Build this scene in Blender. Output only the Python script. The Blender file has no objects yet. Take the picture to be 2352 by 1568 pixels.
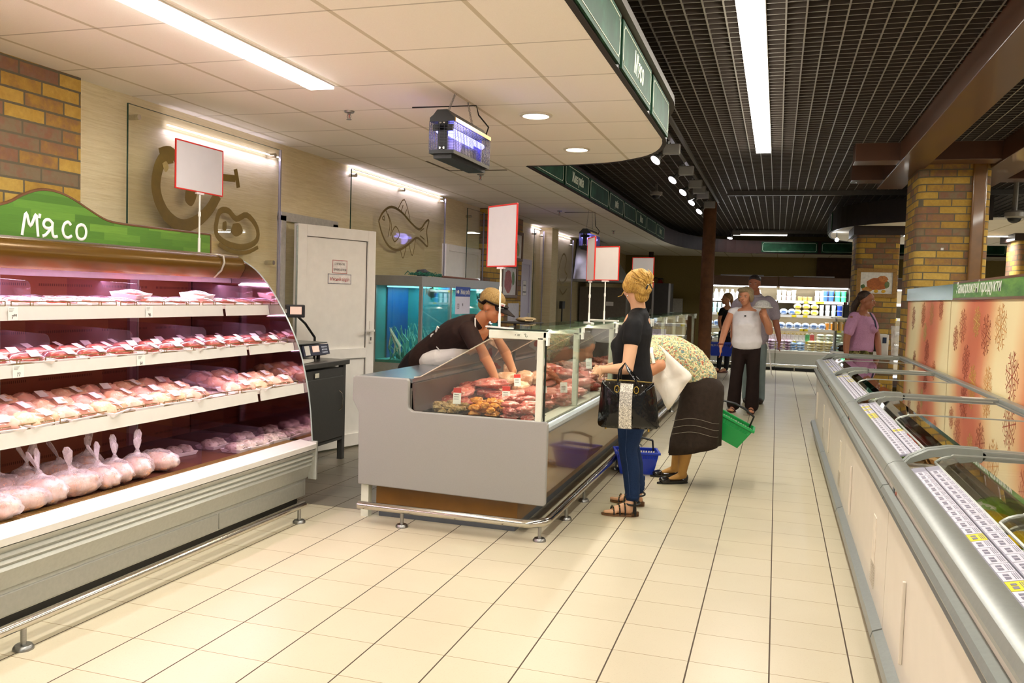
import bpy, math, random
from mathutils import Vector, Matrix, Quaternion
random.seed(7)
R = random.Random(11)
PI = math.pi
scene = bpy.context.scene
col = scene.collection

# ------------------------------------------------------------------ camera
H = 1.404
FPX = 1954.8
cam_d = bpy.data.cameras.new('camera'); cam = bpy.data.objects.new('camera', cam_d); col.objects.link(cam)
r0 = Vector((0.95429152, 0.29720773, 0.03154783)); r1 = Vector((0.04628199, -0.04266795, -0.99801675)); r2 = Vector((-0.29527221, 0.95385901, -0.05447302))
cam.matrix_world = Matrix(((r0.x, -r1.x, -r2.x, 0), (r0.y, -r1.y, -r2.y, 0), (r0.z, -r1.z, -r2.z, H), (0, 0, 0, 1)))
cam_d.sensor_width = 36; cam_d.lens = FPX * 36 / 2352; cam_d.clip_start = 0.05; cam_d.clip_end = 100
scene.camera = cam

# ------------------------------------------------------------------ view, world
scene.view_settings.view_transform = 'Standard'
scene.view_settings.look = 'None'
scene.view_settings.gamma = 1
scene.view_settings.use_curve_mapping = False
scene.view_settings.exposure = 0.14
W = bpy.data.worlds.new('world'); scene.world = W; W.use_nodes = True
W.node_tree.nodes['Background'].inputs[0].default_value = (1.0, 0.965, 0.89, 1)
W.node_tree.nodes['Background'].inputs[1].default_value = 0.40

def area(name, loc, rot, sx, sy, power, color=(1, 1, 1), spread=PI):
    l = bpy.data.lights.new(name, 'AREA'); l.shape = 'RECTANGLE'; l.size = sx; l.size_y = sy
    l.energy = power; l.color = color; l.spread = spread
    o = bpy.data.objects.new(name, l); o.location = loc; o.rotation_euler = rot; col.objects.link(o); return o
def spot(name, loc, target, power, size=50, color=(1, .97, .93)):
    l = bpy.data.lights.new(name, 'SPOT'); l.energy = power; l.spot_size = math.radians(size); l.spot_blend = .5; l.shadow_soft_size = .04; l.color = color
    o = bpy.data.objects.new(name, l); o.location = loc
    o.rotation_euler = (Vector(target) - Vector(loc)).to_track_quat('-Z', 'Y').to_euler(); col.objects.link(o); return o
WARM = (.99, .955, .87); COOL = (.96, .98, 1.0)
# lamp rows of the hall (tubes themselves are built further down)
area('lamp_light', (-.215, 7.82, 2.98), (0, 0, 0), .15, 3.6, 33, WARM)
area('lamp_light', (-.215, 4.14, 2.98), (0, 0, 0), .15, 3.6, 33, WARM)
area('lamp_light', (-.215, .46, 2.98), (0, 0, 0), .15, 3.6, 33, WARM)
area('lamp_light', (-.215, -3.2, 2.98), (0, 0, 0), .15, 3.6, 33, WARM)
area('lamp_light', (3.3, 4.14, 2.98), (0, 0, 0), .15, 3.6, 45, WARM)
area('lamp_light', (3.3, .46, 2.98), (0, 0, 0), .15, 3.6, 45, WARM)
area('lamp_light', (-.45, 20.35, 2.93), (0, 0, 0), 1.2, .12, 14, COOL)
area('lamp_light', (4.9, 12.0, 2.98), (0, 0, 0), .15, 3.6, 120, WARM)  # added to brighten the far hall, its batten hidden behind the pillars
area('lamp_light', (2.75, 14.9, 2.5), (0, 0, 0), 1.2, .15, 40, COOL)
area('lamp_light', (3.6, 8.2, 2.98), (0, 0, 0), .15, 3.2, 45, WARM)  # added with its batten to brighten the middle of the aisle
area('lamp_light', (-2.55, 3.2, 2.55), (0, 0, 0), .12, 2.4, 52, WARM)
area('lamp_light', (-2.55, .2, 2.55), (0, 0, 0), .12, 2.4, 52, WARM)

# ------------------------------------------------------------------ materials
def lin(h):
    if isinstance(h, str):
        h = h.lstrip('#'); c = [int(h[i:i+2], 16) / 255 for i in (0, 2, 4)]
    else: c = h
    return tuple(((v / 12.92) if v <= .04045 else ((v + .055) / 1.055) ** 2.4) for v in c)
MATS = {}
class NT:
    def __init__(s, name):
        s.m = bpy.data.materials.new(name); s.m.use_nodes = True; s.t = s.m.node_tree; s.n = s.t.nodes; s.l = s.t.links
        s.b = s.n['Principled BSDF']; s.out = s.n['Material Output']
    def new(s, typ, **kw):
        n = s.n.new(typ)
        for k, v in kw.items(): setattr(n, k, v)
        return n
    def link(s, a, b): s.l.new(a, b)
    def pos(s):
        g = s.new('ShaderNodeNewGeometry'); return g.outputs['Position']
    def obj(s):
        g = s.new('ShaderNodeTexCoord'); return g.outputs['Object']
    def math(s, op, a, b=None, c=None):
        n = s.new('ShaderNodeMath', operation=op)
        for i, v in enumerate((a, b, c)):
            if v is None: continue
            if isinstance(v, (int, float)): n.inputs[i].default_value = v
            else: s.link(v, n.inputs[i])
        return n.outputs[0]
    def sep(s, v):
        n = s.new('ShaderNodeSeparateXYZ'); s.link(v, n.inputs[0]); return n.outputs
    def comb(s, x, y, z=0.0):
        n = s.new('ShaderNodeCombineXYZ')
        for i, v in enumerate((x, y, z)):
            if isinstance(v, (int, float)): n.inputs[i].default_value = v
            else: s.link(v, n.inputs[i])
        return n.outputs[0]
    def noise(s, vec, scale, detail=3, rough=.55, out='Fac'):
        n = s.new('ShaderNodeTexNoise'); n.inputs['Scale'].default_value = scale; n.inputs['Detail'].default_value = detail; n.inputs['Roughness'].default_value = rough
        if vec is not None: s.link(vec, n.inputs['Vector'])
        return n.outputs[out]
    def scalev(s, vec, sc):
        n = s.new('ShaderNodeVectorMath', operation='MULTIPLY'); s.link(vec, n.inputs[0]); n.inputs[1].default_value = sc; return n.outputs[0]
    def ramp(s, fac, stops, interp='LINEAR'):
        n = s.new('ShaderNodeValToRGB'); cr = n.color_ramp; cr.interpolation = interp
        while len(cr.elements) < len(stops): cr.elements.new(.5)
        for e, (p, c) in zip(cr.elements, stops):
            e.position = p; c = lin(c) if isinstance(c, str) else c; e.color = (*c[:3], 1)
        s.link(fac, n.inputs[0]); return n.outputs[0]
    def mix(s, fac, a, b, mode='MIX'):
        n = s.new('ShaderNodeMix', data_type='RGBA', blend_type=mode)
        for k, v in (('A', a), ('B', b)):
            i = [x for x in n.inputs if x.name == k and x.type == 'RGBA'][0]
            if isinstance(v, str): v = lin(v)
            if isinstance(v, tuple): i.default_value = (*v[:3], 1)
            else: s.link(v, i)
        i = n.inputs[0]
        if isinstance(fac, (int, float)): i.default_value = fac
        else: s.link(fac, i)
        return [x for x in n.outputs if x.type == 'RGBA'][0]
    def bump(s, h, strength=.2, dist=.01):
        n = s.new('ShaderNodeBump'); n.inputs['Strength'].default_value = strength; n.inputs['Distance'].default_value = dist
        s.link(h, n.inputs['Height']); s.link(n.outputs[0], s.b.inputs['Normal'])
    def base(s, c):
        i = s.b.inputs['Base Color']
        if isinstance(c, str): c = lin(c)
        if isinstance(c, tuple): i.default_value = (*c[:3], 1)
        else: s.link(c, i)
    def set(s, rough=.5, metal=0., spec=.5, **kw):
        s.b.inputs['Roughness'].default_value = rough; s.b.inputs['Metallic'].default_value = metal; s.b.inputs['Specular IOR Level'].default_value = spec
        for k, v in kw.items(): s.b.inputs[k].default_value = v
def M(color, rough=.5, metal=0., var=.12, scale=30, bump=0., spec=.5, color2=None, stretch=None, coat=0.):
    key = ('p', color, rough, metal, var, scale, bump, spec, color2, stretch, coat)
    if key in MATS: return MATS[key]
    t = NT('paint_' + str(len(MATS))); c = lin(color)
    v = t.obj()
    if stretch: v = t.scalev(v, stretch)
    f = t.noise(v, scale)
    a = tuple(max(0, x * (1 - var)) for x in c); b = tuple(min(1, x * (1 + var)) for x in c)
    if color2: b = lin(color2)
    t.base(t.ramp(f, [(.3, a), (.7, b)])); t.set(rough, metal, spec)
    if coat: t.b.inputs['Coat Weight'].default_value = coat; t.b.inputs['Coat Roughness'].default_value = .05
    if bump: t.bump(f, bump)
    MATS[key] = t.m; return t.m
def EM(color, strength, name='glow'):
    key = ('e', color, strength)
    if key in MATS: return MATS[key]
    t = NT(name); t.base('#ffffff'); f = t.noise(t.obj(), 5)
    c = lin(color); t.b.inputs['Emission Color'].default_value = (*c, 1)
    t.link(t.math('MULTIPLY_ADD', f, strength * .06, strength * .97), t.b.inputs['Emission Strength'])
    MATS[key] = t.m; return t.m
def GLASS(tint='#ffffff', refl=1.0, milky=0.0, rough=.02, milk='#ffffff'):
    key = ('g', tint, refl, milky, rough, milk)
    if key in MATS: return MATS[key]
    t = NT('clear_pane')
    t.n.remove(t.b)
    tr = t.new('ShaderNodeBsdfTransparent'); tr.inputs[0].default_value = (*lin(tint), 1)
    gl = t.new('ShaderNodeBsdfGlossy'); gl.inputs['Roughness'].default_value = rough
    ge = t.new('ShaderNodeNewGeometry'); vm = t.new('ShaderNodeVectorMath', operation='DOT_PRODUCT'); t.link(ge.outputs['Normal'], vm.inputs[0]); t.link(ge.outputs['Incoming'], vm.inputs[1])
    sch = t.math('MULTIPLY_ADD', t.math('POWER', t.math('SUBTRACT', 1.0, t.math('ABSOLUTE', vm.outputs['Value'])), 5.0), .9, .035)
    df = t.new('ShaderNodeBsdfDiffuse'); df.inputs[0].default_value = (*lin(milk), 1)
    sch = t.math('MINIMUM', sch, .6)
    m1 = t.new('ShaderNodeMixShader'); m2 = t.new('ShaderNodeMixShader')
    nz = t.noise(t.obj(), 9)
    if milky: t.link(t.math('MULTIPLY', nz, milky * 2), m1.inputs[0])
    else: m1.inputs[0].default_value = 0
    t.link(tr.outputs[0], m1.inputs[1]); t.link(df.outputs[0], m1.inputs[2])
    t.link(t.math('MULTIPLY', sch, refl), m2.inputs[0])
    t.link(m1.outputs[0], m2.inputs[1]); t.link(gl.outputs[0], m2.inputs[2]); t.link(m2.outputs[0], t.out.inputs[0])
    MATS[key] = t.m; return t.m

def grid_lines(t, coord, period, offset, width):
    a = t.math('SUBTRACT', coord, offset); a = t.math('DIVIDE', a, period); fr = t.math('FRACT', a)
    d = t.math('MINIMUM', fr, t.math('SUBTRACT', 1.0, fr))
    return t.math('LESS_THAN', d, width / period / 2)
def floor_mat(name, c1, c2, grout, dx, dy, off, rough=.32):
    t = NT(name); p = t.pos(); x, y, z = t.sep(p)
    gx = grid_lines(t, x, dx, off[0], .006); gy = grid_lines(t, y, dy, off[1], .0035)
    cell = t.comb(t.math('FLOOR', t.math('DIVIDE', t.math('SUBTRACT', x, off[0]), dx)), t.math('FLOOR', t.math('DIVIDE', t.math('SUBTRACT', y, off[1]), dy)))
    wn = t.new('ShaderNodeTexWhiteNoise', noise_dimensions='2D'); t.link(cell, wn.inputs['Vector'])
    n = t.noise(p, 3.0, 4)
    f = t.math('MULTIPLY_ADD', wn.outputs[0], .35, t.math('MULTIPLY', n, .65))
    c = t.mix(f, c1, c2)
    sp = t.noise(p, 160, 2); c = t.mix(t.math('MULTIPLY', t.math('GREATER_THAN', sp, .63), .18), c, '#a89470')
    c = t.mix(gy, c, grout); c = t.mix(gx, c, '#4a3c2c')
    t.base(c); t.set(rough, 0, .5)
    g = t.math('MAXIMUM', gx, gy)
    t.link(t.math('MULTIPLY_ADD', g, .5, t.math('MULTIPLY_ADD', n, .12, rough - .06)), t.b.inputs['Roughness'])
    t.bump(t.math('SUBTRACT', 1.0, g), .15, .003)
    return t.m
TX, TY = .3010, .2984; FX, FY = -2.9748, 2.4246
m_floor = floor_mat('cream_floor_tiles', '#d0c6ac', '#c6bb9f', '#94805f', TX, TY, (FX, FY))
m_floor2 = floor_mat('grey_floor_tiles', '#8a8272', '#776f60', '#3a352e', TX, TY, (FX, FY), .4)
def ceil_mat():
    t = NT('ceiling_boards'); p = t.pos(); x, y, z = t.sep(p)
    gx = grid_lines(t, x, .6, -3.6446, .024); gy = grid_lines(t, y, .6, 3.2243, .012)
    n = t.noise(p, 220, 2); n2 = t.noise(p, 1.2, 2)
    c = t.mix(n, '#efe9dc', '#faf6ec'); c = t.mix(t.math('MULTIPLY', n2, .2), c, '#efe6d0')
    c = t.mix(gx, c, '#cfc6ae'); c = t.mix(t.math('MULTIPLY', gy, .55), c, '#8f8570')
    t.base(c); t.set(.85, 0, .2); t.bump(t.math('SUBTRACT', n, t.math('MULTIPLY', t.math('MAXIMUM', gx, gy), .8)), .15, .004); return t.m
m_ceil = ceil_mat()
def brick_mat(name, axis, sc=1.0, dark=1.0):
    # axis 'yz' wall facing x, 'uz' pillars (u = x + y)
    t = NT(name); p = t.pos(); x, y, z = t.sep(p)
    u = y if axis == 'yz' else t.math('ADD', x, y)
    rowh, bw, mort = .0775 * sc, .262 * sc, .011 * sc
    row = t.math('FLOOR', t.math('DIVIDE', z, rowh))
    par = t.math('MODULO', row, 2.0)
    uo = t.math('ADD', u, t.math('MULTIPLY', par, bw / 2)); uo = t.math('ADD', uo, t.math('MULTIPLY', t.math('SINE', t.math('MULTIPLY', row, 7.3)), .02)); uo = t.math('ADD', uo, 20.0)
    fz = t.math('FRACT', t.math('DIVIDE', z, rowh)); fu = t.math('FRACT', t.math('DIVIDE', uo, bw))
    nz = t.noise(p, 40, 3); wob = t.math('MULTIPLY', t.math('SUBTRACT', nz, .5), .08)
    dz = t.math('MINIMUM', fz, t.math('SUBTRACT', 1.0, fz)); du = t.math('MINIMUM', fu, t.math('SUBTRACT', 1.0, fu))
    mz = t.math('LESS_THAN', t.math('ADD', dz, wob), mort / rowh / 2 * 1.1); mu = t.math('LESS_THAN', t.math('ADD', du, t.math('MULTIPLY', wob, .3)), mort / bw / 2)
    mo = t.math('MAXIMUM', mz, mu)
    cell = t.comb(t.math('FLOOR', t.math('DIVIDE', uo, bw)), row)
    wn = t.new('ShaderNodeTexWhiteNoise', noise_dimensions='2D'); t.link(cell, wn.inputs['Vector'])
    blot = t.noise(p, 14, 4, .6)
    f = t.math('ADD', wn.outputs[0], t.math('MULTIPLY', t.math('SUBTRACT', blot, .5), .7))
    c = t.ramp(f, [(.0, '#dcb65c'), (.35, '#cda54a'), (.55, '#bb9246'), (.68, '#a27a50'), (.85, '#926a58'), (1.0, '#8a7c64')])
    c = t.mix(t.math('MULTIPLY', nz, .5), c, '#7a5a30')
    c = t.mix(mo, c, '#6d6450')
    t.base(c); t.set(.8, 0, .25)
    t.bump(t.math('ADD', t.math('SUBTRACT', 1.0, mo), t.math('MULTIPLY', nz, .35)), .8, .006); return t.m
m_brick_w = brick_mat('brick_courses', 'yz'); m_brick_p = brick_mat('brick_pillar_courses', 'uz')
def oak_mat():
    t = NT('sawn_plaster_wall'); p = t.pos()
    n = t.noise(t.scalev(p, (1, 1.5, 40)), 3.2, 6, .65); n2 = t.noise(p, 1.3, 3); n3 = t.noise(t.scalev(p, (1, 3, 90)), 4, 3)
    c = t.ramp(n, [(.3, '#d6c69c'), (.55, '#e6d9b2'), (.75, '#eee4c6')]); c = t.mix(t.math('MULTIPLY', n2, .35), c, '#cdb67e')
    c = t.mix(t.math('MULTIPLY', t.math('GREATER_THAN', n3, .62), .2), c, '#a08a5c')
    t.base(c); t.set(.6, 0, .3); t.bump(n, .25, .004); return t.m
m_oak = oak_mat()
m_olive = M('#94824c', .85, 0, .15, 60, .1, color2='#9d8b54')
m_white = M('#e9e6df', .4, 0, .03, 20)
m_upvc = M('#f4f1ea', .3, 0, .03, 12, spec=.5)
m_brown = M('#3f2417', .45, 0, .25, 25, .05)
m_dkbrown = M('#25130d', .5, 0, .25, 18)
m_walnut = M('#6b4426', .35, 0, .2, 14, .05, stretch=(1, 1, 8))
m_black = M('#141414', .45, 0, .1, 20)
m_chrome = M('#c9c5bb', .16, 1.0, .05, 40)
m_steel = M('#9c9c99', .32, 1.0, .08, 60, stretch=(1, 1, 12))
m_lead = M('#b4b4b2', .45, .3, .05, 30)

# ------------------------------------------------------------------ mesh building
class MB:
    def __init__(s): s.v = []; s.f = []
    def add(s, vs, fs):
        k = len(s.v); s.v += [tuple(v) for v in vs]; s.f += [tuple(i + k for i in f) for f in fs]; return s
    def box(s, x0, x1, y0, y1, z0, z1):
        return s.add([(x0, y0, z0), (x1, y0, z0), (x1, y1, z0), (x0, y1, z0), (x0, y0, z1), (x1, y0, z1), (x1, y1, z1), (x0, y1, z1)],
                     [(0, 3, 2, 1), (4, 5, 6, 7), (0, 1, 5, 4), (1, 2, 6, 5), (2, 3, 7, 6), (3, 0, 4, 7)])
    def xbox(s, M4, sx, sy, sz):
        b = MB().box(-sx/2, sx/2, -sy/2, sy/2, -sz/2, sz/2); return s.add([M4 @ Vector(v) for v in b.v], b.f)
    def prism(s, poly, plane, a, b):
        n = len(poly)
        def P(u, w, t): return {'xz': (u, t, w), 'yz': (t, u, w), 'xy': (u, w, t)}[plane]
        vs = [P(u, w, a) for u, w in poly] + [P(u, w, b) for u, w in poly]
        fs = [tuple(range(n))[::-1], tuple(range(n, 2 * n))] + [(i, (i + 1) % n, n + (i + 1) % n, n + i) for i in range(n)]
        return s.add(vs, fs)
    def sheet(s, prof, plane, a, b, th=.004):
        # open profile extruded, with thickness along its normal
        n = len(prof); top = []; bot = []
        for i, (u, w) in enumerate(prof):
            p0 = prof[max(i - 1, 0)]; p1 = prof[min(i + 1, n - 1)]; du, dw = p1[0] - p0[0], p1[1] - p0[1]; L = math.hypot(du, dw) or 1
            nx, nw = -dw / L * th / 2, du / L * th / 2
            top.append((u + nx, w + nw)); bot.append((u - nx, w - nw))
        return s.strip(top + bot[::-1], plane, a, b)
    def strip(s, poly, plane, a, b):
        # closed outline of a bent sheet: caps as quads
        n = len(poly); h = n // 2
        def P(u, w, t): return {'xz': (u, t, w), 'yz': (t, u, w), 'xy': (u, w, t)}[plane]
        vs = [P(u, w, a) for u, w in poly] + [P(u, w, b) for u, w in poly]
        fs = [(i, (i + 1) % n, n + (i + 1) % n, n + i) for i in range(n)]
        for i in range(h - 1):
            fs.append((i, i + 1, n - 2 - i, n - 1 - i)); fs.append((n + i, n + n - 1 - i, n + n - 2 - i, n + i + 1))
        return s.add(vs, fs)
    def tube(s, pts, r, n=8, closed=False, flat=None):
        pts = [Vector(p) for p in pts]; m = len(pts); rs = r if isinstance(r, (list, tuple)) else [r] * m
        ref = None; k = len(s.v)
        for i, p in enumerate(pts):
            a = pts[i - 1] if (i > 0 or closed) else p; b = pts[(i + 1) % m] if (i < m - 1 or closed) else p
            t = (b - a).normalized()
            if ref is None:
                ref = Vector((0, 0, 1)) if abs(t.z) < .9 else Vector((1, 0, 0))
            u = (ref - t * ref.dot(t)).normalized(); w = t.cross(u); ref = u
            for j in range(n):
                an = 2 * PI * j / n; fw = flat if flat else 1
                s.v.append(tuple(p + u * math.cos(an) * rs[i] * fw + w * math.sin(an) * rs[i]))
        q = m if closed else m - 1
        for i in range(q):
            for j in range(n):
                a = k + i * n + j; b = k + i * n + (j + 1) % n; c = k + ((i + 1) % m) * n + (j + 1) % n; d = k + ((i + 1) % m) * n + j
                s.f.append((a, b, c, d))
        if not closed:
            s.f.append(tuple(k + j for j in range(n))[::-1]); s.f.append(tuple(k + (m - 1) * n + j for j in range(n)))
        return s
    def cyl(s, p0, p1, r, n=16, r1=None): return s.tube([p0, p1], [r, r if r1 is None else r1], n)
    def lathe(s, prof, c=(0, 0, 0), n=20, ring=False):
        if ring: prof = list(prof) + [prof[0]]
        k = len(s.v); m = len(prof)
        for r, z in prof:
            for j in range(n): s.v.append((c[0] + r * math.cos(2 * PI * j / n), c[1] + r * math.sin(2 * PI * j / n), c[2] + z))
        for i in range(m - 1):
            for j in range(n):
                s.f.append((k + i * n + j, k + i * n + (j + 1) % n, k + (i + 1) * n + (j + 1) % n, k + (i + 1) * n + j))
        if not ring: s.f.append(tuple(k + j for j in range(n))[::-1]); s.f.append(tuple(k + (m - 1) * n + j for j in range(n)))
        return s
    def ell(s, c, r, n=12, m=8, rot=None, fn=None):
        c = Vector(c); k = len(s.v)
        if not isinstance(r, (tuple, list)): r = (r, r, r)
        for i in range(1, m):
            th = PI * i / m
            for j in range(n):
                ph = 2 * PI * j / n; d = Vector((math.sin(th) * math.cos(ph), math.sin(th) * math.sin(ph), math.cos(th)))
                sc = fn(d) if fn else 1
                v = Vector((d.x * r[0], d.y * r[1], d.z * r[2])) * sc
                if rot: v = rot @ v
                s.v.append(tuple(c + v))
        for sg in (1, -1):
            v = Vector((0, 0, sg * r[2])) * (fn(Vector((0, 0, sg))) if fn else 1)
            if rot: v = rot @ v
            s.v.append(tuple(c + v))
        T = k + (m - 1) * n; B = T + 1
        for i in range(m - 2):
            for j in range(n): s.f.append((k + i * n + j, k + (i + 1) * n + j, k + (i + 1) * n + (j + 1) % n, k + i * n + (j + 1) % n))
        for j in range(n):
            s.f.append((T, k + j, k + (j + 1) % n)); s.f.append((B, k + (m - 2) * n + (j + 1) % n, k + (m - 2) * n + j))
        return s
    def cone(s, p0, p1, a0, a1, side=(0, 1, 0), n=16):
        """round-ended tapered limb with elliptical section; a = (radius along side, radius across)"""
        p0 = Vector(p0); p1 = Vector(p1); t = (p1 - p0); L = t.length; t = t / L if L else Vector((0, 0, 1))
        sd = Vector(side); u = (sd - t * sd.dot(t))
        u = u.normalized() if u.length > 1e-4 else t.orthogonal().normalized(); w = t.cross(u)
        if not isinstance(a0, (tuple, list)): a0 = (a0, a0)
        if not isinstance(a1, (tuple, list)): a1 = (a1, a1)
        rings = []
        for an in (-90, -60, -30, 0): rings.append((p0, a0, math.radians(an)))
        for an in (0, 30, 60, 90): rings.append((p1, a1, math.radians(an)))
        k = len(s.v)
        for p, a, an in rings:
            cs = max(math.cos(an), .02); sn = math.sin(an) * min(a)
            for j in range(n):
                q = 2 * PI * j / n; s.v.append(tuple(p + t * sn + (u * math.cos(q) * a[0] + w * math.sin(q) * a[1]) * cs))
        for i in range(len(rings) - 1):
            for j in range(n): s.f.append((k + i * n + j, k + i * n + (j + 1) % n, k + (i + 1) * n + (j + 1) % n, k + (i + 1) * n + j))
        s.f.append(tuple(k + j for j in range(n))[::-1]); s.f.append(tuple(k + (len(rings) - 1) * n + j for j in range(n)))
        return s
    def chain(s, pts, rad, side=(0, 1, 0), n=16):
        for i in range(len(pts) - 1): s.cone(pts[i], pts[i + 1], rad[i], rad[i + 1], side, n)
        return s
    def merge(s, o, mtx=None):
        return s.add([mtx @ Vector(v) for v in o.v] if mtx else o.v, o.f)

def tag(o, label=None, cat=None, group=None, kind=None):
    if label: o['label'] = label
    if cat: o['category'] = cat
    if group: o['group'] = group
    if kind: o['kind'] = kind
    return o
def root_of(p): return Vector(p['_o']) if '_o' in p else Vector((0, 0, 0))
def part(name, mb, mat, parent=None, smooth=False, bev=0, label=None, seg=2):
    off = Vector((0, 0, 0))
    if parent is not None:
        off = ORG[parent.name]
    else:
        xs = [v[0] for v in mb.v]; ys = [v[1] for v in mb.v]; zs = [v[2] for v in mb.v]
        off = Vector(((min(xs) + max(xs)) / 2, (min(ys) + max(ys)) / 2, min(zs)))
    me = bpy.data.meshes.new(name); me.from_pydata([(v[0] - off.x, v[1] - off.y, v[2] - off.z) for v in mb.v], [], mb.f); me.update()
    if smooth:
        me.polygons.foreach_set('use_smooth', [True] * len(me.polygons))
        if smooth != 'all': 
            try: me.set_sharp_from_angle(angle=math.radians(smooth if smooth is not True else 40))
            except Exception: pass
    me.materials.append(mat)
    o = bpy.data.objects.new(name, me); col.objects.link(o)
    if parent is not None: o.parent = parent
    else: o.location = off
    ORG[o.name] = off
    if bev:
        b = o.modifiers.new('bevel', 'BEVEL'); b.width = bev; b.segments = seg; b.limit_method = 'ANGLE'; b.angle_limit = math.radians(35); b.harden_normals = False
    if label: o['label'] = label
    return o
ORG = {}
ORD = 'first second third fourth fifth sixth seventh eighth ninth tenth eleventh twelfth thirteenth fourteenth fifteenth sixteenth seventeenth eighteenth nineteenth'.split()
def thing(name, label, cat, loc=(0, 0, 0), group=None):
    o = bpy.data.objects.new(name, None); o.empty_display_size = .1; col.objects.link(o); o.location = loc
    ORG[o.name] = Vector(loc); return tag(o, label, cat, group)
def struct(name, mb, mat, parent=None, **kw):
    o = part(name, mb, mat, parent, **kw)
    if parent is None: o['kind'] = 'structure'
    return o
def children_of(o): return [c for c in bpy.data.objects if c.parent == o]
def kids(root):
    out = []
    for c in children_of(root): out.append((c, children_of(c)))
    return out
KID = {}
def dup(root, loc, rz=0., label=None, group=None, sc=1., tilt=None):
    if root.name not in KID: KID[root.name] = kids(root)
    r = root.copy(); col.objects.link(r); r.location = loc; r.rotation_euler = (tilt[0] if tilt else 0, tilt[1] if tilt else 0, rz); r.scale = (sc, sc, sc) if not isinstance(sc, tuple) else sc
    if label: r['label'] = label
    if group: r['group'] = group
    for ch, gs in KID[root.name]:
        c = ch.copy(); col.objects.link(c); c.parent = r
        for g in gs:
            d = g.copy(); col.objects.link(d); d.parent = c
    return r
def place(root, loc, rz=0., label=None, group=None, sc=1., tilt=None, first=[None]):
    """the first placing moves the model itself, later ones copy it"""
    if '_used' not in root:
        if root.name not in KID: KID[root.name] = kids(root)
        root['_used'] = 1
        root.location = loc; root.rotation_euler = (tilt[0] if tilt else 0, tilt[1] if tilt else 0, rz); root.scale = (sc, sc, sc) if not isinstance(sc, tuple) else sc
        if label: root['label'] = label
        if group: root['group'] = group
        return root
    return dup(root, loc, rz, label, group, sc, tilt)
def text_mb(body, size, origin, ux, uy, extrude=.001, shear=0., sx=1.0, bold=0., align='LEFT', spacing=1.0):
    c = bpy.data.curves.new('lettering', 'FONT'); c.body = body; c.size = 1; c.extrude = extrude / size; c.shear = shear; c.offset = bold / size; c.align_x = align; c.space_character = spacing
    o = bpy.data.objects.new('lettering', c); col.objects.link(o)
    dg = bpy.context.evaluated_depsgraph_get(); me = bpy.data.meshes.new_from_object(o.evaluated_get(dg))
    ux = Vector(ux).normalized(); uy = Vector(uy).normalized(); uz = ux.cross(uy); og = Vector(origin)
    mb = MB(); mb.add([og + (ux * (v.co.x * sx) + uy * v.co.y + uz * v.co.z) * size for v in me.vertices], [tuple(p.vertices) for p in me.polygons])
    bpy.data.objects.remove(o); bpy.data.curves.remove(c); bpy.data.meshes.remove(me)
    return mb
def remeshed(mb, voxel=.008, smooth=4, name='tmp'):
    me = bpy.data.meshes.new(name); me.from_pydata(mb.v, [], mb.f); me.update()
    o = bpy.data.objects.new(name, me); col.objects.link(o)
    r = o.modifiers.new('r', 'REMESH'); r.mode = 'VOXEL'; r.voxel_size = voxel; r.adaptivity = 0
    if smooth:
        sm = o.modifiers.new('s', 'SMOOTH'); sm.factor = .5; sm.iterations = smooth
    dg = bpy.context.evaluated_depsgraph_get(); m2 = bpy.data.meshes.new_from_object(o.evaluated_get(dg))
    out = MB(); out.v = [tuple(v.co) for v in m2.vertices]; out.f = [tuple(p.vertices) for p in m2.polygons]
    bpy.data.objects.remove(o); bpy.data.meshes.remove(me); bpy.data.meshes.remove(m2)
    return out
def stroke(pts2, w, origin, ux, uy, th=.004, closed=False):
    """brush stroke laid on a plane"""
    ux = Vector(ux); uy = Vector(uy); og = Vector(origin)
    P = [og + ux * a + uy * b for a, b in smooth2(pts2)]
    mb = MB(); mb.tube(P, w / 2, 8); 
    uz = ux.cross(uy)
    mb.v = [tuple(Vector(v) - uz * ((Vector(v) - og).dot(uz)) * (1 - th / (w / 2))) for v in mb.v]
    return mb
def smooth2(pts, k=4):
    if len(pts) < 3: return pts
    out = []
    n = len(pts)
    for i in range(n - 1):
        p0 = pts[max(i - 1, 0)]; p1 = pts[i]; p2 = pts[i + 1]; p3 = pts[min(i + 2, n - 1)]
        for j in range(k):
            t = j / k
            out.append(tuple(.5 * ((2 * b) + (-a + c) * t + (2 * a - 5 * b + 4 * c - d) * t * t + (-a + 3 * b - 3 * c + d) * t ** 3) for a, b, c, d in zip(p0, p1, p2, p3)))
    out.append(pts[-1]); return out
def arc(cx, cy, r, a0, a1, n=8, ry=None):
    ry = ry or r
    return [(cx + r * math.cos(math.radians(a0 + (a1 - a0) * i / n)), cy + ry * math.sin(math.radians(a0 + (a1 - a0) * i / n))) for i in range(n + 1)]
# ================================================================== SETTING
struct('floor', MB().box(-6, 9, -5, 23.2, -.1, 0), m_floor)
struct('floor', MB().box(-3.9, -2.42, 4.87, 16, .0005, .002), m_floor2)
CZ = 2.566; DZ = 2.86; GZ = 3.08
curve1 = [(-.84, 6.28), (-.86, 6.46), (-.93, 6.73), (-1.05, 6.97), (-1.23, 7.16), (-1.44, 7.30), (-1.85, 7.40), (-2.2, 7.41)]
curve1 = smooth2(curve1, 3)
curve2 = smooth2([(-2.2, 16.2), (-2.19, 17.2), (-2.10, 18.4), (-1.9, 19.4), (-1.55, 20.2), (-1.0, 20.75), (-.3, 20.9), (.6, 20.9)], 3)
edge = [(-.84, -5), (-.84, 6.28)] + curve1[1:] + curve2 + [(8.5, 20.9), (8.5, 23), (-6, 23), (-6, -5)]
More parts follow.
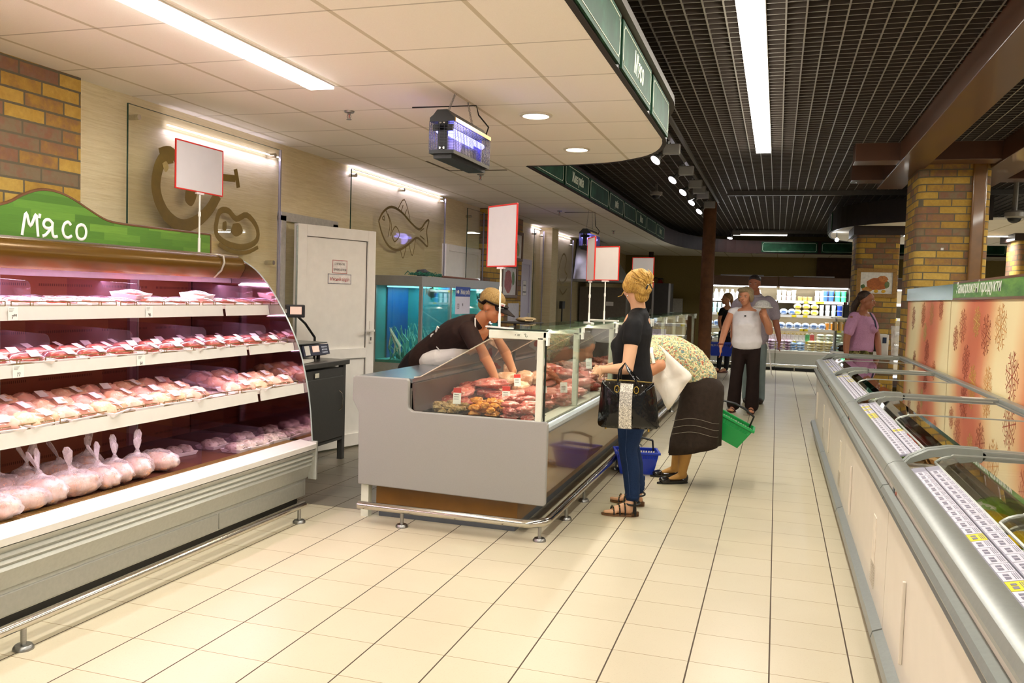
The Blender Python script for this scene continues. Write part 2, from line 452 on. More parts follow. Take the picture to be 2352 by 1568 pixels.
# the ceiling outline is split in convex-friendly strips by a triangulating fill
def fill_slab(name, outline, z0, z1, mat):
    import bmesh
    bm = bmesh.new(); vs = [bm.verts.new((x, y, z0)) for x, y in outline]
    es = [bm.edges.new((vs[i], vs[(i + 1) % len(vs)])) for i in range(len(vs))]
    g = bmesh.ops.triangle_fill(bm, edges=es, use_beauty=True)
    r = bmesh.ops.extrude_face_region(bm, geom=bm.faces[:])
    for v in r['geom']:
        if isinstance(v, bmesh.types.BMVert): v.co.z = z1
    bmesh.ops.recalc_face_normals(bm, faces=bm.faces[:])
    mb = MB(); bm.verts.index_update(); mb.v = [tuple(v.co) for v in bm.verts]; mb.f = [tuple(v.index for v in f.verts) for f in bm.faces]; bm.free()
    return mb
struct('ceiling', fill_slab('ceiling', edge, CZ, CZ + .03, m_ceil), m_ceil)
# dark open-cell ceiling
lam = MB(); web = MB()
x = -4.0
while x < 8.4:
    lam.box(x - .005, x + .005, -1.5, 22.5, GZ, GZ + .002); web.box(x - .002, x + .002, -1.5, 22.5, GZ + .002, GZ + .045); x += .1135
y = -1.5
while y < 22.5:
    lam.box(-4.1, 8.5, y - .003, y + .003, GZ + .002, GZ + .004); web.box(-4.1, 8.5, y - .001, y + .001, GZ + .004, GZ + .045); y += .0995
m_lam = M('#8f8a80', .4, .3, .08, 40)
cg = struct('ceiling', lam, m_lam)
struct('shaded_lattice_web', web, M('#4a4038', .6, 0, .1, 20), cg)  # webs coloured darker than the flanges to stand for shade inside the cells
struct('ceiling', MB().box(-4.1, 8.6, -5, 23, 3.6, 3.65), M('#1d1613', .9, 0, .2, 4))
# fascia boards along the edge of the white ceiling
def fascia(path, z0, z1, mat, name='trim_1', th=.03):
    mb = MB(); top = []; n = len(path)
    L = []; Rr = []
    for i, (x, y) in enumerate(path):
        a = path[max(i - 1, 0)]; b = path[min(i + 1, n - 1)]; dx, dy = b[0] - a[0], b[1] - a[1]; q = math.hypot(dx, dy) or 1
        nx, ny = dy / q * th / 2, -dx / q * th / 2
        L.append((x + nx, y + ny)); Rr.append((x - nx, y - ny))
    mb.strip(L + Rr[::-1], 'xy', z0, z1)
    return struct(name, mb, mat)
m_fascia = M('#20160f', .5, 0, .2, 14)
fascia([(-.835, -5), (-.835, 6.28)] + curve1[1:], CZ - .004, DZ, m_fascia)
fascia([(-2.2, 7.41)] + curve2 + [(8.5, 20.9)], CZ - .004, DZ, M('#26100c', .6, 0, .2, 10, spec=.2), 'trim_2')
fascia([(-.80, -5), (-.80, 6.26)] + [(x + .035, y + .03) for x, y in curve1[1:]], DZ - .035, DZ + .01, M('#4a4238', .5, .1, .1, 20), 'trim_3', .05)
# green blackboard-like panels on the fascia
def green_mat():
    t = NT('mottled_green_board'); p = t.pos(); n = t.noise(p, 5, 5, .65); n2 = t.noise(t.scalev(p, (1, 1, 1)), 60, 3)
    c = t.ramp(n, [(.3, '#0e2e1c'), (.5, '#143b24'), (.7, '#24543a')]); c = t.mix(t.math('MULTIPLY', n2, .25), c, '#123322')
    t.base(c); t.set(.6, 0, .15); return t.m
m_green = green_mat(); m_chalk = M('#dfe6d2', .6, 0, .05, 30)
def board(p0, p1, z0, z1, label, cat='sign', words=None, group=None, size=.1, off=.035, tx=.5, mat=None, ink=None, frame=True, side=None):
    """green board standing on a fascia from p0 to p1 (xy); text on its outer face"""
    p0 = Vector((p0[0], p0[1], 0)); p1 = Vector((p1[0], p1[1], 0)); ux = (p1 - p0).normalized(); L = (p1 - p0).length; uz = Vector((0, 0, 1)); n = ux.cross(uz)
    c = (p0 + p1) / 2; t = thing('ceiling_sign', label, cat, (c.x, c.y, z0), group)
    m4 = Matrix.Translation(c + n * off + uz * (z0 + z1) / 2) @ Matrix(((ux.x, n.x, 0, 0), (ux.y, n.y, 0, 0), (0, 0, 1, 0), (0, 0, 0, 1)))
    part('board', MB().xbox(m4, L - .02, .012, z1 - z0), mat or m_green, t)
    h = z1 - z0
    og = p0 + n * (off + .007) + uz * z0
    if frame:
        a, b = .035, .025; w = L; q = .02
        o = [(a + q, b), (w - a - q, b), (w - a - q, b + q * .6), (w - a, b + q), (w - a, h - b - q), (w - a - q, h - b - q * .6), (w - a - q, h - b), (a + q, h - b), (a + q, h - b - q * .6), (a, h - b - q), (a, b + q), (a + q, b + q * .6)]
        P = [og + ux * u + uz * v for u, v in o]
        part('outline', MB().tube(P, .0024, 6, closed=True), m_chalk, t)
    if words:
        mb = text_mb(words, size, og + ux * L * tx + uz * (h * .5 - size * .3), ux, (0, 0, 1), .0012, .25, .72, .0008, 'CENTER')
        part('lettering', mb, ink or m_chalk, t)
    return t
Z0, Z1 = CZ + .005, DZ - .045
ys = [1.1, 2.17, 3.24, 4.31, 5.38]
wd = [None, None, None, "М'ясо"]
lb = ['green board nearest the upper edge of the photo, left ceiling', 'plain green ceiling board two before the meat sign', 'plain green ceiling board just before the chalk meat lettering', "green ceiling board lettered М'ясо on the curved canopy edge"]
for i in range(4): board((-.835, ys[i] + .02), (-.835, ys[i + 1] - .02), Z0, Z1, lb[i], words=wd[i], size=.17, off=.022, tx=.52)
board((-.835, 5.42), (-.835, 6.25), Z0, Z1, 'last plain green board before the canopy rounds off', off=.022)
y2 = [7.45, 8.68, 9.92, 11.13, 12.25, 13.35, 14.49, 15.7, 16.9]
w2 = [None, 'Жива риба', None, 'риба', None, "М'ясо", None, 'Птиця']
l2 = ['plain green board behind the round canopy tip', 'green ceiling board lettered Жива риба, second past the canopy tip', 'plain green board right after the live fish sign', 'fourth green ceiling board past the canopy tip, lettered with one short word', 'plain green board after the fish sign', 'small far green board with faint chalk word', 'plain green board one before the end of the row', 'last green board at the far end of the left row']
for i in range(8): board((-2.2, y2[i] + .02), (-2.2, y2[i + 1] - .02), Z0, Z1, l2[i], words=w2[i], size=.15, off=.022)
for i, (a, b) in enumerate(((-.42, .84), (.9, 2.1), (2.16, 3.4), (3.46, 4.7))):
    board((a, 20.9), (b, 20.9), Z0 + .02, Z1 + .02, ['dark green outlined board over the dairy case, left one', 'dark green outlined board over the dairy case, right of the bright spotlight', 'dark green outlined board behind the brick pillar', 'dark green outlined board at the far right'][i], off=.022)
# walls
struct('wall_left', MB().box(-4.1, -3.9, -5, 23.2, 0, 3.6), m_oak)
struct('wall_left', MB().box(-3.9, -3.865, -5, 3.98, 0, CZ), m_brick_w)
struct('wall_left', MB().box(-3.9, -3.80, 10.95, 12.66, 0, CZ), m_brick_w)
struct('wall_left', MB().box(-3.9, -3.7, 14.07, 14.5, 0, CZ), m_oak)
struct('wall_back', MB().box(-4.1, 9, 22.6, 22.8, 0, 3.6), m_olive)
struct('wall_back', MB().box(.9, 2.2, 22.4, 22.6, 0, CZ), M('#4a2e1c', .8, 0, .2, 10))
struct('wall_right', MB().box(8.6, 8.8, -5, 23.2, 0, 3.6), m_olive)
# brown round-cornered columns and beams
def rrect(x0, x1, y0, y1, r, n=5):
    return arc(x1 - r, y0 + r, r, -90, 0, n) + arc(x1 - r, y1 - r, r, 0, 90, n) + arc(x0 + r, y1 - r, r, 90, 180, n) + arc(x0 + r, y0 + r, r, 180, 270, n)
def pillar(label, x0, x1, y0, y1, ztop, r=.1, cat='pillar'):
    t = thing('brick_pillar', label, cat, ((x0 + x1) / 2, (y0 + y1) / 2, 0))
    part('shaft', MB().prism(rrect(x0, x1, y0, y1, r), 'xy', 0, ztop), m_brick_p, t, smooth=30)
    return t
p1 = pillar('nearest brick pillar, rounded corner, standing behind the end of the frozen food panel', 1.38, 2.08, 9.98, 10.95, GZ)
pp = MB().prism(rrect(1.885, 2.02, 9.93, 9.985, .02), 'xy', 1.0, GZ)
part('post', pp, M('#7a5220', .25, 0, .15, 8, coat=.3), p1, label='varnished brown post')
part('switch', MB().box(1.625, 1.65, 9.968, 9.98, 2.02, 2.045), m_white, p1)
p2 = pillar('brick pillar carrying the framed roast chicken picture', 1.07, 1.66, 13.4, 14.3, CZ)
part('capital', MB().box(1.02, 1.71, 13.36, 14.35, 2.44, CZ), m_dkbrown, p2)
p3 = pillar('far brick pillar cut by the right edge of the photo', 3.42, 4.05, 14.5, 15.3, CZ)
part('capital', MB().box(3.35, 4.12, 14.45, 15.35, 2.46, CZ), m_dkbrown, p3)
m_beam = M('#553420', .35, 0, .12, 6, stretch=(1, .2, 1), coat=.2)
for nm, (a, b, c, d) in (('trim_4', (1.13, 1.43, -3, 11.7)), ('trim_5', (2.06, 2.40, -3, 11.9))):
    struct(nm, MB().box(a, b, c, d, 2.88, GZ + .05), m_beam, bev=.006)
for nm, (a, b, c, d) in (('trim_6', (.70, 4.2, 9.55, 9.85)), ('trim_7', (.78, 4.2, 11.0, 11.3))):
    struct(nm, MB().box(a, b, c, d, 2.90, GZ + .05), m_beam, bev=.006)
# brown pole
t = thing('brown_pole', 'tall round brown pole in the aisle by the deli counters', 'pole', (-1.16, 14.9, 0))
part('shaft', MB().prism(arc(-1.16, 14.9, .11, 0, 345, 23), 'xy', 0, GZ), M('#6b462a', .6, 0, .25, 8, .03, spec=.25), t, smooth=60)
# island canopy on the right
isl = smooth2([(2.6, 12.35), (1.9, 12.5), (1.4, 12.85), (1.0, 13.4), (.80, 14.2), (.78, 15.2), (.95, 16.2), (1.5, 17.0), (2.4, 17.3)], 4) + [(6.5, 17.3), (6.5, 12.35)]
struct('ceiling', fill_slab('ceiling', isl, CZ, CZ + .03, m_ceil), m_ceil)
fascia(isl[:-2], CZ - .004, DZ + .02, m_fascia, 'trim_8', .03)
board((.775, 15.3), (.785, 14.35), CZ + .01, DZ, 'green board on the left tip of the round island canopy', off=.02)
board((3.0, 12.33), (4.2, 12.33), CZ + .01, DZ, 'green board with part of a chalk word right of the near pillar', words='ція', size=.17, off=.02, tx=.3)
# grey conduits on the dark ceiling
for n_, (a, b, y_) in enumerate(((-.8, 8, 13.4), (-1.1, 8, 20.6))):
    tag(part('cable_duct', MB().box(a, b, y_ - .04, y_ + .04, GZ - .07, GZ), M('#55504a', .4, .2, .1, 20)), ['grey duct across the dark ceiling above the brown pole', 'farthest grey duct across the dark ceiling'][n_], 'duct')
for n_, (x_, y_) in enumerate(((3.0, 16.0), (2.2, 19.5))): pass
# ================================================================== LAMPS
m_tube = EM('#fff7e6', 9.0, 'lit_tube'); m_refl = M('#d9dde0', .2, .8, .04, 20)
def batten(x, y0, y1, label, z=GZ):
    t = thing('ceiling_lamp', label, 'lamp', (x, (y0 + y1) / 2, z), 'long fluorescent lamps of the dark ceiling')
    part('housing', MB().box(x - .078, x + .078, y0, y1, z - .03, z + .02), m_white, t, bev=.004)
    part('diffuser', MB().box(x - .075, x + .075, y0 + .01, y1 - .01, z - .065, z - .03), EM('#fff8ea', 14.0), t)
    return t
batten(-.215, 6.0, 9.65, 'far half of the long bright lamp on the dark ceiling')
batten(-.215, 2.3, 5.96, 'near half of the long bright lamp on the dark ceiling')
for y0 in (-1.4, -5.0): batten(-.215, y0, y0 + 3.64, ['lamp of the same row just behind the camera', 'lamp of the same row farthest behind the camera'][int(y0 < -3)])
for y0 in (2.3, -1.4): batten(3.3, y0, y0 + 3.64, ['near lamp of the parallel row right of the brown beams', 'rear lamp of the parallel row right of the brown beams'][int(y0 < 0)])
def recessed(y0, y1, x0, x1, label, z=CZ):
    t = thing('recessed_lamp', label, 'lamp', ((x0 + x1) / 2, (y0 + y1) / 2, z))
    xm = (x0 + x1) / 2
    mb = MB().box(x0 - .006, x0 + .004, y0, y1, z - .008, z - .001).box(x1 - .004, x1 + .006, y0, y1, z - .008, z - .001).box(x0, x1, y0 - .006, y0 + .006, z - .008, z - .001).box(x0, x1, y1 - .006, y1 + .006, z - .008, z - .001)
    part('frame', mb, m_white, t)
    part('reflector', MB().box(x0, x1, y0, y1, z - .004, z - .002), m_refl, t)
    for xx in (x0 + .028, x1 - .028):
        part('tube', MB().cyl((xx, y0 + .05, z - .014), (xx, y1 - .12, z - .014), .013, 10), EM('#fdfcff', 16.0), t, smooth=True)
    part('end_cap', MB().box(x0, x1, y1 - .11, y1, z - .02, z - .004), EM('#fffdf6', 5.0), t)
    mid = (y0 + y1) / 2
    part('louvre', MB().box(xm - .022, xm + .022, y0, y1 - .11, z - .010, z - .006), M('#b9c2c2', .3, .6, .05, 30), t)
    return t
recessed(2.0, 4.40, -2.625, -2.475, 'slim recessed twin-tube lamp in the white ceiling above the meat fridge')
recessed(-1.0, 1.4, -2.625, -2.475, 'recessed twin-tube lamp out of view behind the camera')
def downlight(x, y, label):
    t = thing('downlight', label, 'lamp', (x, y, CZ), 'round ceiling downlights')
    part('rim', MB().lathe([(.085, 0), (.107, 0), (.107, -.006), (.085, -.01)], (x, y, CZ - .001), 28, True), M('#e8e2d2', .3, .1, .04, 30), t, smooth=30)
    part('lens', MB().lathe([(.001, -.004), (.088, -.004), (.088, -.007), (.001, -.007)], (x, y, CZ), 28), EM('#ffefcf', 9.0), t)
    l = bpy.data.lights.new('downlight_light', 'AREA'); l.shape = 'DISK'; l.size = .16; l.energy = 12; l.color = (1, .84, .62)
    o = bpy.data.objects.new('downlight_light', l); o.location = (x, y, CZ - .02); col.objects.link(o)
batten(3.3, 6.0, 9.65, 'added lamp brightening the aisle, right of the near pillar')
batten(4.9, 10.2, 13.8, 'added lamp brightening the far hall, hidden behind the brick pillars')
t = thing('ceiling_lamp', 'short bright lamp strip on the farthest duct under the dark ceiling', 'lamp', (-.45, 20.35, 2.95))
part('housing', MB().box(-1.05, .15, 20.28, 20.42, 2.96, 3.0), m_white, t)
part('diffuser', MB().box(-1.04, .14, 20.29, 20.41, 2.94, 2.96), EM('#fff8ea', 6.0), t)
t = thing('ceiling_lamp', 'thin lamp strip in the round island canopy seen left of the near pillar', 'lamp', (2.75, 14.9, 2.55))
part('housing', MB().box(2.1, 3.4, 14.85, 14.95, 2.552, 2.566), m_white, t)
part('diffuser', MB().box(1.6, 3.4, 14.86, 14.94, 2.54, 2.552), EM('#fff8ea', 6.0), t)
downlight(-1.54, 5.34, 'round warm downlight, the nearer of two by the canopy tip')
downlight(-1.56, 6.60, 'round warm downlight, the farther of two by the canopy tip')
# led strips above the glass wall panels
def led(y0, y1, x, z, label, p):
    t = tag(part('light_strip', MB().box(x - .006, x + .006, y0, y1, z - .007, z), EM('#eee6ff', 7.0), None), label, 'lamp', 'light strips above the glass wall panels')
    area('strip_light', (x + .01, (y0 + y1) / 2, z - .02), (0, math.radians(-12), 0), .02, y1 - y0, p * .4, (.66, .62, 1.0))
led(4.72, 6.02, -3.875, 2.45, 'cold light strip over the glass panel with the ham outline', 9)
led(7.2, 9.52, -3.875, 2.54, 'cold light strip over the glass panel with the fish outline', 14)
led(13.46, 14.0, -3.885, 2.53, 'short cold light strip over the narrow far glass panel', 4)
led(14.75, 16.2, -3.885, 2.53, 'cold light strip over the farthest glass panel', 7)
# ceiling sprinklers
def sprinkler(x, y, label):
    t = thing('sprinkler', label, 'sprinkler', (x, y, CZ), 'ceiling sprinklers')
    part('rosette', MB().lathe([(.001, -.012), (.03, -.01), (.036, -.001), (.001, -.001)], (x, y, CZ), 20), m_steel, t, smooth=40)
    mb = MB().cyl((x, y, CZ - .012), (x, y, CZ - .022), .01, 10)
    for s_ in (-1, 1): mb.tube([(x + s_ * .008, y, CZ - .02), (x + s_ * .014, y, CZ - .035), (x + s_ * .006, y, CZ - .052)], .0025, 6)
    part('frame', mb, m_steel, t); part('bulb', MB().cyl((x, y, CZ - .022), (x, y, CZ - .048), .003, 8), M('#b02020', .2, 0, .05, 30), t)
    part('deflector', MB().lathe([(.001, -.056), (.017, -.056), (.017, -.053), (.001, -.053)], (x, y, CZ), 16), m_steel, t)
sprinkler(-2.72, 5.04, 'sprinkler head left of the insect lamp')
sprinkler(-2.81, 7.87, 'sprinkler head over the aquarium, below the insect lamp')
sprinkler(-2.88, 11.3, 'small sprinkler in the middle of the tiled ceiling')
sprinkler(-2.75, 14.6, 'farthest small sprinkler of the tiled ceiling')
# open ceiling hatch line near the second sprinkler
tag(part('access_hatch', MB().box(-3.02, -2.46, 7.60, 7.63, CZ - .004, CZ - .0005).box(-3.04, -3.02, 7.05, 7.63, CZ - .004, CZ - .0005), M('#6a6048', .7)), 'slightly open ceiling hatch edge beside the second sprinkler', 'hatch')
# track with spotlights
tr = thing('spotlight_track', 'grey track running along the dark ceiling past the canopy tip', 'track', (-1.12, 11, GZ))
part('rail', MB().box(-1.14, -1.10, 6.6, 14.75, GZ - .035, GZ), M('#6a6660', .35, .4, .1, 20), tr)
part('rail', MB().box(-1.03, -1.00, 6.6, 14.75, GZ - .03, GZ), M('#6a6660', .35, .4, .1, 20), tr)
def track_spot(y, label, tgt, p=22, x=-1.12):
    t = thing('track_spotlight', label, 'spotlight', (x, y, GZ - .03), 'spotlights on the ceiling track')
    part('gear_box', MB().box(x - .09, x + .09, y - .03, y + .03, GZ - .17, GZ - .06), M('#8f8c86', .4, .1, .06, 20), t, bev=.012)
    part('mount', MB().cyl((x - .04, y, GZ - .06), (x - .04, y, GZ - .036), .02, 10), m_steel, t)
    c = Vector((x - .13, y, GZ - .19)); d = (Vector(tgt) - c).normalized(); b = c - d * .05; f = c + d * .055
    part('reflector_bulb', MB().tube([b, b.lerp(f, .4), b.lerp(f, .75), f], [.018, .028, .052, .062], 18), M('#8a8782', .25, .7, .08, 20), t, smooth=40)
    part('face', MB().cyl(f, f + d * .003, .056, 18), EM('#fff4ff', 12.0), t)
    part('arm', MB().tube([(x - .07, y, GZ - .17), (x - .09, y, GZ - .19), b], .007, 6), m_steel, t)
    spot('spot_light', f + d * .02, tgt, p, 60)
for y_, lb_ in ((9.0, 'nearest track spotlight, right of the canopy tip'), (10.5, 'second track spotlight from the canopy tip'), (11.7, 'third track spotlight from the canopy tip'), (12.9, 'fifth track spotlight, just left of the brown pole top'), (14.2, 'farthest lit track spotlight touching the brown pole in view')):
    track_spot(y_, lb_, (-2.6, y_ - 1.2, 1.0))
track_spot(12.3, 'fourth track spotlight pointing away with a dim face', (-.4, 13.4, .5), 10)
track_spot(19.9, 'tiny spotlight right of the pole under the dark ceiling', (-1.6, 19.0, 0), 12, -.95)
t = thing('spotlight', 'dazzling spotlight under the tip of the round island canopy', 'spotlight', (.86, 14.6, CZ))
part('stem', MB().cyl((.86, 14.6, CZ), (.86, 14.6, CZ - .09), .01, 8), m_steel, t)
part('bulb', MB().ell((.86, 14.55, CZ - .12), (.03, .03, .03)), EM('#f6f8ff', 40.0), t, smooth=True)
spot('spot_light', (.84, 14.45, CZ - .14), (-.1, 12.4, .6), 18, 70, (.9, .95, 1))
t = thing('dome_camera', 'round dome camera hanging right of the near brick pillar', 'camera', (2.76, 12.0, 2.62))
part('mount', MB().cyl((2.76, 12.0, 2.62), (2.76, 12.0, 3.08), .03, 10), M('#77726a', .5), t)
part('housing', MB().lathe([(.09, .02), (.11, .0), (.11, -.05), (.09, -.07), (.001, -.07)], (2.76, 12.0, 2.62), 18), M('#8b857a', .4), t, smooth=30)
part('dome', MB().ell((2.76, 12.0, 2.55), (.08, .08, .06)), m_black, t, smooth=True)
# smoke-detector-like dome near spots
t = thing('dome_camera', 'small half-round dome camera left of the far spotlights', 'camera', (-1.75, 12.5, GZ - .05))
part('housing', MB().lathe([(.001, 0), (.09, 0), (.09, -.04), (.07, -.05), (.001, -.05)], (-1.75, 12.5, GZ - .12), 18), M('#9a958b', .4), t, smooth=30)
part('dome', MB().ell((-1.75, 12.5, GZ - .17), (.06, .06, .05)), m_black, t, smooth=True)
part('mount', MB().cyl((-1.75, 12.5, GZ - .12), (-1.75, 12.5, GZ), .02, 10), M('#77726a', .5), t)

# ================================================================== INSECT LAMPS
def insect_lamp(cx, cy, cz, label, ln=.62, chain=True):
    """long axis along y; cz = middle height of cage"""
    t = thing('insect_lamp', label, 'insect lamp', (cx, cy, cz), 'blue insect lamps hung from the ceiling')
    y0, y1 = cy - ln / 2, cy + ln / 2; w = .075; h = .16
    blk = M('#141513', .5, 0, .08, 30); 
    hood = [(-w, .08), (w, .08), (w, .10), (.055, .115), (.03, .145), (-.03, .145), (-.055, .115), (-w, .10)]
    part('hood', MB().prism([(cx + a, cz + b) for a, b in hood], 'xz', y0, y1), blk, t, smooth=30)
    part('lip', MB().box(cx + w, cx + w + .006, y0 + .005, y1, cz + .078, cz + .1), M('#c9a468', .4), t, label='pale strip under the hood')
    base = [(-w, -.10), (w, -.10), (w, -.08), (-w, -.08)]
    part('base_tray', MB().prism([(cx + a, cz + b) for a, b in base], 'xz', y0, y1).box(cx - .055, cx + .055, y0 + .02, y1 - .02, cz - .125, cz - .1), blk, t)
    cage = MB(); 
    for i in range(19):
        z = cz - .078 + i * .0086
        cage.box(cx - w, cx + w, y0 - .001, y0 + .001, z, z + .0016).box(cx - w, cx + w, y1 - .001, y1 + .001, z, z + .0016)
        cage.box(cx - w - .001, cx - w + .001, y0, y1, z, z + .0016).box(cx + w - .001, cx + w + .001, y0, y1, z, z + .0016)
    for i in range(26):
        yy = y0 + ln * i / 25
        for s_ in (-1, 1): cage.box(cx + s_ * w - .0012, cx + s_ * w + .0012, yy - .0012, yy + .0012, cz - .08, cz + .08)
    for i in range(6):
        xx = cx - w + 2 * w * i / 5
        for yy in (y0, y1): cage.box(xx - .001, xx + .001, yy - .001, yy + .001, cz - .08, cz + .08)
    part('cage', cage, M('#35343a', .35, .6, .1, 40), t)
    part('bracket', MB().box(cx - .028, cx + .028, y0 + .012, y0 + .03, cz - .08, cz + .08).box(cx - .06, cx + .06, y0 + .012, y0 + .03, cz + .03, cz + .065), blk, t)
    part('bracket', MB().box(cx - .028, cx + .028, y1 - .03, y1 - .012, cz - .08, cz + .08), M('#2c2ca8', .4), t)
    for xx in (cx - .035, cx + .035):
        part('tube', MB().cyl((xx, y0 + .04, cz + .035), (xx, y1 - .04, cz + .035), .017, 12), EM('#7d80ff', 7.0), t, smooth=True)
    part('grid', MB().box(cx - .006, cx + .006, y0 + .05, y1 - .05, cz - .07, cz + .012), M('#6a6470', .3, .7, .1, 60), t)
    for zz in (cz + .072, cz - .068):
        for xx in (cx - .012, cx + .012): part('screw', MB().cyl((xx, y0 + .006, zz), (xx, y0 + .012, zz), .006, 10), m_chrome, t)
    if chain:
        ch = MB()
        for yy in (y0 + .08, y1 - .12):
            top = Vector((cx, (yy + cy) / 2, CZ)); a = Vector((cx, yy, cz + .14))
            for q in range(14):
                p = a.lerp(top, (q + .5) / 14); r_ = .0055
                pts = [p + Vector(((r_ if q % 2 else 0) * math.cos(u), (0 if q % 2 else r_) * math.cos(u), .011 * math.sin(u))) for u in [k_ * PI / 4 for k_ in range(8)]]
                ch.tube(pts, .0012, 4, closed=True)
            if q == 13: part('chain', ch, m_steel, t); ch = MB()
        part('cable', MB().tube([(cx + .05, y1 - .02, cz + .1), (cx + .07, y1 - .02, cz + .16), (cx + .03, y1 - .1, cz + .22), (cx + .02, y1 - .12, CZ), (cx - .4, y1 - .14, CZ - .004)], .005, 6), m_black, t)
    l = bpy.data.lights.new('uv_light', 'POINT'); l.energy = 3; l.color = (.35, .3, 1.0); l.shadow_soft_size = .1
    o = bpy.data.objects.new('uv_light', l); o.location = (cx, cy, cz + .01); col.objects.link(o)
insect_lamp(-1.85, 4.82, 2.29, 'large blue-lit insect lamp hanging near the middle of the white ceiling')
insect_lamp(-2.45, 11.3, 2.16, 'small distant blue insect lamp in front of the extractor hood')
# ================================================================== MEAT FRIDGE (open multideck on the left)
m_silver = M('#b9bab2', .38, .35, .05, 60); m_gold = M('#664810', .25, .35, .12, 4, stretch=(1, .1, 1))
m_plum = M('#7a3a2a', .55, 0, .12, 12); m_rail = M('#d8d4cd', .35, 0, .02, 20)
m_wire = M('#8a7346', .35, .7, .1, 40); m_perspex = GLASS('#f6eef4', .8, .03, .03, '#e8c8e0')
FR = thing('meat_fridge', "long open meat fridge with four lit levels under the green М'ясо board", 'fridge', (-3.35, 2.9, 0))
Y0, Y1 = .9, 4.85
body = [(-3.83, .06), (-2.88, .06), (-2.88, .17), (-2.865, .18), (-2.84, .25), (-2.83, .265), (-2.84, .28), (-2.823, .295), (-2.835, .31), (-2.815, .325), (-2.83, .34), (-2.81, .355), (-2.805, .37), (-2.95, .385), (-3.83, .385)]
part('body', MB().prism(body, 'xz', Y0, Y1), m_silver, FR, smooth=35)
part('plinth', MB().box(-3.8, -2.92, Y0, Y1 - .03, 0, .06), m_black, FR)
part('lower_panel', MB().box(-2.885, -2.872, Y0, 3.93, .065, .155).box(-2.885, -2.872, 3.945, Y1 - .02, .065, .155), M('#a8a89f', .4, .3, .05, 50), FR, bev=.004)
part('front_lip', MB().prism([(-2.92, .392), (-2.81, .372), (-2.80, .376), (-2.80, .405), (-2.81, .41), (-2.92, .425)], 'xz', Y0, Y1 - .005), m_rail, FR)
def grille():
    mb = MB(); y = Y0 + .02
    while y < Y1 - .03:
        mb.box(-3.0, -2.925, y, y + .007, .405, .418); y += .0145
    return mb
part('air_grille', grille(), M('#a98a52', .4, .4, .1, 30), FR)
part('grille_bed', MB().box(-3.0, -2.925, Y0, Y1 - .01, .386, .404), m_dkbrown, FR)
part('deck', MB().box(-3.75, -3.0, Y0, Y1 - .006, .386, .408), M('#6d4030', .45, .1, .1, 10), FR)
def back():
    mb = MB().box(-3.83, -3.77, Y0, Y1 - .01, .386, 1.58); return mb
def back_mat():
    t = NT('perforated_back'); p = t.pos(); x, y, z = t.sep(p)
    dz = grid_lines(t, z, .085, .02, .014); a = t.math('FRACT', t.math('DIVIDE', y, .0125)); h = t.math('MULTIPLY', dz, t.math('LESS_THAN', a, .45))
    gap = t.math('LESS_THAN', t.math('FRACT', t.math('DIVIDE', y, .45)), .82); h = t.math('MULTIPLY', h, gap)
    n = t.noise(p, 6); c = t.mix(n, '#a05e44', '#b46e50'); c = t.mix(t.math('MULTIPLY', h, .7), c, '#33140e'); t.base(c); t.set(.45, .1, .4); return t.m
part('back_panel', back(), back_mat(), FR)
for yy in (3.30, 4.28):
    part('upright', MB().box(-3.772, -3.75, yy - .03, yy + .03, .41, 1.45), M('#c9a8b8', .35, .3, .05, 30), FR)
    part('slot_strip', MB().box(-3.752, -3.744, yy + .03, yy + .04, .41, 1.45), M('#d8d5d2', .3, .5, .05, 30), FR)
shelves = [(-3.17, 1.225, 1.285), (-2.98, 1.0, 1.05), (-2.90, .73, .79)]
for i, (xf, za, zb) in enumerate(shelves):
    sh = part('shelf', MB().box(-3.75, xf - .015, Y0, Y1 - .006, zb - .02, zb - .005), M('#e7dcd6', .4, .1, .04, 20), FR)
    br = [4.36, 4.33, 4.33][i]
    part('price_rail', MB().prism([(xf - .012, zb - .003), (xf - .004, zb + .002), (xf + .006, za), (xf - .002, za - .001)], 'xz', Y0, br), m_rail, sh)
    part('price_rail', MB().prism([(xf - .012, zb - .003), (xf - .004, zb + .002), (xf + .006, za), (xf - .002, za - .001)], 'xz', br + .035, Y1 - .006), m_rail, sh)
    for yb in (2.3, 3.30, 4.28):
        part('bracket', MB().prism([(-3.75, zb - .02), (xf - .08, zb - .02), (xf - .1, zb - .03), (-3.75, zb - .09)], 'xz', yb - .004, yb + .004), m_dkbrown, sh)
    w = MB(); ys = Y0 + .05; seg = .62
    while ys < Y1 - .1:
        ye = min(ys + seg, Y1 - .05)
        for zz in (zb + .002, zb + .022): w.tube([(xf - .02, ys, zz), (xf - .02, ye, zz)], .0022, 5)
        for yy in (ys, ys + .1, ys + .115, (ys + ye) / 2, (ys + ye) / 2 + .015, ye - .115, ye - .1, ye): w.tube([(xf - .02, yy, zb + .002), (xf - .02, yy, zb + .022)], .0022, 5)
        ys += seg + .03
    part('wire_guard', w, m_wire, sh)
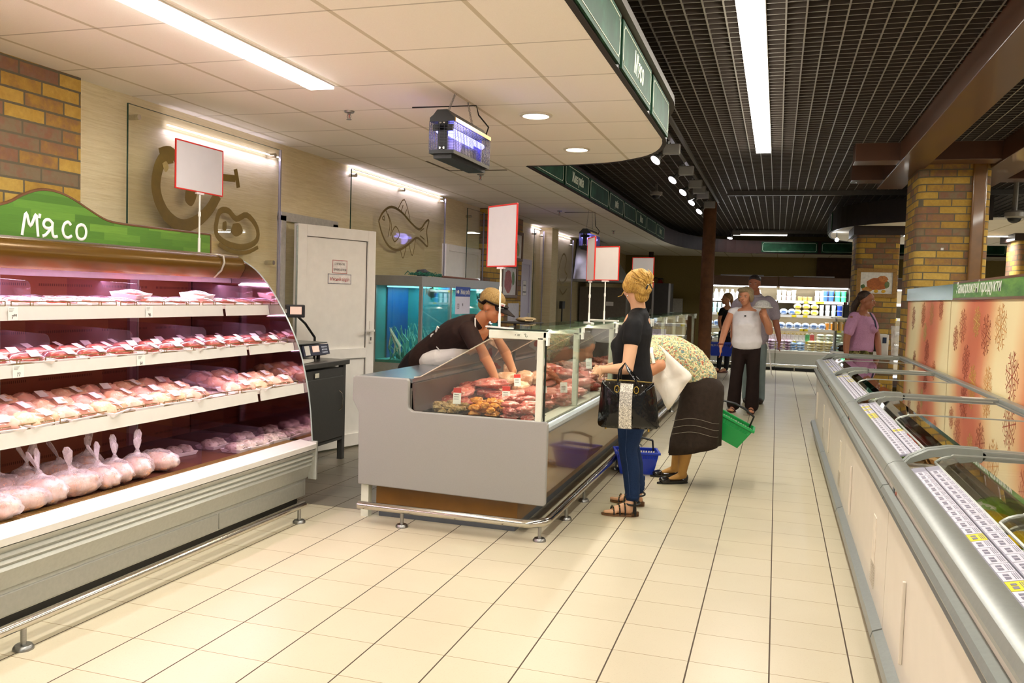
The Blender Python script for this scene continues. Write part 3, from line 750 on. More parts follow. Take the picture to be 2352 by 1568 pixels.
# canopy with curved bronze hood and lamp
cano = [(-3.83, 1.60), (-3.42, 1.60)] + [(-3.42 + .065 * math.cos(math.radians(a)), 1.535 + .065 * math.sin(math.radians(a))) for a in (75, 50, 25, 0, -20)] + [(-3.372, 1.495), (-3.385, 1.47), (-3.40, 1.455), (-3.46, 1.455), (-3.83, 1.48)]
part('hood', MB().prism(cano, 'xz', Y0, Y1 - .005), m_gold, FR, smooth=35)
part('hood_trim', MB().box(-3.44, -3.405, Y0, Y1 - .005, 1.598, 1.606), m_chrome, FR)
part('lamp_channel', MB().box(-3.72, -3.46, Y0, Y1 - .006, 1.425, 1.455), M('#cdbfdc', .4, .1, .04, 20), FR)
part('lamp_tube', MB().cyl((-3.475, Y0 + .05, 1.438), (-3.475, Y1 - .06, 1.438), .012, 10), EM('#ffd0f4', 7.0), FR, smooth=True)
part('end_bracket', MB().tube([(-3.42, 4.62, 1.602), (-3.36, 4.62, 1.59), (-3.345, 4.61, 1.55), (-3.36, 4.60, 1.5), (-3.40, 4.58, 1.455)], .007, 8), M('#b9b1a2', .3, .6, .1, 40), FR, smooth=True)
gp = [(-3.80, 1.60), (-3.44, 1.60), (-3.36, 1.565), (-3.27, 1.51), (-3.19, 1.43), (-3.12, 1.34), (-3.05, 1.23), (-2.98, 1.10), (-2.93, .98), (-2.90, .87), (-2.87, .74), (-2.85, .60), (-2.835, .42), (-3.80, .40)]
part('end_mirror', MB().prism(gp, 'xz', Y1 - .004, Y1 + .004), M('#b9a6ac', .06, 1.0, .03, 6), FR, label='mirror-like curved end panel')
part('glass_edge', MB().tube([(a, Y1, b) for a, b in smooth2(gp[1:-1], 3)], .005, 8), M('#a9b4b0', .25, .2, .05, 30), FR, smooth=True)
part('corner_cap', MB().box(-2.86, -2.80, Y1 - .005, Y1 + .015, .17, .42), m_silver, FR, bev=.004)
for yl in range(9):
    area_y = 1.1 + yl * .45
area('fridge_light', (-3.46, (Y0 + Y1) / 2, 1.42), (0, math.radians(-28), 0), .03, Y1 - Y0 - .2, 20, (1.0, .66, .92))
for xf, zz, p_ in ((-3.24, 1.215, 5), (-3.05, .99, 5), (-2.98, .72, 6)):
    area('fridge_light', (xf, (Y0 + Y1) / 2, zz), (0, math.radians(-20), 0), .02, Y1 - Y0 - .2, p_ * 1.1, (1.0, .66, .88))
# clear dividers
def divider(y, x0, x1, z0, z1, lab):
    r_ = .03; poly = [(x0, z0), (x1, z0)] + [(x1 - r_ + r_ * math.cos(math.radians(a)), z1 - r_ + r_ * math.sin(math.radians(a))) for a in (0, 22, 45, 67, 90)] + [(x0, z1 + .02)]
    tag(part('shelf_divider', MB().prism(poly, 'xz', y - .0015, y + .0015), m_perspex), lab, 'divider', 'clear dividers of the meat fridge')
for y, lb in ((3.02, 'clear divider on the top shelf, left one'), (3.72, 'clear divider on the top shelf, middle one'), (4.72, 'clear divider on the top shelf close to the mirrored end')):
    divider(y, -3.70, -3.21, 1.283, 1.40, lb)
for y, lb in ((2.95, 'clear divider on the second shelf, left one'), (3.45, 'clear divider on the second shelf, second from left'), (4.02, 'clear divider on the second shelf, third from left'), (4.60, 'clear divider on the second shelf by the mirrored end')):
    divider(y, -3.70, -3.03, 1.048, 1.17, lb)
for y, lb in ((3.98, 'clear divider on the third shelf, left one'), (4.22, 'clear divider on the third shelf, right one')):
    divider(y, -3.70, -2.96, .788, .93, lb)
for y, lb in ((3.98, 'low clear divider in the bottom deck beside the bagged chickens'), (4.30, 'low clear divider in the bottom deck before the fish packs'), (4.58, 'low clear divider in the bottom deck between fish packs')):
    divider(y, -3.70, -3.02, .41, .53, lb)
# price tickets on the rails
def ticket(y, x, z, w, h, txt, lab, faint=None, grp='price tickets of the meat fridge'):
    t = thing('price_ticket', lab, 'price ticket', (x, y, z), grp)
    part('paper', MB().box(x - .0006, x + .0006, y, y + w, z, z + h), M('#f3f2ee', .6, 0, .02, 20), t)
    part('print', text_mb(txt, h * .42, (x + .0012, y + w * .35, z + h * .1), (0, 1, 0), (0, 0, 1), .0003, 0, .8), m_black, t)
    mb = MB()
    for q in range(3): mb.box(x + .0008, x + .0012, y + w * .1, y + w * (.6 - q * .08), z + h * (.85 - q * .1), z + h * (.89 - q * .1))
    part('small_print', mb, M('#a9a9a5', .6), t)
ticket(2.86, -3.163, 1.226, .05, .058, '7⁹⁰', 'price ticket on the top shelf rail at the photo edge')
ticket(3.70, -3.163, 1.226, .05, .058, '96', 'price ticket on the top shelf rail showing 96')
ticket(2.71, -2.973, 1.0, .055, .052, '77', 'price ticket showing 77 on the second shelf rail')
ticket(3.42, -2.973, 1.0, .055, .052, '64', 'price ticket showing 64 on the second shelf rail')
# floor rail in front of the fridge
def feet_rail(name, label, path, feet, r=.021):
    t = thing(name, label, 'bumper rail', (path[0][0], path[0][1], 0))
    part('tube', MB().tube(path, r, 16), m_chrome, t, smooth=40)
    for i, (x, y) in enumerate(feet):
        z = path[0][2]
        part('post', MB().cyl((x, y, .012), (x, y, z), .011, 12), m_steel, t, smooth=40)
        part('foot', MB().lathe([(.001, 0), (.038, 0), (.038, .008), (.030, .018), (.001, .018)], (x, y, 0), 20), m_steel, t, smooth=40)
    return t
t = feet_rail('bumper_rail', 'chrome floor rail on posts in front of the meat fridge', [(-2.68, .9, .10), (-2.68, 4.50, .10)], [(-2.68, 1.0), (-2.68, 2.49), (-2.68, 4.45)])
part('joint_sleeve', MB().cyl((-2.68, 2.32, .10), (-2.68, 2.36, .10), .0225, 16), m_steel, t, smooth=40)
# green М'ясо board on the fridge
def myaso():
    t = thing('department_sign', "wavy green wood-look board with white М'ясо lettering on the meat fridge", 'sign', (-3.6, 3.4, 1.607))
    top = [(2.2, 1.74), (2.6, 1.74), (3.02, 1.74), (3.12, 1.745), (3.2, 1.76), (3.27, 1.785), (3.33, 1.82), (3.41, 1.853), (3.48, 1.866), (3.56, 1.862), (3.65, 1.84), (3.75, 1.80), (3.86, 1.758), (3.94, 1.742), (4.08, 1.738), (4.45, 1.738), (4.80, 1.738)]
    top = smooth2(top, 3)
    def wood():
        m = NT('green_wood_board'); p = m.pos(); x, y, z = m.sep(p)
        row = m.math('FLOOR', m.math('DIVIDE', z, .04)); u = m.math('ADD', m.math('DIVIDE', y, .28), m.math('MULTIPLY', row, .37))
        wn = m.new('ShaderNodeTexWhiteNoise', noise_dimensions='2D'); m.link(m.comb(m.math('FLOOR', u), row), wn.inputs['Vector'])
        g = m.noise(m.scalev(p, (1, 2, 30)), 6, 4)
        c = m.ramp(wn.outputs[0], [(0, '#4e7a26'), (.5, '#5f9030'), (1, '#7aa83c')]); c = m.mix(m.math('MULTIPLY', g, .5), c, '#39601c'); m.base(c); m.set(.4, 0, .4); return m.m
    n = len(top); poly = top + [(4.80, 1.607), (2.2, 1.607)]
    mb = MB(); vs = []
    for xx in (-3.61, -3.595):
        for (y, z) in top: vs.append((xx, y, z))
        for (y, z) in top: vs.append((xx, y, 1.607))
    fs = []
    for b_, fl in ((0, False), (2 * n, True)):
        for i in range(n - 1):
            q = (b_ + i, b_ + i + 1, b_ + n + i + 1, b_ + n + i); fs.append(q if fl else q[::-1])
    for i in range(n - 1): fs.append((i, i + 1, 2 * n + i + 1, 2 * n + i))
    fs.append((n - 1, 2 * n - 1, 4 * n - 1, 3 * n - 1)); fs.append((0, 2 * n, 3 * n, n))
    mb.add(vs, fs); part('board', mb, wood(), t)
    part('border', MB().tube([(-3.60, y, z) for y, z in top] + [(-3.60, 4.805, 1.735), (-3.60, 4.808, 1.61)], .0085, 6), M('#6b4524', .4, 0, .15, 10), t)
    # hand-painted letters, box 3.32..3.75 by 1.62..1.745
    S = [ [(0, 0), (.008, .05), (.022, .115), (.045, .05), (.075, .112), (.082, .06), (.088, .0)],
          [(.098, .118), (.094, .095)],
          [(.168, .078), (.150, .092), (.128, .088), (.118, .068), (.128, .050), (.150, .048), (.166, .054), (.150, .035), (.130, .012), (.112, .004)],
          [(.170, .082), (.168, .04), (.176, .008), (.198, .010)],
          [(.278, .078), (.262, .092), (.240, .080), (.230, .048), (.240, .016), (.262, .008), (.284, .020)],
          [(.345, .086), (.322, .076), (.313, .046), (.322, .014), (.345, .006), (.366, .018), (.374, .050), (.364, .078), (.345, .086), (.335, .084)] ]
    let = part('lettering', MB(), m_white, t) if False else None
    names = MB()
    for s_ in S:
        m2 = stroke([(a * 1.10, b * .98) for a, b in s_], .0165, (-3.5935, 3.33, 1.624), (0, 1, 0), (0, 0, 1), .003)
        part('letter_stroke', m2, M('#f6f6f0', .5, 0, .02, 20), t, smooth=True)
    return t
myaso()

# ---- sign holders (red framed blank boards on poles)
def sign_holder(c, w, h, zb, zt, yaw, label, base=None, foot=.2, red='#c8281e', picture=None):
    """c: pole xy; board from zb+... ; yaw: angle of board width direction in the xy plane"""
    t = thing('sign_holder', label, 'sign', (c[0], c[1], zb), 'red framed sign boards on poles')
    u = Vector((math.cos(yaw), math.sin(yaw), 0)); n = Vector((math.sin(yaw), -math.cos(yaw), 0)); c3 = Vector((c[0], c[1], 0))
    m4 = Matrix.Translation(c3 + Vector((0, 0, zt - h / 2))) @ Matrix(((u.x, n.x, 0, 0), (u.y, n.y, 0, 0), (0, 0, 1, 0), (0, 0, 0, 1)))
    part('panel', MB().xbox(m4, w - .01, .004, h - .01), M('#cbc7c8', .6, 0, .02, 10), t)
    fr = .009; mb = MB()
    for sx, cx in ((w, 0),):
        for zz in (-h / 2, h / 2): mb.xbox(m4 @ Matrix.Translation((0, 0, zz * .98)), w, .010, fr)
        for xx in (-w / 2, w / 2): mb.xbox(m4 @ Matrix.Translation((xx * .985, 0, 0)), fr, .010, h)
    part('frame', mb, M(red, .35, 0, .06, 30), t, bev=.003)
    wh = M('#eeece6', .35, 0, .02, 20); zc = zt - h
    part('pole', MB().cyl(c3 + Vector((0, 0, zb)), c3 + Vector((0, 0, zc)), .0055, 10), wh, t, smooth=40)
    part('sleeve', MB().cyl(c3 + Vector((0, 0, zb)), c3 + Vector((0, 0, zb + (zc - zb) * .24)), .008, 10), wh, t, smooth=40)
    part('sleeve', MB().cyl(c3 + Vector((0, 0, zb + (zc - zb) * .6)), c3 + Vector((0, 0, zb + (zc - zb) * .68)), .0085, 10), wh, t, smooth=40)
    part('clamp', MB().xbox(m4 @ Matrix.Translation((0, 0, -h / 2 - .006)), .07, .014, .012), M('#d8cfd2', .3), t)
    if base:
        part('base_arm', MB().xbox(Matrix.Translation(c3 + Vector((0, 0, zb + .004))) @ Matrix.Rotation(yaw, 4, 'Z'), foot, .025, .008), wh, t)
    if picture: picture(t, m4, w, h)
    return t
sign_holder((-3.42, 4.46), .45, .29, 1.607, 2.262, math.radians(90), 'red framed blank board on a pole atop the meat fridge')
# ================================================================== DELI COUNTERS
m_cream = M('#d9dbca', .4, 0, .04, 30); m_endgrey = M('#96948f', .4, .05, .03, 300, .02); m_bronze = M('#74500f', .16, .25, .1, 3, coat=.5)
m_clear = GLASS('#eef5f0', 1.0); m_deckmet = M('#8b8478', .3, .6, .08, 30)
m_kick = M('#6f4a12', .35, .1, .12, 10)
def counter(name, label, y0, y1, endpanel=True):
    t = thing(name, label, 'deli counter', (-1.85, (y0 + y1) / 2, 0), 'glass-fronted meat counters')
    ep = [(-2.425, .21), (-1.235, .19), (-1.225, .20), (-1.225, .665), (-1.235, .68), (-2.07, .685), (-2.095, .70), (-2.10, .72), (-2.10, .868), (-2.112, .88), (-2.46, .88), (-2.472, .868), (-2.472, .73), (-2.43, .655)]
    if endpanel:
        part('end_panel', MB().prism(ep, 'xz', y0, y0 + .035), m_endgrey, t, bev=.007, seg=3)
    ya = y0 + .036
    part('tub', MB().prism([(-2.38, .22), (-1.30, .22), (-1.30, .60), (-2.07, .60), (-2.09, .82), (-2.38, .82)], 'xz', ya, y1), M('#6e6a64', .5, .2, .05, 20), t)
    part('front_panel', MB().box(-1.299, -1.285, ya, y1, .21, .585), m_bronze, t)
    part('bumper', MB().prism([(-1.30, .59), (-1.25, .60), (-1.232, .62), (-1.232, .64), (-1.25, .652), (-1.30, .655)], 'xz', ya, y1), M('#c4ccd0', .25, .4, .04, 40), t, smooth=35)
    part('sill', MB().box(-1.36, -1.27, ya, y1, .657, .667), M('#cfc9b8', .35, .2, .05, 20), t)
    part('deck', MB().prism([(-2.06, .615), (-1.34, .605), (-1.34, .635), (-2.06, .655)], 'xz', ya, y1), m_deckmet, t)
    part('rear_duct', MB().box(-2.09, -2.065, ya, y1, .66, .85), M('#5a4a44', .5, .2, .1, 30, stretch=(1, 1, 20)), t)
    part('worktop', MB().box(-2.46, -2.09, ya, y1, .85, .878), M('#7d8288', .25, .6, .05, 20), t, bev=.004)
    part('plinth', MB().box(-2.33, -1.41, y0 + .07, y1, .06, .205), m_kick, t)
    part('plinth_base', MB().box(-2.32, -1.43, y0 + .09, y1 - .02, 0, .06), M('#555a60', .5, .1, .06, 20), t)
    part('leg', MB().box(-2.42, -2.37, y0 + .04, y0 + .09, 0, .21), m_cream, t)
    part('front_glass', MB().box(-1.262, -1.256, ya, y1, .667, 1.195), m_clear, t)
    part('glass_edge', MB().box(-1.265, -1.253, ya - .006, ya, .667, 1.19), M('#1e2420', .2, 0, .05, 20), t)
    if endpanel: part('end_glass', MB().prism([(-2.06, .69), (-1.29, .69), (-1.29, 1.15), (-1.60, 1.15), (-2.06, .87)], 'xz', y0 + .012, y0 + .017), GLASS('#f2f6f2', .5, .02), t)
    part('top_glass', MB().box(-1.61, -1.245, ya - .02, y1, 1.200, 1.208), GLASS('#dfeee4', 1.0), t)
    part('top_glass_edge', MB().box(-1.612, -1.243, ya - .028, ya - .021, 1.200, 1.209), M('#27312c', .2), t)
    ys = [y0 + .005] + [y for y in (5.62, 6.9, 8.1, 10.2, 11.4, 12.6) if y0 + .3 < y < y1 - .2] + [y1 - .05]
    for yy in ys:
        part('post', MB().box(-1.305, -1.268, yy, yy + .036, .667, 1.165), m_cream, t, bev=.004)
        part('top_beam', MB().box(-1.60, -1.25, yy, yy + .036, 1.150, 1.199), m_cream, t, bev=.004)
        mb = MB().box(-1.268, -1.235, yy + .0, yy + .03, 1.165, 1.198)
        for q in range(4): mb.box(-1.252, -1.240, yy - .004 + q * .011, yy + .002 + q * .011, 1.12, 1.17)
        part('clip', mb, M('#eef0ea', .3), t)
    # hinged service screens of bent clear plastic
    part('added_lamp_profile', MB().box(-1.50, -1.46, ya, y1 - .02, 1.182, 1.199), M('#d8d6d0', .3, .3, .05, 20), t)  # invented strip holder, added with the light below to brighten the counter inside
    area('counter_fill_light', (-1.48, (ya + y1) / 2, 1.178), (0, math.radians(-6), 0), .03, y1 - ya - .1, 5.0 * (y1 - ya), (1, .86, .78))
    n = max(1, int((y1 - y0) / 1.25)); L = (y1 - y0 - .1) / n
    for i in range(n):
        a = y0 + .06 + i * L; b = a + L - .05
        prof = [(-2.09, .885), (-2.05, .89), (-1.62, 1.135), (-1.60, 1.15)]
        part('service_screen', MB().sheet(prof, 'xz', a, b, .005), GLASS('#efe4dc', 1.3, .04, .04, '#d8b8a8'), t)
        e = MB()
        for yy in (a, b): e.tube([(x, yy, z) for x, z in prof], .0035, 6)
        e.tube([(-1.99, a, .925), (-1.99, b, .925)], .0025, 6)
        part('screen_edge', e, M('#d8c8b4', .25, .1, .05, 30), t)
    return t
counter('deli_counter', 'near glass meat counter with a big grey end panel', 4.70, 8.95)
counter('deli_counter', 'far glass meat counter behind the blonde shopper', 9.05, 14.1)
# writing on the near beam
tag(part('pen_mark', stroke([(0, .012), (.006, .018), (.012, .014), (.008, .004), (.016, .0), (.022, .008)], .0022, (-1.385, 4.7035, 1.165), (1, 0, 0), (0, 0, 1), .0004), m_black), 'small black pen squiggle on the near cream beam of the counter', 'mark')
tag(part('pen_mark', MB().cyl((-1.437, 4.7045, 1.175), (-1.437, 4.7035, 1.175), .0035, 8).merge(stroke([(0, .01), (.004, .002), (.008, .012), (.012, .004), (.016, .013)], .0025, (-1.425, 4.7035, 1.168), (1, 0, 0), (0, 0, 1), .0004)), M('#6a6a60', .6)), 'smudged dot and scribble left of the pen squiggle on the counter beam', 'mark')
# bumper rail round the counter
cr = arc(-1.33, 4.73, .12, -90, 0, 8)
feet_rail('bumper_rail', 'chrome floor rail curving round the near meat counter', [(-2.37, 4.61, .105), (-1.70, 4.61, .105)] + [(x, y, .105) for x, y in cr] + [(-1.21, 8.0, .105), (-1.21, 13.8, .105)], [(-2.08, 4.61), (-1.24, 4.66), (-1.21, 5.18), (-1.21, 5.70), (-1.21, 6.9), (-1.21, 8.1), (-1.21, 9.4), (-1.21, 10.8), (-1.21, 12.2)], .024)
# signs on the counter top
sign_holder((-1.545, 4.73), .30, .36, 1.209, 1.925, math.radians(-38), 'tall red framed blank board at the near end of the meat counter', base=True, foot=.26)
sign_holder((-1.36, 6.35), .24, .33, 1.209, 1.86, math.radians(-64), 'narrow edge-on red framed board on the counter, second from the camera', base=True, foot=.24)
sign_holder((-1.42, 7.25), .27, .29, 1.209, 1.845, math.radians(-25), 'nearly square red framed blank board on the counter left of the blonde head', base=True, foot=.3)
def animal_pic(t, m4, w, h):
    mb = MB(); o = m4 @ Vector((-.05, .004, -.06)); ux = (m4 @ Vector((1, 0, 0)) - m4 @ Vector((0, 0, 0))); P = [(-.02, 0), (0, .04), (.02, .05), (.03, .08), (.04, .05), (.07, .05), (.08, .02), (.09, 0)]
    part('picture', stroke(P, .006, o - Vector((0, .012, 0)), ux, (0, 0, 1), .001), M('#7d7278', .6), t)
sign_holder((-1.42, 9.35), .26, .33, 1.209, 1.86, math.radians(-18), 'small red framed board with a faint animal drawing above the blonde hair', base=True, foot=.2, picture=animal_pic)

# ---------------------------------------------------------------- meat
def meat_mat(name, cols, scale=18, rough=.3, bump=.5):
    t = NT(name); v = t.obj(); n = t.noise(v, scale, 5, .6); n2 = t.noise(v, scale * 2.6, 3)
    c = t.ramp(n, [(.25, cols[0]), (.5, cols[1]), (.72, cols[2])]); c = t.mix(t.math('MULTIPLY', t.math('GREATER_THAN', n2, .60), .7), c, cols[3]); t.base(c); t.set(rough, 0, .6)
    t.b.inputs['Subsurface Weight'].default_value = 0.0
    t.bump(n2, bump, .01); return t.m
mm_pink = meat_mat('pink_meat', ('#c4584e', '#d9766a', '#e79a8c', '#f3d6c6'))
mm_red = meat_mat('dark_red_meat', ('#7d2a22', '#a83c32', '#c25a48', '#e2b7a2'))
mm_mince = meat_mat('mince', ('#b8483a', '#d86b55', '#ef9a82', '#f6cdb6'), 90, .4, 1.0)
mm_chick = meat_mat('raw_chicken', ('#d99a72', '#e9b896', '#f2cdb2', '#f6e2cc'), 14)
mm_bone = meat_mat('bony_cuts', ('#8c4438', '#b86a58', '#d8a890', '#ecd8c4'), 30)
mm_mar = meat_mat('marinated_meat', ('#b8641a', '#dd8a2a', '#eda84a', '#c2471c'), 26)
mm_spice = meat_mat('spiced_meat', ('#7a5a34', '#a8844a', '#c9ae78', '#5c3a22'), 30)
m_tray = M('#151515', .3, 0, .1, 20); m_foam = M('#f3ecec', .5, 0, .02, 20)
def lumpfn(seed, amp=.25, fr=2.2):
    from mathutils import noise
    o = Vector((seed * 3.1, seed * 1.7, seed * .9))
    return lambda d: 1 + amp * noise.noise(d * fr + o) + amp * .4 * noise.noise(d * fr * 2.5 + o)
def lump(name, size, seed, mat, amp=.3, fr=2.2, n=16):
    return part(name, MB().ell((0, 0, size[2]), size, 26, 16, fn=lumpfn(seed, amp, fr)), mat, None, smooth='all')
def reset(o):
    off = ORG[o.name]; o.data.transform(Matrix.Translation((off.x, off.y, off.z))); o.location = (0, 0, 0); ORG[o.name] = Vector((0, 0, 0)); return o
kinds = {}
def protos(key, label, cat, size, mats, n, amp=.35, fr=2.2):
    L = []
    for i in range(n):
        o = lump(key, size, R.random() * 50, mats[i % len(mats)], amp, fr); reset(o); tag(o, label, cat); o['proto'] = 1; L.append(o)
    kinds[key] = L; return L
USED = set()
def put(o, loc, rz, label, group, sc=1., tilt=None):
    if o.name not in USED:
        USED.add(o.name); o.location = loc; o.rotation_euler = (tilt[0] if tilt else 0, tilt[1] if tilt else 0, rz); o.scale = (sc,) * 3; o['label'] = label; o['group'] = group; r = o
    else:
        r = o.copy(); col.objects.link(r); r.location = loc; r.rotation_euler = (tilt[0] if tilt else 0, tilt[1] if tilt else 0, rz); r.scale = (sc,) * 3; r['label'] = label; r['group'] = group
    return r
protos('pork_cut', 'x', 'meat', (.075, .05, .026), [mm_pink, mm_pink, mm_red], 6)
protos('beef_slab', 'x', 'meat', (.13, .07, .035), [mm_red, mm_pink], 4, .3)
protos('whole_chicken', 'x', 'chicken', (.10, .075, .055), [mm_chick], 4, .25, 1.6)
protos('bony_cut', 'x', 'meat', (.09, .035, .022), [mm_bone, mm_red, mm_bone], 5, .5, 3)
protos('marinated_piece', 'x', 'meat', (.035, .028, .018), [mm_mar], 3, .4)
protos('spiced_piece', 'x', 'meat', (.03, .026, .016), [mm_spice], 3, .4)
def dish(x0, x1, y0, y1, z, label):
    t = tag(part('meat_tray', MB().box(x0, x1, y0, y1, z, z + .006).box(x0, x0 + .005, y0, y1, z, z + .028).box(x1 - .005, x1, y0, y1, z, z + .028).box(x0, x1, y0, y0 + .005, z, z + .028).box(x0, x1, y1 - .005, y1, z, z + .028), m_tray), label, 'tray', 'black trays in the meat counter')
    return t
PLACED = []
SIZES = {'pork_cut': (.062, .026), 'beef_slab': (.10, .035), 'whole_chicken': (.088, .055), 'bony_cut': (.062, .022), 'marinated_piece': (.031, .018), 'spiced_piece': (.028, .016)}
def heap(key, x0, x1, y0, y1, z, n, label, group, layers=2, dz=.03, sc=1.):
    L = kinds[key]; r0_, h0_ = SIZES[key]
    for i in range(n):
        q = sc * (.85 + .3 * R.random()); r_, h_ = r0_ * q, h0_ * q; best = None
        for c_ in range(14):
            px = R.uniform(x0, x1); py = R.uniform(y0, y1); zz = z
            for (ax, ay, az, ar, ah) in PLACED:
                d = math.hypot(px - ax, py - ay) / (r_ + ar)
                if d < 1: zz = max(zz, az + ah + (ah + h_) * math.sqrt(1 - d * d) * .92 - h_)
            if best is None or zz < best[2]: best = (px, py, zz)
        px, py, zz = best; PLACED.append((px, py, zz, r_, h_))
        put(L[i % len(L)], (px, py, zz), R.random() * 6.3, label, group, q, (R.uniform(-.15, .15), R.uniform(-.15, .15)))
DZK = .652
dish(-2.04, -1.78, 4.78, 5.10, DZK, 'black tray in the near left corner of the meat counter')
heap('spiced_piece', -2.0, -1.83, 4.82, 5.06, DZK + .01, 22, 'yellow-brown spiced meat piece in the near left counter tray', 'spiced pieces in the near left tray', 2, .02)
dish(-1.77, -1.56, 4.77, 5.05, DZK, 'black tray of orange marinated meat at the near end')
heap('marinated_piece', -1.74, -1.60, 4.80, 5.02, DZK + .01, 26, 'orange marinated meat piece in the near counter tray', 'orange marinated pieces', 3, .018)
dish(-1.55, -1.33, 4.77, 5.05, DZK - .008, 'black tray of pink chops in the near right corner')
heap('pork_cut', -1.52, -1.38, 4.82, 5.0, DZK, 10, 'raw pink chop in the near right counter tray', 'chops in the near right tray', 2, .03, .8)
dish(-1.76, -1.40, 5.07, 5.42, DZK - .004, 'black tray of pink pork pieces in the second row')
heap('pork_cut', -1.73, -1.43, 5.10, 5.39, DZK + .004, 20, 'pink pork piece heaped in the second row of trays', 'pork pieces in the second row', 3, .032, .95)
heap('beef_slab', -2.02, -1.80, 5.18, 5.5, DZK + .004, 6, 'large red beef slab left in the counter below the seller', 'beef slabs below the seller', 2, .045, 1.)
tag(part('mince_heap', MB().ell((-1.56, 5.72, DZK + .015), (.19, .20, .10), 28, 16, fn=lumpfn(3, .25, 3)), mm_mince, None, smooth='all'), 'mound of pink mince in the middle of the near counter', 'mince', kind='stuff')
heap('pork_cut', -1.50, -1.35, 5.5, 6.2, DZK + .004, 16, 'pink pork piece lying behind the front glass', 'pork pieces behind the front glass', 3, .03, 1.)
heap('whole_chicken', -1.98, -1.72, 5.75, 6.35, DZK + .01, 9, 'pale raw chicken piled behind the mince', 'raw chickens behind the mince', 3, .06, 1.)
heap('beef_slab', -1.85, -1.42, 6.25, 7.0, DZK + .005, 14, 'red and pink meat slab past the raw chickens', 'meat slabs past the chickens', 4, .05, 1.)
heap('bony_cut', -1.9, -1.42, 7.0, 8.8, DZK + .005, 46, 'bony red cut in the farther half of the near counter', 'bony cuts in the near counter', 5, .045, 1.3)
heap('pork_cut', -1.85, -1.40, 9.2, 11.4, DZK + .005, 24, 'dark meat piece in the far counter', 'meat pieces in the far counter', 4, .06, 1.4)
# price spikes
def spike(x, y, z, h, tall, col_, yaw, label):
    t = thing('price_card', label, 'price card', (x, y, z), 'price cards spiked in the meat')
    u = Matrix.Translation((x, y, z + h + tall / 2)) @ Matrix.Rotation(yaw, 4, 'Z') @ Matrix.Rotation(-.15, 4, 'X')
    part('card', MB().xbox(u, .05, .002, tall), M('#f4f2ee', .5), t)
    part('header', MB().xbox(u @ Matrix.Translation((0, -.0012, tall * .34)), .05, .001, tall * .3), M(col_, .5), t)
    mb = MB()
    for q in range(3): mb.xbox(u @ Matrix.Translation((-.004, -.0014, tall * (.08 - q * .14))), .03, .0005, .003)
    part('print', mb, M('#555555', .6), t)
    part('pin', MB().cyl((x, y, z), (x, y, z + h), .0022, 6), m_steel, t)
spike(-1.86, 4.90, DZK + .02, .05, .10, '#d02c22', .1, 'red-topped price card over the spiced meat')
spike(-1.60, 5.08, DZK + .03, .05, .10, '#d02c22', .3, 'red-topped price card over the orange marinated meat')
spike(-1.62, 5.38, DZK + .06, .09, .08, '#d02c22', .8, 'red and white price card in front of the mince')
spike(-1.42, 5.30, DZK + .05, .06, .06, '#e6e2da', .5, 'white price card over the pork by the corner post')
spike(-1.72, 6.35, DZK + .16, .05, .09, '#3a9a3a', .5, 'green-topped price card behind the raw chickens')
spike(-1.36, 5.62, DZK + .06, .04, .07, '#eeeeea', .6, 'white price card just right of the corner post')
spike(-1.38, 6.05, DZK + .08, .04, .07, '#eeeeea', .6, 'second white price card behind the front glass')
spike(-1.40, 6.6, DZK + .14, .05, .08, '#eeeeea', .6, 'third white price card behind the front glass')
def fish_sign(x, y, z, label):
    t = thing('hanging_card', label, 'card', (x, y, z), 'grey cards hanging in the meat counter')
    part('card', MB().box(x, x + .13, y, y + .002, z, z + .09), M('#8f908c', .4), t)
    part('animal_mark', MB().ell((x + .06, y - .0005, z + .05), (.03, .0012, .024), 14, 8).ell((x + .09, y - .0005, z + .04), (.02, .0012, .014), 12, 6), M('#8c3a30', .5), t)
    part('thread', MB().cyl((x + .065, y, z + .09), (x + .065, y, z + .2), .0008, 4), m_steel, t)
fish_sign(-2.03, 5.95, .83, 'grey card with a dark red blob hanging below the service screen')
fish_sign(-1.98, 7.1, .85, 'second grey card with a red blob, farther in the counter')
# things lying on the counter service shelf
tag(part('meat_pack', MB().ell((-2.27, 7.15, .88 + .03), (.09, .14, .035), 16, 8, fn=lumpfn(9, .2)), M('#e8e6ea', .3), None, smooth=True), 'white wrapped bundle on the steel worktop by the blue bag', 'package')
tag(part('blue_bag', MB().ell((-2.24, 6.8, .88 + .02), (.11, .13, .022), 16, 8, fn=lumpfn(12, .25)), M('#2743b0', .35), None, smooth=True), 'crumpled blue bag on the steel worktop', 'bag')
t = thing('scale', 'dark scale platform on the counter just past the seller cap', 'scale', (-1.90, 6.05, 1.18))
part('pan', MB().box(-2.03, -1.70, 6.0, 6.3, 1.192, 1.202), m_black, t, bev=.004)
part('bundle', MB().ell((-1.80, 6.15, 1.222), (.07, .07, .02), 14, 8, fn=lumpfn(4, .3)), M('#8d7a58', .5), t, smooth=True)
part('column', MB().cyl((-1.9, 6.2, .88), (-1.9, 6.2, 1.192), .012, 10), m_black, t)
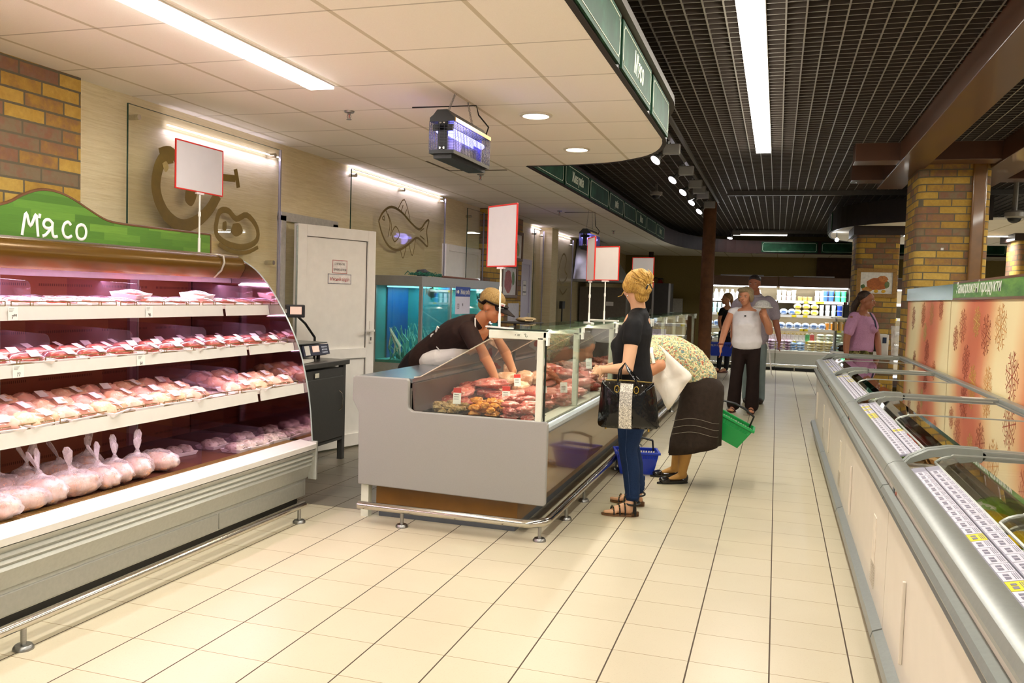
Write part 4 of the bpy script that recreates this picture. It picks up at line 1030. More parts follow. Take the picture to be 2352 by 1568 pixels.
# ================================================================== GOODS IN THE MEAT FRIDGE
def tray_proto(name, meat, w=.13, d=.19, h=.022, mh=.03, seed=1, label_on=True, lumps=1):
    t = thing(name, 'x', 'meat tray', (0, 0, 0))
    mb = MB(); a, b, c = w / 2, d / 2, h
    o = [(-a * .85, -b * .9), (a * .85, -b * .9), (a * .85, b * .9), (-a * .85, b * .9)]; q = [(-a, -b), (a, -b), (a, b), (-a, b)]; i_ = [(-a * .88, -b * .9), (a * .88, -b * .9), (a * .88, b * .9), (-a * .88, b * .9)]
    vs = [(x, y, 0) for x, y in o] + [(x, y, c) for x, y in q] + [(x, y, c) for x, y in i_] + [(x * .9, y * .9, .006) for x, y in i_]
    fs = [(3, 2, 1, 0)] + [(k_, (k_ + 1) % 4, 4 + (k_ + 1) % 4, 4 + k_) for k_ in range(4)] + [(4 + k_, 4 + (k_ + 1) % 4, 8 + (k_ + 1) % 4, 8 + k_) for k_ in range(4)] + [(8 + k_, 8 + (k_ + 1) % 4, 12 + (k_ + 1) % 4, 12 + k_) for k_ in range(4)] + [(12, 13, 14, 15)]
    part('foam_tray', mb.add(vs, fs), m_foam, t)
    for i in range(lumps):
        cy = (i - (lumps - 1) / 2) * d * .5 / max(lumps - 1, 1) if lumps > 1 else 0
        part('meat', MB().ell((0, cy, .008 + mh * .5), (a * .82, (b * .82) / (1 + .5 * (lumps > 1)), mh), 22, 12, fn=lumpfn(seed + i, .22, 2.6)), meat, t, smooth='all')
    part('film', MB().ell((0, 0, h * .6), (a * .97, b * .97, mh + .012), 22, 12, fn=lumpfn(seed + 5, .04)), GLASS('#ffffff', 1.4, 0, .08), t, smooth='all')
    if label_on:
        u = Matrix.Translation((a * .35, b * .2, mh + .022)) @ Matrix.Rotation(.35, 4, 'Y')
        part('price_label', MB().xbox(u, .055, .045, .001), M('#f0eef0', .5), t)
    return t
T1 = [tray_proto('meat_tray', mm_pink, .15, .20, .026, .018, 2, False), tray_proto('meat_tray', mm_red, .15, .20, .026, .016, 9, False)]
T2 = [tray_proto('meat_tray', mm_red, .16, .17, .018, .022, 4), tray_proto('meat_tray', mm_pink, .16, .17, .018, .024, 14)]
T3 = [tray_proto('chicken_tray', mm_chick, .16, .20, .020, .036, 6, True, 2)]
mm_chick2 = meat_mat('pink_chicken', ('#d98f7c', '#eaae9c', '#f0c4b0', '#f7e0d4'), 10)
T3.append(tray_proto('chicken_tray', mm_chick2, .16, .20, .020, .036, 21, True, 2))
for row in range(2):
    for i in range(11):
        y = 2.62 + i * .212 + row * .04
        if y > 4.78: continue
        hi = R.random() < .2
        place(T1[(i + row) % 2], (-3.29 - row * .19, y, 1.283 + row * .004), R.uniform(-.25, .25), 'white meat tray, top shelf %s row, %s from the left' % (['front', 'back'][row], ORD[i]), 'white meat trays on the top shelf', tilt=(0, .18))
for y in (2.78, 3.86, 4.42):
    place(T1[0], (-3.40, y, 1.325), .3, {2.78: 'tilted white meat tray on others at the left photo edge', 3.86: 'white meat tray stacked on others by the fridge upright', 4.42: 'white meat tray stacked on others near the mirrored end'}[y], 'stacked trays on the top shelf', tilt=(.05, .12))
for row in range(3):
    for i in range(13):
        y = 2.5 + i * .182 + row * .05
        if y > 4.76: continue
        place(T2[(i * 2 + row) % 2], (-3.07 - row * .17, y, 1.049), R.uniform(-.45, .45), 'wrapped red meat tray, second shelf %s row, %s from the left' % (['front', 'middle', 'back'][row], ORD[i]), 'meat trays on the second shelf', tilt=(0, .10))
for row in range(3):
    for i in range(12):
        y = 2.42 + i * .205 + row * .06
        if y > 4.74: continue
        if 4.05 < y < 4.2: continue
        place(T3[(i + row) % 2], (-2.99 - row * .175, y, .789 + row * .012), R.uniform(-.4, .4), 'wrapped pale chicken tray, third shelf %s row, %s from the left' % (['front', 'middle', 'back'][row], ORD[i]), 'chicken trays on the third shelf', tilt=(0, .10))
# chickens in knotted bags on the bottom deck
m_bag = None
def bag_mat():
    t = NT('cloudy_plastic_bag'); t.n.remove(t.b)
    tr = t.new('ShaderNodeBsdfTransparent'); df = t.new('ShaderNodeBsdfDiffuse'); df.inputs[0].default_value = (*lin('#f6eef0'), 1); gl = t.new('ShaderNodeBsdfGlossy'); gl.inputs['Roughness'].default_value = .22
    n = t.noise(t.scalev(t.obj(), (1, 1, .35)), 26, 4, .7); f = t.math('MULTIPLY_ADD', n, .85, -.10)
    m1 = t.new('ShaderNodeMixShader'); m2 = t.new('ShaderNodeMixShader'); t.link(f, m1.inputs[0]); t.link(tr.outputs[0], m1.inputs[1]); t.link(df.outputs[0], m1.inputs[2])
    m2.inputs[0].default_value = .07; t.link(m1.outputs[0], m2.inputs[1]); t.link(gl.outputs[0], m2.inputs[2]); t.link(m2.outputs[0], t.out.inputs[0])
    bp = t.new('ShaderNodeBump'); bp.inputs['Strength'].default_value = .6; bp.inputs['Distance'].default_value = .01; t.link(n, bp.inputs['Height']); t.link(bp.outputs[0], gl.inputs['Normal']); t.link(bp.outputs[0], df.inputs['Normal'])
    return t.m
m_bag = bag_mat()
def bagged(seed, knot=1, ears=2, big=1.):
    t = thing('bagged_chicken', 'x', 'chicken', (0, 0, 0))
    part('chicken', MB().ell((0, 0, .058), (.098 * big, .07, .056), 26, 16, fn=lumpfn(seed, .2, 2.0)).ell((.055, .03, .04), (.04, .025, .025), 12, 8).ell((.055, -.03, .04), (.04, .025, .025), 12, 8), mm_chick, t, smooth='all')
    b = MB(); k0 = (0, -.0, .135)
    b.ell((0, 0, .066), (.118 * big, .082, .068), 28, 14, fn=lumpfn(seed + 3, .14, 3.5))
    if knot: b.tube([(0, 0, .12), (-.005, 0, .14), (-.01, .003, .155)], [.035, .016, .009], 14)
    part('bag', b, m_bag, t, smooth='all')
    if knot:
        rr = random.Random(seed)
        for e in range(ears):
            a = rr.uniform(-.6, .6); l = rr.uniform(.07, .11); dy = math.sin(a + e * 1.1 - .5) * .05; dx = rr.uniform(-.04, .01)
            part('bag_end', MB().tube([(-.01, .003, .152), (-.01 + dx * .4, dy * .4, .152 + l * .4), (-.01 + dx * .8, dy, .152 + l * .8), (-.01 + dx, dy * 1.15, .152 + l)], [.006, .017, .021, .010], 10, flat=.35), m_bag, t, smooth=True)
    u = Matrix.Translation((.075 * big, .022, .085)) @ Matrix.Rotation(.95, 4, 'Y') @ Matrix.Rotation(.3, 4, 'Z')
    part('price_label', MB().xbox(u, .06, .048, .001), M('#f3f3f3', .5), t)
    return t
B = [bagged(3, 1, 2), bagged(8, 1, 1, 1.1), bagged(15, 1, 2), bagged(27, 0, 0)]
spots = [(2.66, -3.05, 1, 'bagged chicken in the front row cut by the left photo edge'), (2.80, -3.06, 3, 'round bagged chicken with no knot in view, second from the left edge'), (2.95, -3.08, 0, 'bagged chicken with a tall torn knot, front row left'), (3.12, -3.07, 1, 'large smooth bagged chicken in the middle of the front row'),
         (3.29, -3.08, 0, 'bagged chicken right of the large smooth one'), (3.42, -3.10, 2, 'bagged chicken with a flopped-over bag end'), (3.56, -3.09, 2, 'bagged chicken with an upright split knot'), (3.74, -3.11, 3, 'last bagged chicken of the row, bag puffed up with a label on top'),
         (2.72, -3.28, 2, 'pink-lit bagged chicken in the back row at the left edge'), (2.90, -3.28, 1, 'pink-lit bagged chicken in the back row, second'), (3.08, -3.30, 0, 'pink-lit bagged chicken with a fanned knot in the back row'), (3.28, -3.30, 1, 'bagged chicken in the back row behind the large one'), (3.46, -3.31, 2, 'last bagged chicken in the back row')]
for y, x, k_, lb in spots:
    place(B[k_], (x, y, .412), R.uniform(-.9, .9) + (.6 if k_ == 1 else 0), lb, 'bagged chickens in the bottom of the fridge', (R.uniform(1.05, 1.2), R.uniform(.85, 1.0), R.uniform(.85, 1.0)))
mm_fish = meat_mat('steaks', ('#8c8078', '#c9b8ae', '#e4d6cc', '#7c4a3c'), 22)
T4 = [tray_proto('fish_pack', mm_fish, .13, .16, .020, .030, 31, False, 2)]
for y, x, lb in ((4.14, -3.30, 'silver pack of fish pieces behind the first low divider'), (4.40, -3.08, 'front pack of fish pieces, left one in the bottom deck'), (4.42, -3.27, 'back pack of fish pieces in the bottom deck'), (4.52, -3.06, 'second front pack of fish pieces'), (4.66, -3.08, 'pack of fish pieces near the mirrored end'), (4.70, -3.26, 'back pack of fish pieces beside the mirrored end'), (4.78, -3.07, 'last pack of fish pieces touching the mirrored end')):
    place(T4[0], (x, y, .41), R.uniform(-.3, .3), lb, 'fish packs in the bottom deck', 1.05)

# ================================================================== LEFT WALL: glass panels, doors, table
m_pane = GLASS('#fdfdfa', 1.0)
def wall_glass(y0, y1, z0, z1, x, label, dots):
    t = thing('glass_wall_panel', label, 'glass panel', (x, (y0 + y1) / 2, z0), 'glass panels mounted on the wall')
    part('pane', MB().box(x - .004, x + .004, y0, y1, z0, z1), m_pane, t)
    part('edge', MB().box(x - .004, x + .005, y0 - .002, y0 + .003, z0, z1).box(x - .004, x + .005, y0, y1, z1 - .003, z1), M('#27463a', .2, .1, .1, 20), t, label='dark green glass edge')
    part('edge_strip', MB().box(x - .004, x + .012, y1, y1 + .016, z0, z1), M('#b9b6cc', .25, .5, .06, 30), t)
    for y, z in dots: part('standoff', MB().cyl((-3.895, y, z), (x + .018, y, z), .018, 16), m_chrome, t, smooth=40)
    return t
g1 = wall_glass(4.32, 5.98, .9, 2.50, -3.84, 'big glass wall panel with the brown ham and steak drawing', [(4.40, 2.43), (5.90, 2.44), (5.90, 1.6)])
g2 = wall_glass(7.18, 9.52, .9, 2.53, -3.84, 'glass wall panel with the fish drawing above the aquarium', [(7.25, 2.48), (8.33, 2.48), (9.45, 2.48)])
g3 = wall_glass(10.30, 10.93, 1.2, 2.50, -3.84, 'narrow dark glass panel before the brick strip', [(10.4, 2.4)])
g4 = wall_glass(13.45, 14.02, .5, 2.50, -3.84, 'narrow far glass panel right of the third door', [(13.5, 2.42), (13.95, 2.42)])
g5 = wall_glass(14.80, 16.20, .5, 2.50, -3.84, 'farthest glass panel with a faint jug and bread drawing', [(14.9, 2.4), (16.1, 2.4)])
m_decal = M('#7a6426', .5, 0, .08, 20)
def decal(parent, name, pts, w=None, fill=False, x=-3.8345, mat=None):
    if fill:
        q = smooth2(list(pts) + [pts[0]], 4)[:-1]; cy = sum(p[0] for p in q) / len(q); cz = sum(p[1] for p in q) / len(q); n = len(q)
        mb = MB().add([(x + .001, cy, cz)] + [(x + .001, a, b) for a, b in q] + [(x, a, b) for a, b in q] + [(x, cy, cz)], [(0, i + 1, (i + 1) % n + 1) for i in range(n)] + [(i + 1, n + 1 + i, n + 1 + (i + 1) % n, (i + 1) % n + 1) for i in range(n)] + [(2 * n + 1, n + 1 + (i + 1) % n, n + 1 + i) for i in range(n)])
    else: mb = stroke(pts, w, (x, 0, 0), (0, 1, 0), (0, 0, 1), .0012)
    return part(name, mb, mat or m_decal, parent)
# ham: ring outline, bone, then the steak below right
decal(g1, 'ham_drawing', [(4.72, 2.24), (4.62, 2.20), (4.57, 2.08), (4.58, 1.97), (4.66, 1.86), (4.80, 1.80), (4.95, 1.83), (5.10, 1.93), (5.20, 2.05)], .085)
decal(g1, 'ham_drawing', [(4.60, 2.24), (4.70, 2.27), (4.78, 2.22)], .07)
decal(g1, 'ham_heart', [(4.86, 2.06), (4.92, 2.10), (4.97, 2.03), (4.92, 1.94), (4.85, 1.97)], fill=True)
decal(g1, 'ham_bone', [(5.08, 2.17), (5.25, 2.18), (5.40, 2.19)], .05)
decal(g1, 'ham_bone', [(5.40, 2.26), (5.42, 2.20), (5.44, 2.13)], .045)
decal(g1, 'ham_hole', [(4.62, 2.18), (4.66, 2.20), (4.68, 2.16), (4.65, 2.13)], fill=True, mat=M('#b9a468', .6), x=-3.832)
decal(g1, 'steak_drawing', [(5.18, 1.82), (5.22, 1.93), (5.32, 1.95), (5.42, 1.90), (5.55, 1.94), (5.68, 1.86), (5.68, 1.76), (5.52, 1.70), (5.32, 1.71), (5.20, 1.76), (5.18, 1.83)], .045)
decal(g1, 'steak_rim', [(5.22, 1.70), (5.36, 1.66), (5.55, 1.66), (5.70, 1.71)], .03)
decal(g1, 'steak_bone', [(5.38, 1.86), (5.46, 1.87), (5.50, 1.81), (5.42, 1.77), (5.36, 1.80)], fill=True)
decal(g1, 'steak_bone', [(5.26, 1.86), (5.30, 1.87), (5.30, 1.81), (5.26, 1.81)], fill=True)
# fish outline y 7.74..9.04, z 1.77..2.36
F_ = [(7.76, 2.10), (7.86, 2.20), (8.05, 2.27), (8.30, 2.24), (8.55, 2.15), (8.78, 2.10), (8.95, 2.20), (9.04, 2.22), (8.98, 2.10), (9.02, 1.93), (8.86, 1.97), (8.70, 2.00), (8.50, 1.92), (8.25, 1.84), (8.02, 1.86), (7.86, 1.96), (7.76, 2.10)]
decal(g2, 'fish_outline', F_, .026)
for nm, pts in (('fin_outline', [(8.20, 2.26), (8.36, 2.38), (8.52, 2.18)]), ('fin_outline', [(8.28, 1.86), (8.36, 1.76), (8.44, 1.90)]), ('fin_outline', [(8.50, 1.93), (8.60, 1.80), (8.68, 1.99)]), ('gill_line', [(7.92, 2.22), (8.02, 2.10), (7.98, 1.96)]), ('gill_line', [(7.97, 2.19), (8.06, 2.08), (8.03, 1.97)]), ('side_fin', [(8.06, 2.0), (8.16, 2.08), (8.26, 2.0), (8.14, 1.92), (8.06, 2.0)]), ('tail_line', [(8.80, 2.08), (8.90, 2.12)]), ('tail_line', [(8.80, 2.03), (8.92, 2.0)]), ('fin_line', [(8.28, 2.24), (8.33, 2.32)]), ('fin_line', [(8.38, 2.22), (8.42, 2.28)]), ('eye', [(7.84, 2.14), (7.88, 2.16), (7.89, 2.12), (7.84, 2.13)])):
    decal(g2, nm, pts, .014)
decal(g5, 'bread_drawing', [(15.1, 1.85), (15.3, 2.1), (15.5, 2.2), (15.7, 2.1), (15.6, 1.9), (15.8, 1.8), (15.5, 1.65), (15.2, 1.7), (15.1, 1.85)], .03)
decal(g5, 'bread_drawing', [(15.25, 1.55), (15.5, 1.45), (15.8, 1.55)], .03)
# doors
def label_plate(x, y, z, w, h, lines, size, ink, frame, ux, uy, parent, n):
    pass
D = thing('door_1', None, None, (-3.80, 6.15, 0)); D['kind'] = 'structure'
dh = Vector((-3.78, 6.16, 0)); de = Vector((-3.50, 7.01, 0)); du = (de - dh).normalized(); dn = Vector((du.y, -du.x, 0))
dm = Matrix.Translation(dh) @ Matrix(((du.x, -dn.x, 0, 0), (du.y, -dn.y, 0, 0), (0, 0, 1, 0), (0, 0, 0, 1)))   # local x along leaf, -y to the viewer
LW, LH = (de - dh).length, 1.935
def dbox(x0, x1, y0, y1, z0, z1): return MB().xbox(dm @ Matrix.Translation(((x0 + x1) / 2, (y0 + y1) / 2, (z0 + z1) / 2)), x1 - x0, y1 - y0, z1 - z0)
def leafparts():
    s_ = .095
    part('leaf', dbox(0, LW, 0, .03, .02, LH), m_upvc, D)
    for a in (dbox(0, s_, -.02, 0, .02, LH), dbox(LW - s_, LW, -.02, 0, .02, LH), dbox(s_, LW - s_, -.02, 0, LH - s_, LH), dbox(s_, LW - s_, -.02, 0, .80, .89), dbox(s_, LW - s_, -.02, 0, .02, .13)):
        part('frame_rail', a, m_upvc, D, bev=.003)
    part('gasket', dbox(s_, s_ + .004, -.006, 0, .89, LH - s_).merge(dbox(LW - s_ - .004, LW - s_, -.006, 0, .13, LH - s_)).merge(dbox(s_, LW - s_, -.006, 0, LH - s_ - .004, LH - s_)), M('#55504a', .5), D)
    hnd = part('handle', dbox(LW - .065, LW - .04, -.032, -.02, .93, 1.13), m_white, D, bev=.003)
    part('lever', dbox(LW - .15, LW - .045, -.075, -.058, 1.035, 1.055).merge(dbox(LW - .06, LW - .045, -.06, -.03, 1.037, 1.053)), m_white, hnd, bev=.003)
    part('keyhole', dbox(LW - .058, LW - .047, -.0335, -.032, .955, .985), m_black, hnd)
    part('hinge_rod', MB().cyl(dm @ Vector((-.01, -.02, .06)), dm @ Vector((-.01, -.02, LH - .02)), .008, 8), M('#9aa29c', .3, .6), D)
leafparts()
struct('door_jamb', MB().box(-3.9, -3.86, 6.06, 6.13, 0, 1.99).box(-3.9, -3.86, 6.9, 6.99, 0, 1.99).box(-3.9, -3.86, 6.06, 6.99, 1.95, 2.02), M('#b9b6b0', .4), D)
def plate(o, w, h, ux, uz, lines, ink, border, nm, lab, sz):
    t = thing(nm, lab, 'sign', o, 'small notices on the doors'); n = Vector(ux).cross(Vector(uz)); ux = Vector(ux); uz = Vector(uz); o = Vector(o)
    m4 = Matrix.Translation(o) @ Matrix(((ux.x, -n.x, uz.x, 0), (ux.y, -n.y, uz.y, 0), (ux.z, -n.z, uz.z, 0), (0, 0, 0, 1)))
    part('plate', MB().xbox(m4, w, .002, h), M('#eee8e4', .4), t)
    b = MB()
    for zz in (-1, 1): b.xbox(m4 @ Matrix.Translation((0, -.0012, zz * (h / 2 - .003))), w, .001, .004)
    for xx in (-1, 1): b.xbox(m4 @ Matrix.Translation((xx * (w / 2 - .003), -.0012, 0)), .004, .001, h)
    part('border', b, M(border, .5), t)
    for i, ln in enumerate(lines):
        part('lettering', text_mb(ln, sz, o + n * .0015 + uz * (h / 2 - (i + 1) * h / (len(lines) + .35) + (h * .05)), ux, uz, .0005, 0, .80, 0, 'CENTER', 1.0), M(ink, .5), t)
du3 = tuple(du); 
plate(dm @ Vector((LW * .5 + .03, -.003, 1.60)), .17, .115, du, (0, 0, 1), ['СЛУЖБОВЕ', 'ПРИМІЩЕННЯ'], '#3a3434', '#b23a34', 'door_notice', 'notice reading СЛУЖБОВЕ ПРИМІЩЕННЯ on the half-open white door', .0265)
plate(dm @ Vector((LW * .5 + .03, -.003, 1.495)), .27, .085, du, (0, 0, 1), ["М'ясний відділ"], '#b02222', '#2a2a55', 'door_notice', "notice reading М'ясний відділ below the staff notice", .040)
for nm, y0, y1, zt, hx in (('door_2', 9.62, 10.88, 2.0, 10.7), ('door_3', 12.68, 13.40, 1.98, 13.3)):
    d = thing(nm, None, None, (-3.88, (y0 + y1) / 2, 0)); d['kind'] = 'structure'
    col_ = m_upvc if nm == 'door_2' else M('#cfc9da', .3, 0, .03, 12)
    part('leaf', MB().box(-3.90, -3.865, y0 + .1, y1 - .1, .02, zt - .08), col_, d)
    for a in ((y0, y0 + .1, 0, zt), (y1 - .1, y1, 0, zt), (y0 + .1, y1 - .1, zt - .08, zt)):
        part('frame_rail', MB().box(-3.90, -3.845, *a[:2], a[2], a[3]), col_, d, bev=.003)
    hnd = part('handle', MB().box(-3.865, -3.83, y1 - .13, y1 - .11, .95, 1.12), m_white, d)
plate((-3.86, 10.25, 1.50), .24, .12, (0, 1, 0), (0, 0, 1), ['СЛУЖБОВЕ', 'ПРИМІЩЕННЯ'], '#3a3434', '#55504a', 'door_notice', 'half-hidden notice on the white door above the aquarium', .036)
plate((-3.86, 13.05, 1.52), .20, .24, (0, 1, 0), (0, 0, 1), ['СЛУЖБОВЕ', 'ПРИМІЩЕННЯ'], '#4a4a55', '#8a8a95', 'door_notice', 'small faint notice on the third, lilac-white door', .034)
# side table with scales
t = thing('scale_table', 'dark grey steel table with a cupboard between fridge and half-open door', 'table', (-3.6, 6.0, 0))
dg = M('#4b4a47', .45, .2, .06, 60); 
part('top', MB().box(-3.84, -3.36, 5.42, 6.33, .79, .83), M('#5a5955', .3, .4, .06, 40), t, bev=.005)
part('body', MB().box(-3.83, -3.39, 5.46, 6.28, .17, .77), dg, t)
dr = part('door', MB().box(-3.389, -3.378, 5.50, 6.26, .20, .70), dg, t, bev=.003)
part('handle', MB().tube([(-3.378, 6.19, .42), (-3.352, 6.19, .44), (-3.345, 6.19, .50), (-3.352, 6.19, .56), (-3.378, 6.19, .58)], .005, 8), m_chrome, dr, smooth=True)
for x, y in ((-3.41, 6.29), (-3.80, 6.29), (-3.41, 5.46), (-3.80, 5.46)): part('leg', MB().box(x - .022, x + .022, y - .022, y + .022, 0, .79), dg, t)
part('sticker', MB().box(-3.377, -3.375, 5.80, 5.86, .715, .75), M('#d8d2c0', .5), t)
t = thing('weighing_scale', 'black shop scale with an orange display on the dark steel table', 'scale', (-3.66, 6.02, .83))
bk = M('#33343a', .4, .1, .06, 30); 
part('body', MB().prism([(5.78, .865), (6.22, .865), (6.28, .875), (6.20, .955), (5.80, .955)], 'yz', -3.80, -3.52), bk, t, bev=.006)
part('pan', MB().box(-3.82, -3.50, 5.74, 6.20, .965, .975), m_steel, t, bev=.003)
for x, y in ((-3.56, 6.16), (-3.56, 5.84), (-3.76, 6.16)): part('foot', MB().cyl((x, y, .831), (x, y, .868), .015, 12), m_black, t)
fm = Matrix.Translation((-3.508, 6.03, .915)) @ Matrix.Rotation(math.radians(-14), 4, 'Y')
part('display_panel', MB().xbox(fm, .012, .40, .085), M('#2c2d42', .3), t)
part('display', MB().xbox(fm @ Matrix.Translation((.0075, -.01, .008)), .002, .10, .05), EM('#c9682a', .5), t)
part('price_list', MB().xbox(fm @ Matrix.Translation((.0075, -.14, 0)), .002, .07, .075), m_white, t)
for i in range(4):
    for j in range(3): part('key', MB().xbox(fm @ Matrix.Translation((.008, .09 + i * .022, .02 - j * .022)), .003, .013, .012), M('#c9cfe0', .5), t)
tag(part('paper_stack', MB().xbox(Matrix.Translation((-3.52, 5.75, .842)) @ Matrix.Rotation(.2, 4, 'Z'), .2, .28, .02), M('#e4e0d6', .6, 0, .05, 60), bev=.003), 'stack of white paper beside the shop scale', 'paper')
t = thing('scale_display', 'small orange readout head on a thin rod beside the half-open door', 'display', (-3.62, 5.62, .83))
part('rod', MB().cyl((-3.66, 6.27, .831), (-3.66, 6.27, 1.0), .01, 10).tube([(-3.66, 6.27, 1.0), (-3.65, 6.1, 1.12), (-3.62, 5.9, 1.2)], .01, 8), m_black, t)
hm = Matrix.Translation((-3.60, 5.86, 1.225)) @ Matrix.Rotation(math.radians(-42), 4, 'Z')
part('head', MB().xbox(hm, .05, .15, .10), bk, t, bev=.008)
part('display', MB().xbox(hm @ Matrix.Translation((.026, 0, .005)), .002, .09, .06), EM('#c9682a', .5), t)
part('stub', MB().xbox(hm @ Matrix.Translation((.01, -.09, 0)), .03, .04, .03), M('#b9b5ac', .4), t)

# ================================================================== AQUARIUM
t = thing('aquarium', 'two-part lit fish tank of grey metal with blue water behind the counter', 'aquarium', (-3.57, 8.9, 0))
gm = M('#9a9b9a', .4, .35, .04, 50); ax0, ax1, ay0, ay1 = -3.82, -3.30, 7.65, 10.15
part('cabinet', MB().box(ax0, ax1, ay0, ay1, .05, .70), gm, t); part('plinth', MB().box(ax0 + .03, ax1 - .03, ay0 + .03, ay1 - .03, 0, .05), m_black, t)
part('header', MB().box(ax0, ax1, ay0, ay1, 1.46, 1.56), gm, t, bev=.004)
part('back_wall', MB().box(ax0, ax0 + .02, ay0 + .02, ay1 - .02, .70, 1.46), M('#6fb0a6', .5, 0, .2, 3, color2='#4f98a4'), t)
part('end_wall', MB().box(ax0 + .02, ax1 - .02, ay1 - .03, ay1 - .01, .70, 1.46), M('#55958e', .5, 0, .2, 3), t)
for x, y in ((ax1 - .03, ay0), (ax1 - .03, ay1 - .03), (ax0, ay0), (ax1 - .03, 8.42)): part('frame_post', MB().box(x, x + .03, y, y + .03, .70, 1.46), gm, t)
part('divider_wall', MB().box(ax0 + .02, ax1 - .04, 8.43, 8.44, .70, 1.46), GLASS('#bfe6ee', .5, .1, .02, '#59b6c8'), t)
part('blue_screen', MB().box(ax0 + .03, ax0 + .04, 7.9, 8.4, .70, 1.46), M('#0f6fc4', .4, 0, .3, 2, color2='#0a3f9a'), t)
wat = GLASS('#c4e6e2', 1.6, .10, .02, '#6fb0aa')
part('water_pane', MB().box(ax1 - .012, ax1 - .004, ay0 + .03, ay1 - .03, .70, 1.46), wat, t)
part('water_pane', MB().box(ax0 + .01, ax1 - .03, ay0 + .006, ay0 + .014, .70, 1.46), wat, t)
part('gravel', MB().box(ax0 + .02, ax1 - .02, ay0 + .02, ay1 - .02, .70, .725), M('#7fb8a8', .7, 0, .2, 60), t)
for i in range(5):
    y = 7.85 + i * .47; pl = MB()
    for q in range(26):
        a = R.uniform(-.17, .17); pl.tube([(-3.6 + R.uniform(-.1, .1), y + a, .72), (-3.6 + R.uniform(-.1, .1), y + a * 1.3, .72 + R.uniform(.1, .2)), (-3.6, y + a * 1.6, .72 + R.uniform(.2, .36))], [.006, .014, .007], 6, flat=.5)
    part('pale_weed', pl, M('#b4cfc0', .6, 0, .2, 30), t, smooth=True)
part('lamp', MB().box(-3.70, -3.45, ay0 + .06, ay1 - .06, 1.445, 1.458), EM('#bfe9ff', 3.0), t)
area('aquarium_light', (-3.56, (ay0 + ay1) / 2, 1.44), (0, 0, 0), .3, ay1 - ay0 - .2, 13, (.82, .96, 1.0))
def fish(loc, L, yaw, pitch, col_, label):
    mb = MB().ell((0, 0, 0), (L * .5, L * .09, L * .2), 16, 10, fn=lambda d: 1 - .25 * max(0, -d.x) ** 2)
    mb.prism([(-L * .42, 0), (-L * .62, L * .16), (-L * .58, 0), (-L * .62, -L * .16)], 'xz', -.003, .003).prism([(-.1 * L, L * .17), (.1 * L, L * .28), (.2 * L, L * .16)], 'xz', -.003, .003).prism([(-.05 * L, -L * .17), (.0, -L * .26), (.08 * L, -L * .17)], 'xz', -.003, .003)
    mt = Matrix.Translation(loc) @ Matrix.Rotation(yaw, 4, 'Z') @ Matrix.Rotation(pitch, 4, 'Y')
    tt = thing('fish', label, 'fish', loc, 'fish in the tank'); part('body', MB().merge(mb, mt), M(col_, .35, 0, .2, 30), tt, smooth=50)
    part('eye', MB().ell(mt @ Vector((L * .38, -L * .05, L * .04)), L * .03, 8, 6), m_black, tt, smooth=True)
fish((-3.45, 8.25, 1.40), .26, PI / 2, .1, '#3a3a30', 'dark fish at the top of the blue tank part')
fish((-3.42, 8.70, 1.10), .22, PI / 2 + .2, -.5, '#9aa890', 'grey-green fish in the middle of the tank')
fish((-3.45, 8.0, 1.08), .14, PI / 2, 1.2, '#dfe6ee', 'small pale fish hanging in the blue water')
fish((-3.55, 7.80, .76), .2, .2, 0, '#5a8a78', 'fish at the bottom of the near end of the tank')
fish((-3.42, 9.75, 1.38), .3, PI / 2, -.15, '#2c3a38', 'dark fish at the far right top of the tank')
t = thing('price_board', "blue and white price board reading Жива риба hung on the tank", 'sign', (-3.285, 8.75, 1.18))
part('sheet', MB().box(-3.292, -3.288, 8.53, 8.98, 1.18, 1.475), M('#d6d2e2', .5, 0, .03, 20), t)
part('header', MB().box(-3.2885, -3.286, 8.53, 8.98, 1.37, 1.475), M('#27479c', .5), t)
part('lettering', text_mb('Жива риба', .075, (-3.2845, 8.66, 1.395), (0, 1, 0), (0, 0, 1), .0005, .2, .75, 0), m_white, t)
part('price', text_mb('133', .085, (-3.287, 8.57, 1.235), (0, 1, 0), (0, 0, 1), .0005, 0, .6), M('#55525c', .5), t)
part('price', text_mb('90', .045, (-3.287, 8.73, 1.265), (0, 1, 0), (0, 0, 1), .0005, 0, .7), M('#55525c', .5), t)
part('fish_emblem', MB().ell((-3.2855, 8.60, 1.42), (.001, .03, .02), 10, 6).prism([(8.57, 1.42), (8.55, 1.44), (8.55, 1.40)], 'yz', -3.286, -3.285), m_white, t)
t = thing('landing_net', 'green fish landing net lying on top of the tank', 'net', (-3.42, 8.2, 1.56))
part('handle', MB().cyl((-3.38, 8.35, 1.575), (-3.40, 9.55, 1.57), .011, 8), M('#7a4a34', .5), t)
nt = MB()
for q in range(30):
    a = 7.55 + q * .03; nt.tube([(-3.42 + R.uniform(-.05, .05), a, 1.572), (-3.42 + R.uniform(-.06, .06), a + .07, 1.59 + R.random() * .02), (-3.42 + R.uniform(-.05, .05), a + .14, 1.572)], .004, 5)
part('mesh', nt, M('#1d6a52', .6), t)
tag(part('rag', MB().ell((-3.6, 8.35, 1.60), (.07, .09, .045), 14, 8, fn=lumpfn(33, .4)), M('#4a4c4c', .7), None, smooth=True), 'crumpled dark rag on the tank lid', 'rag')
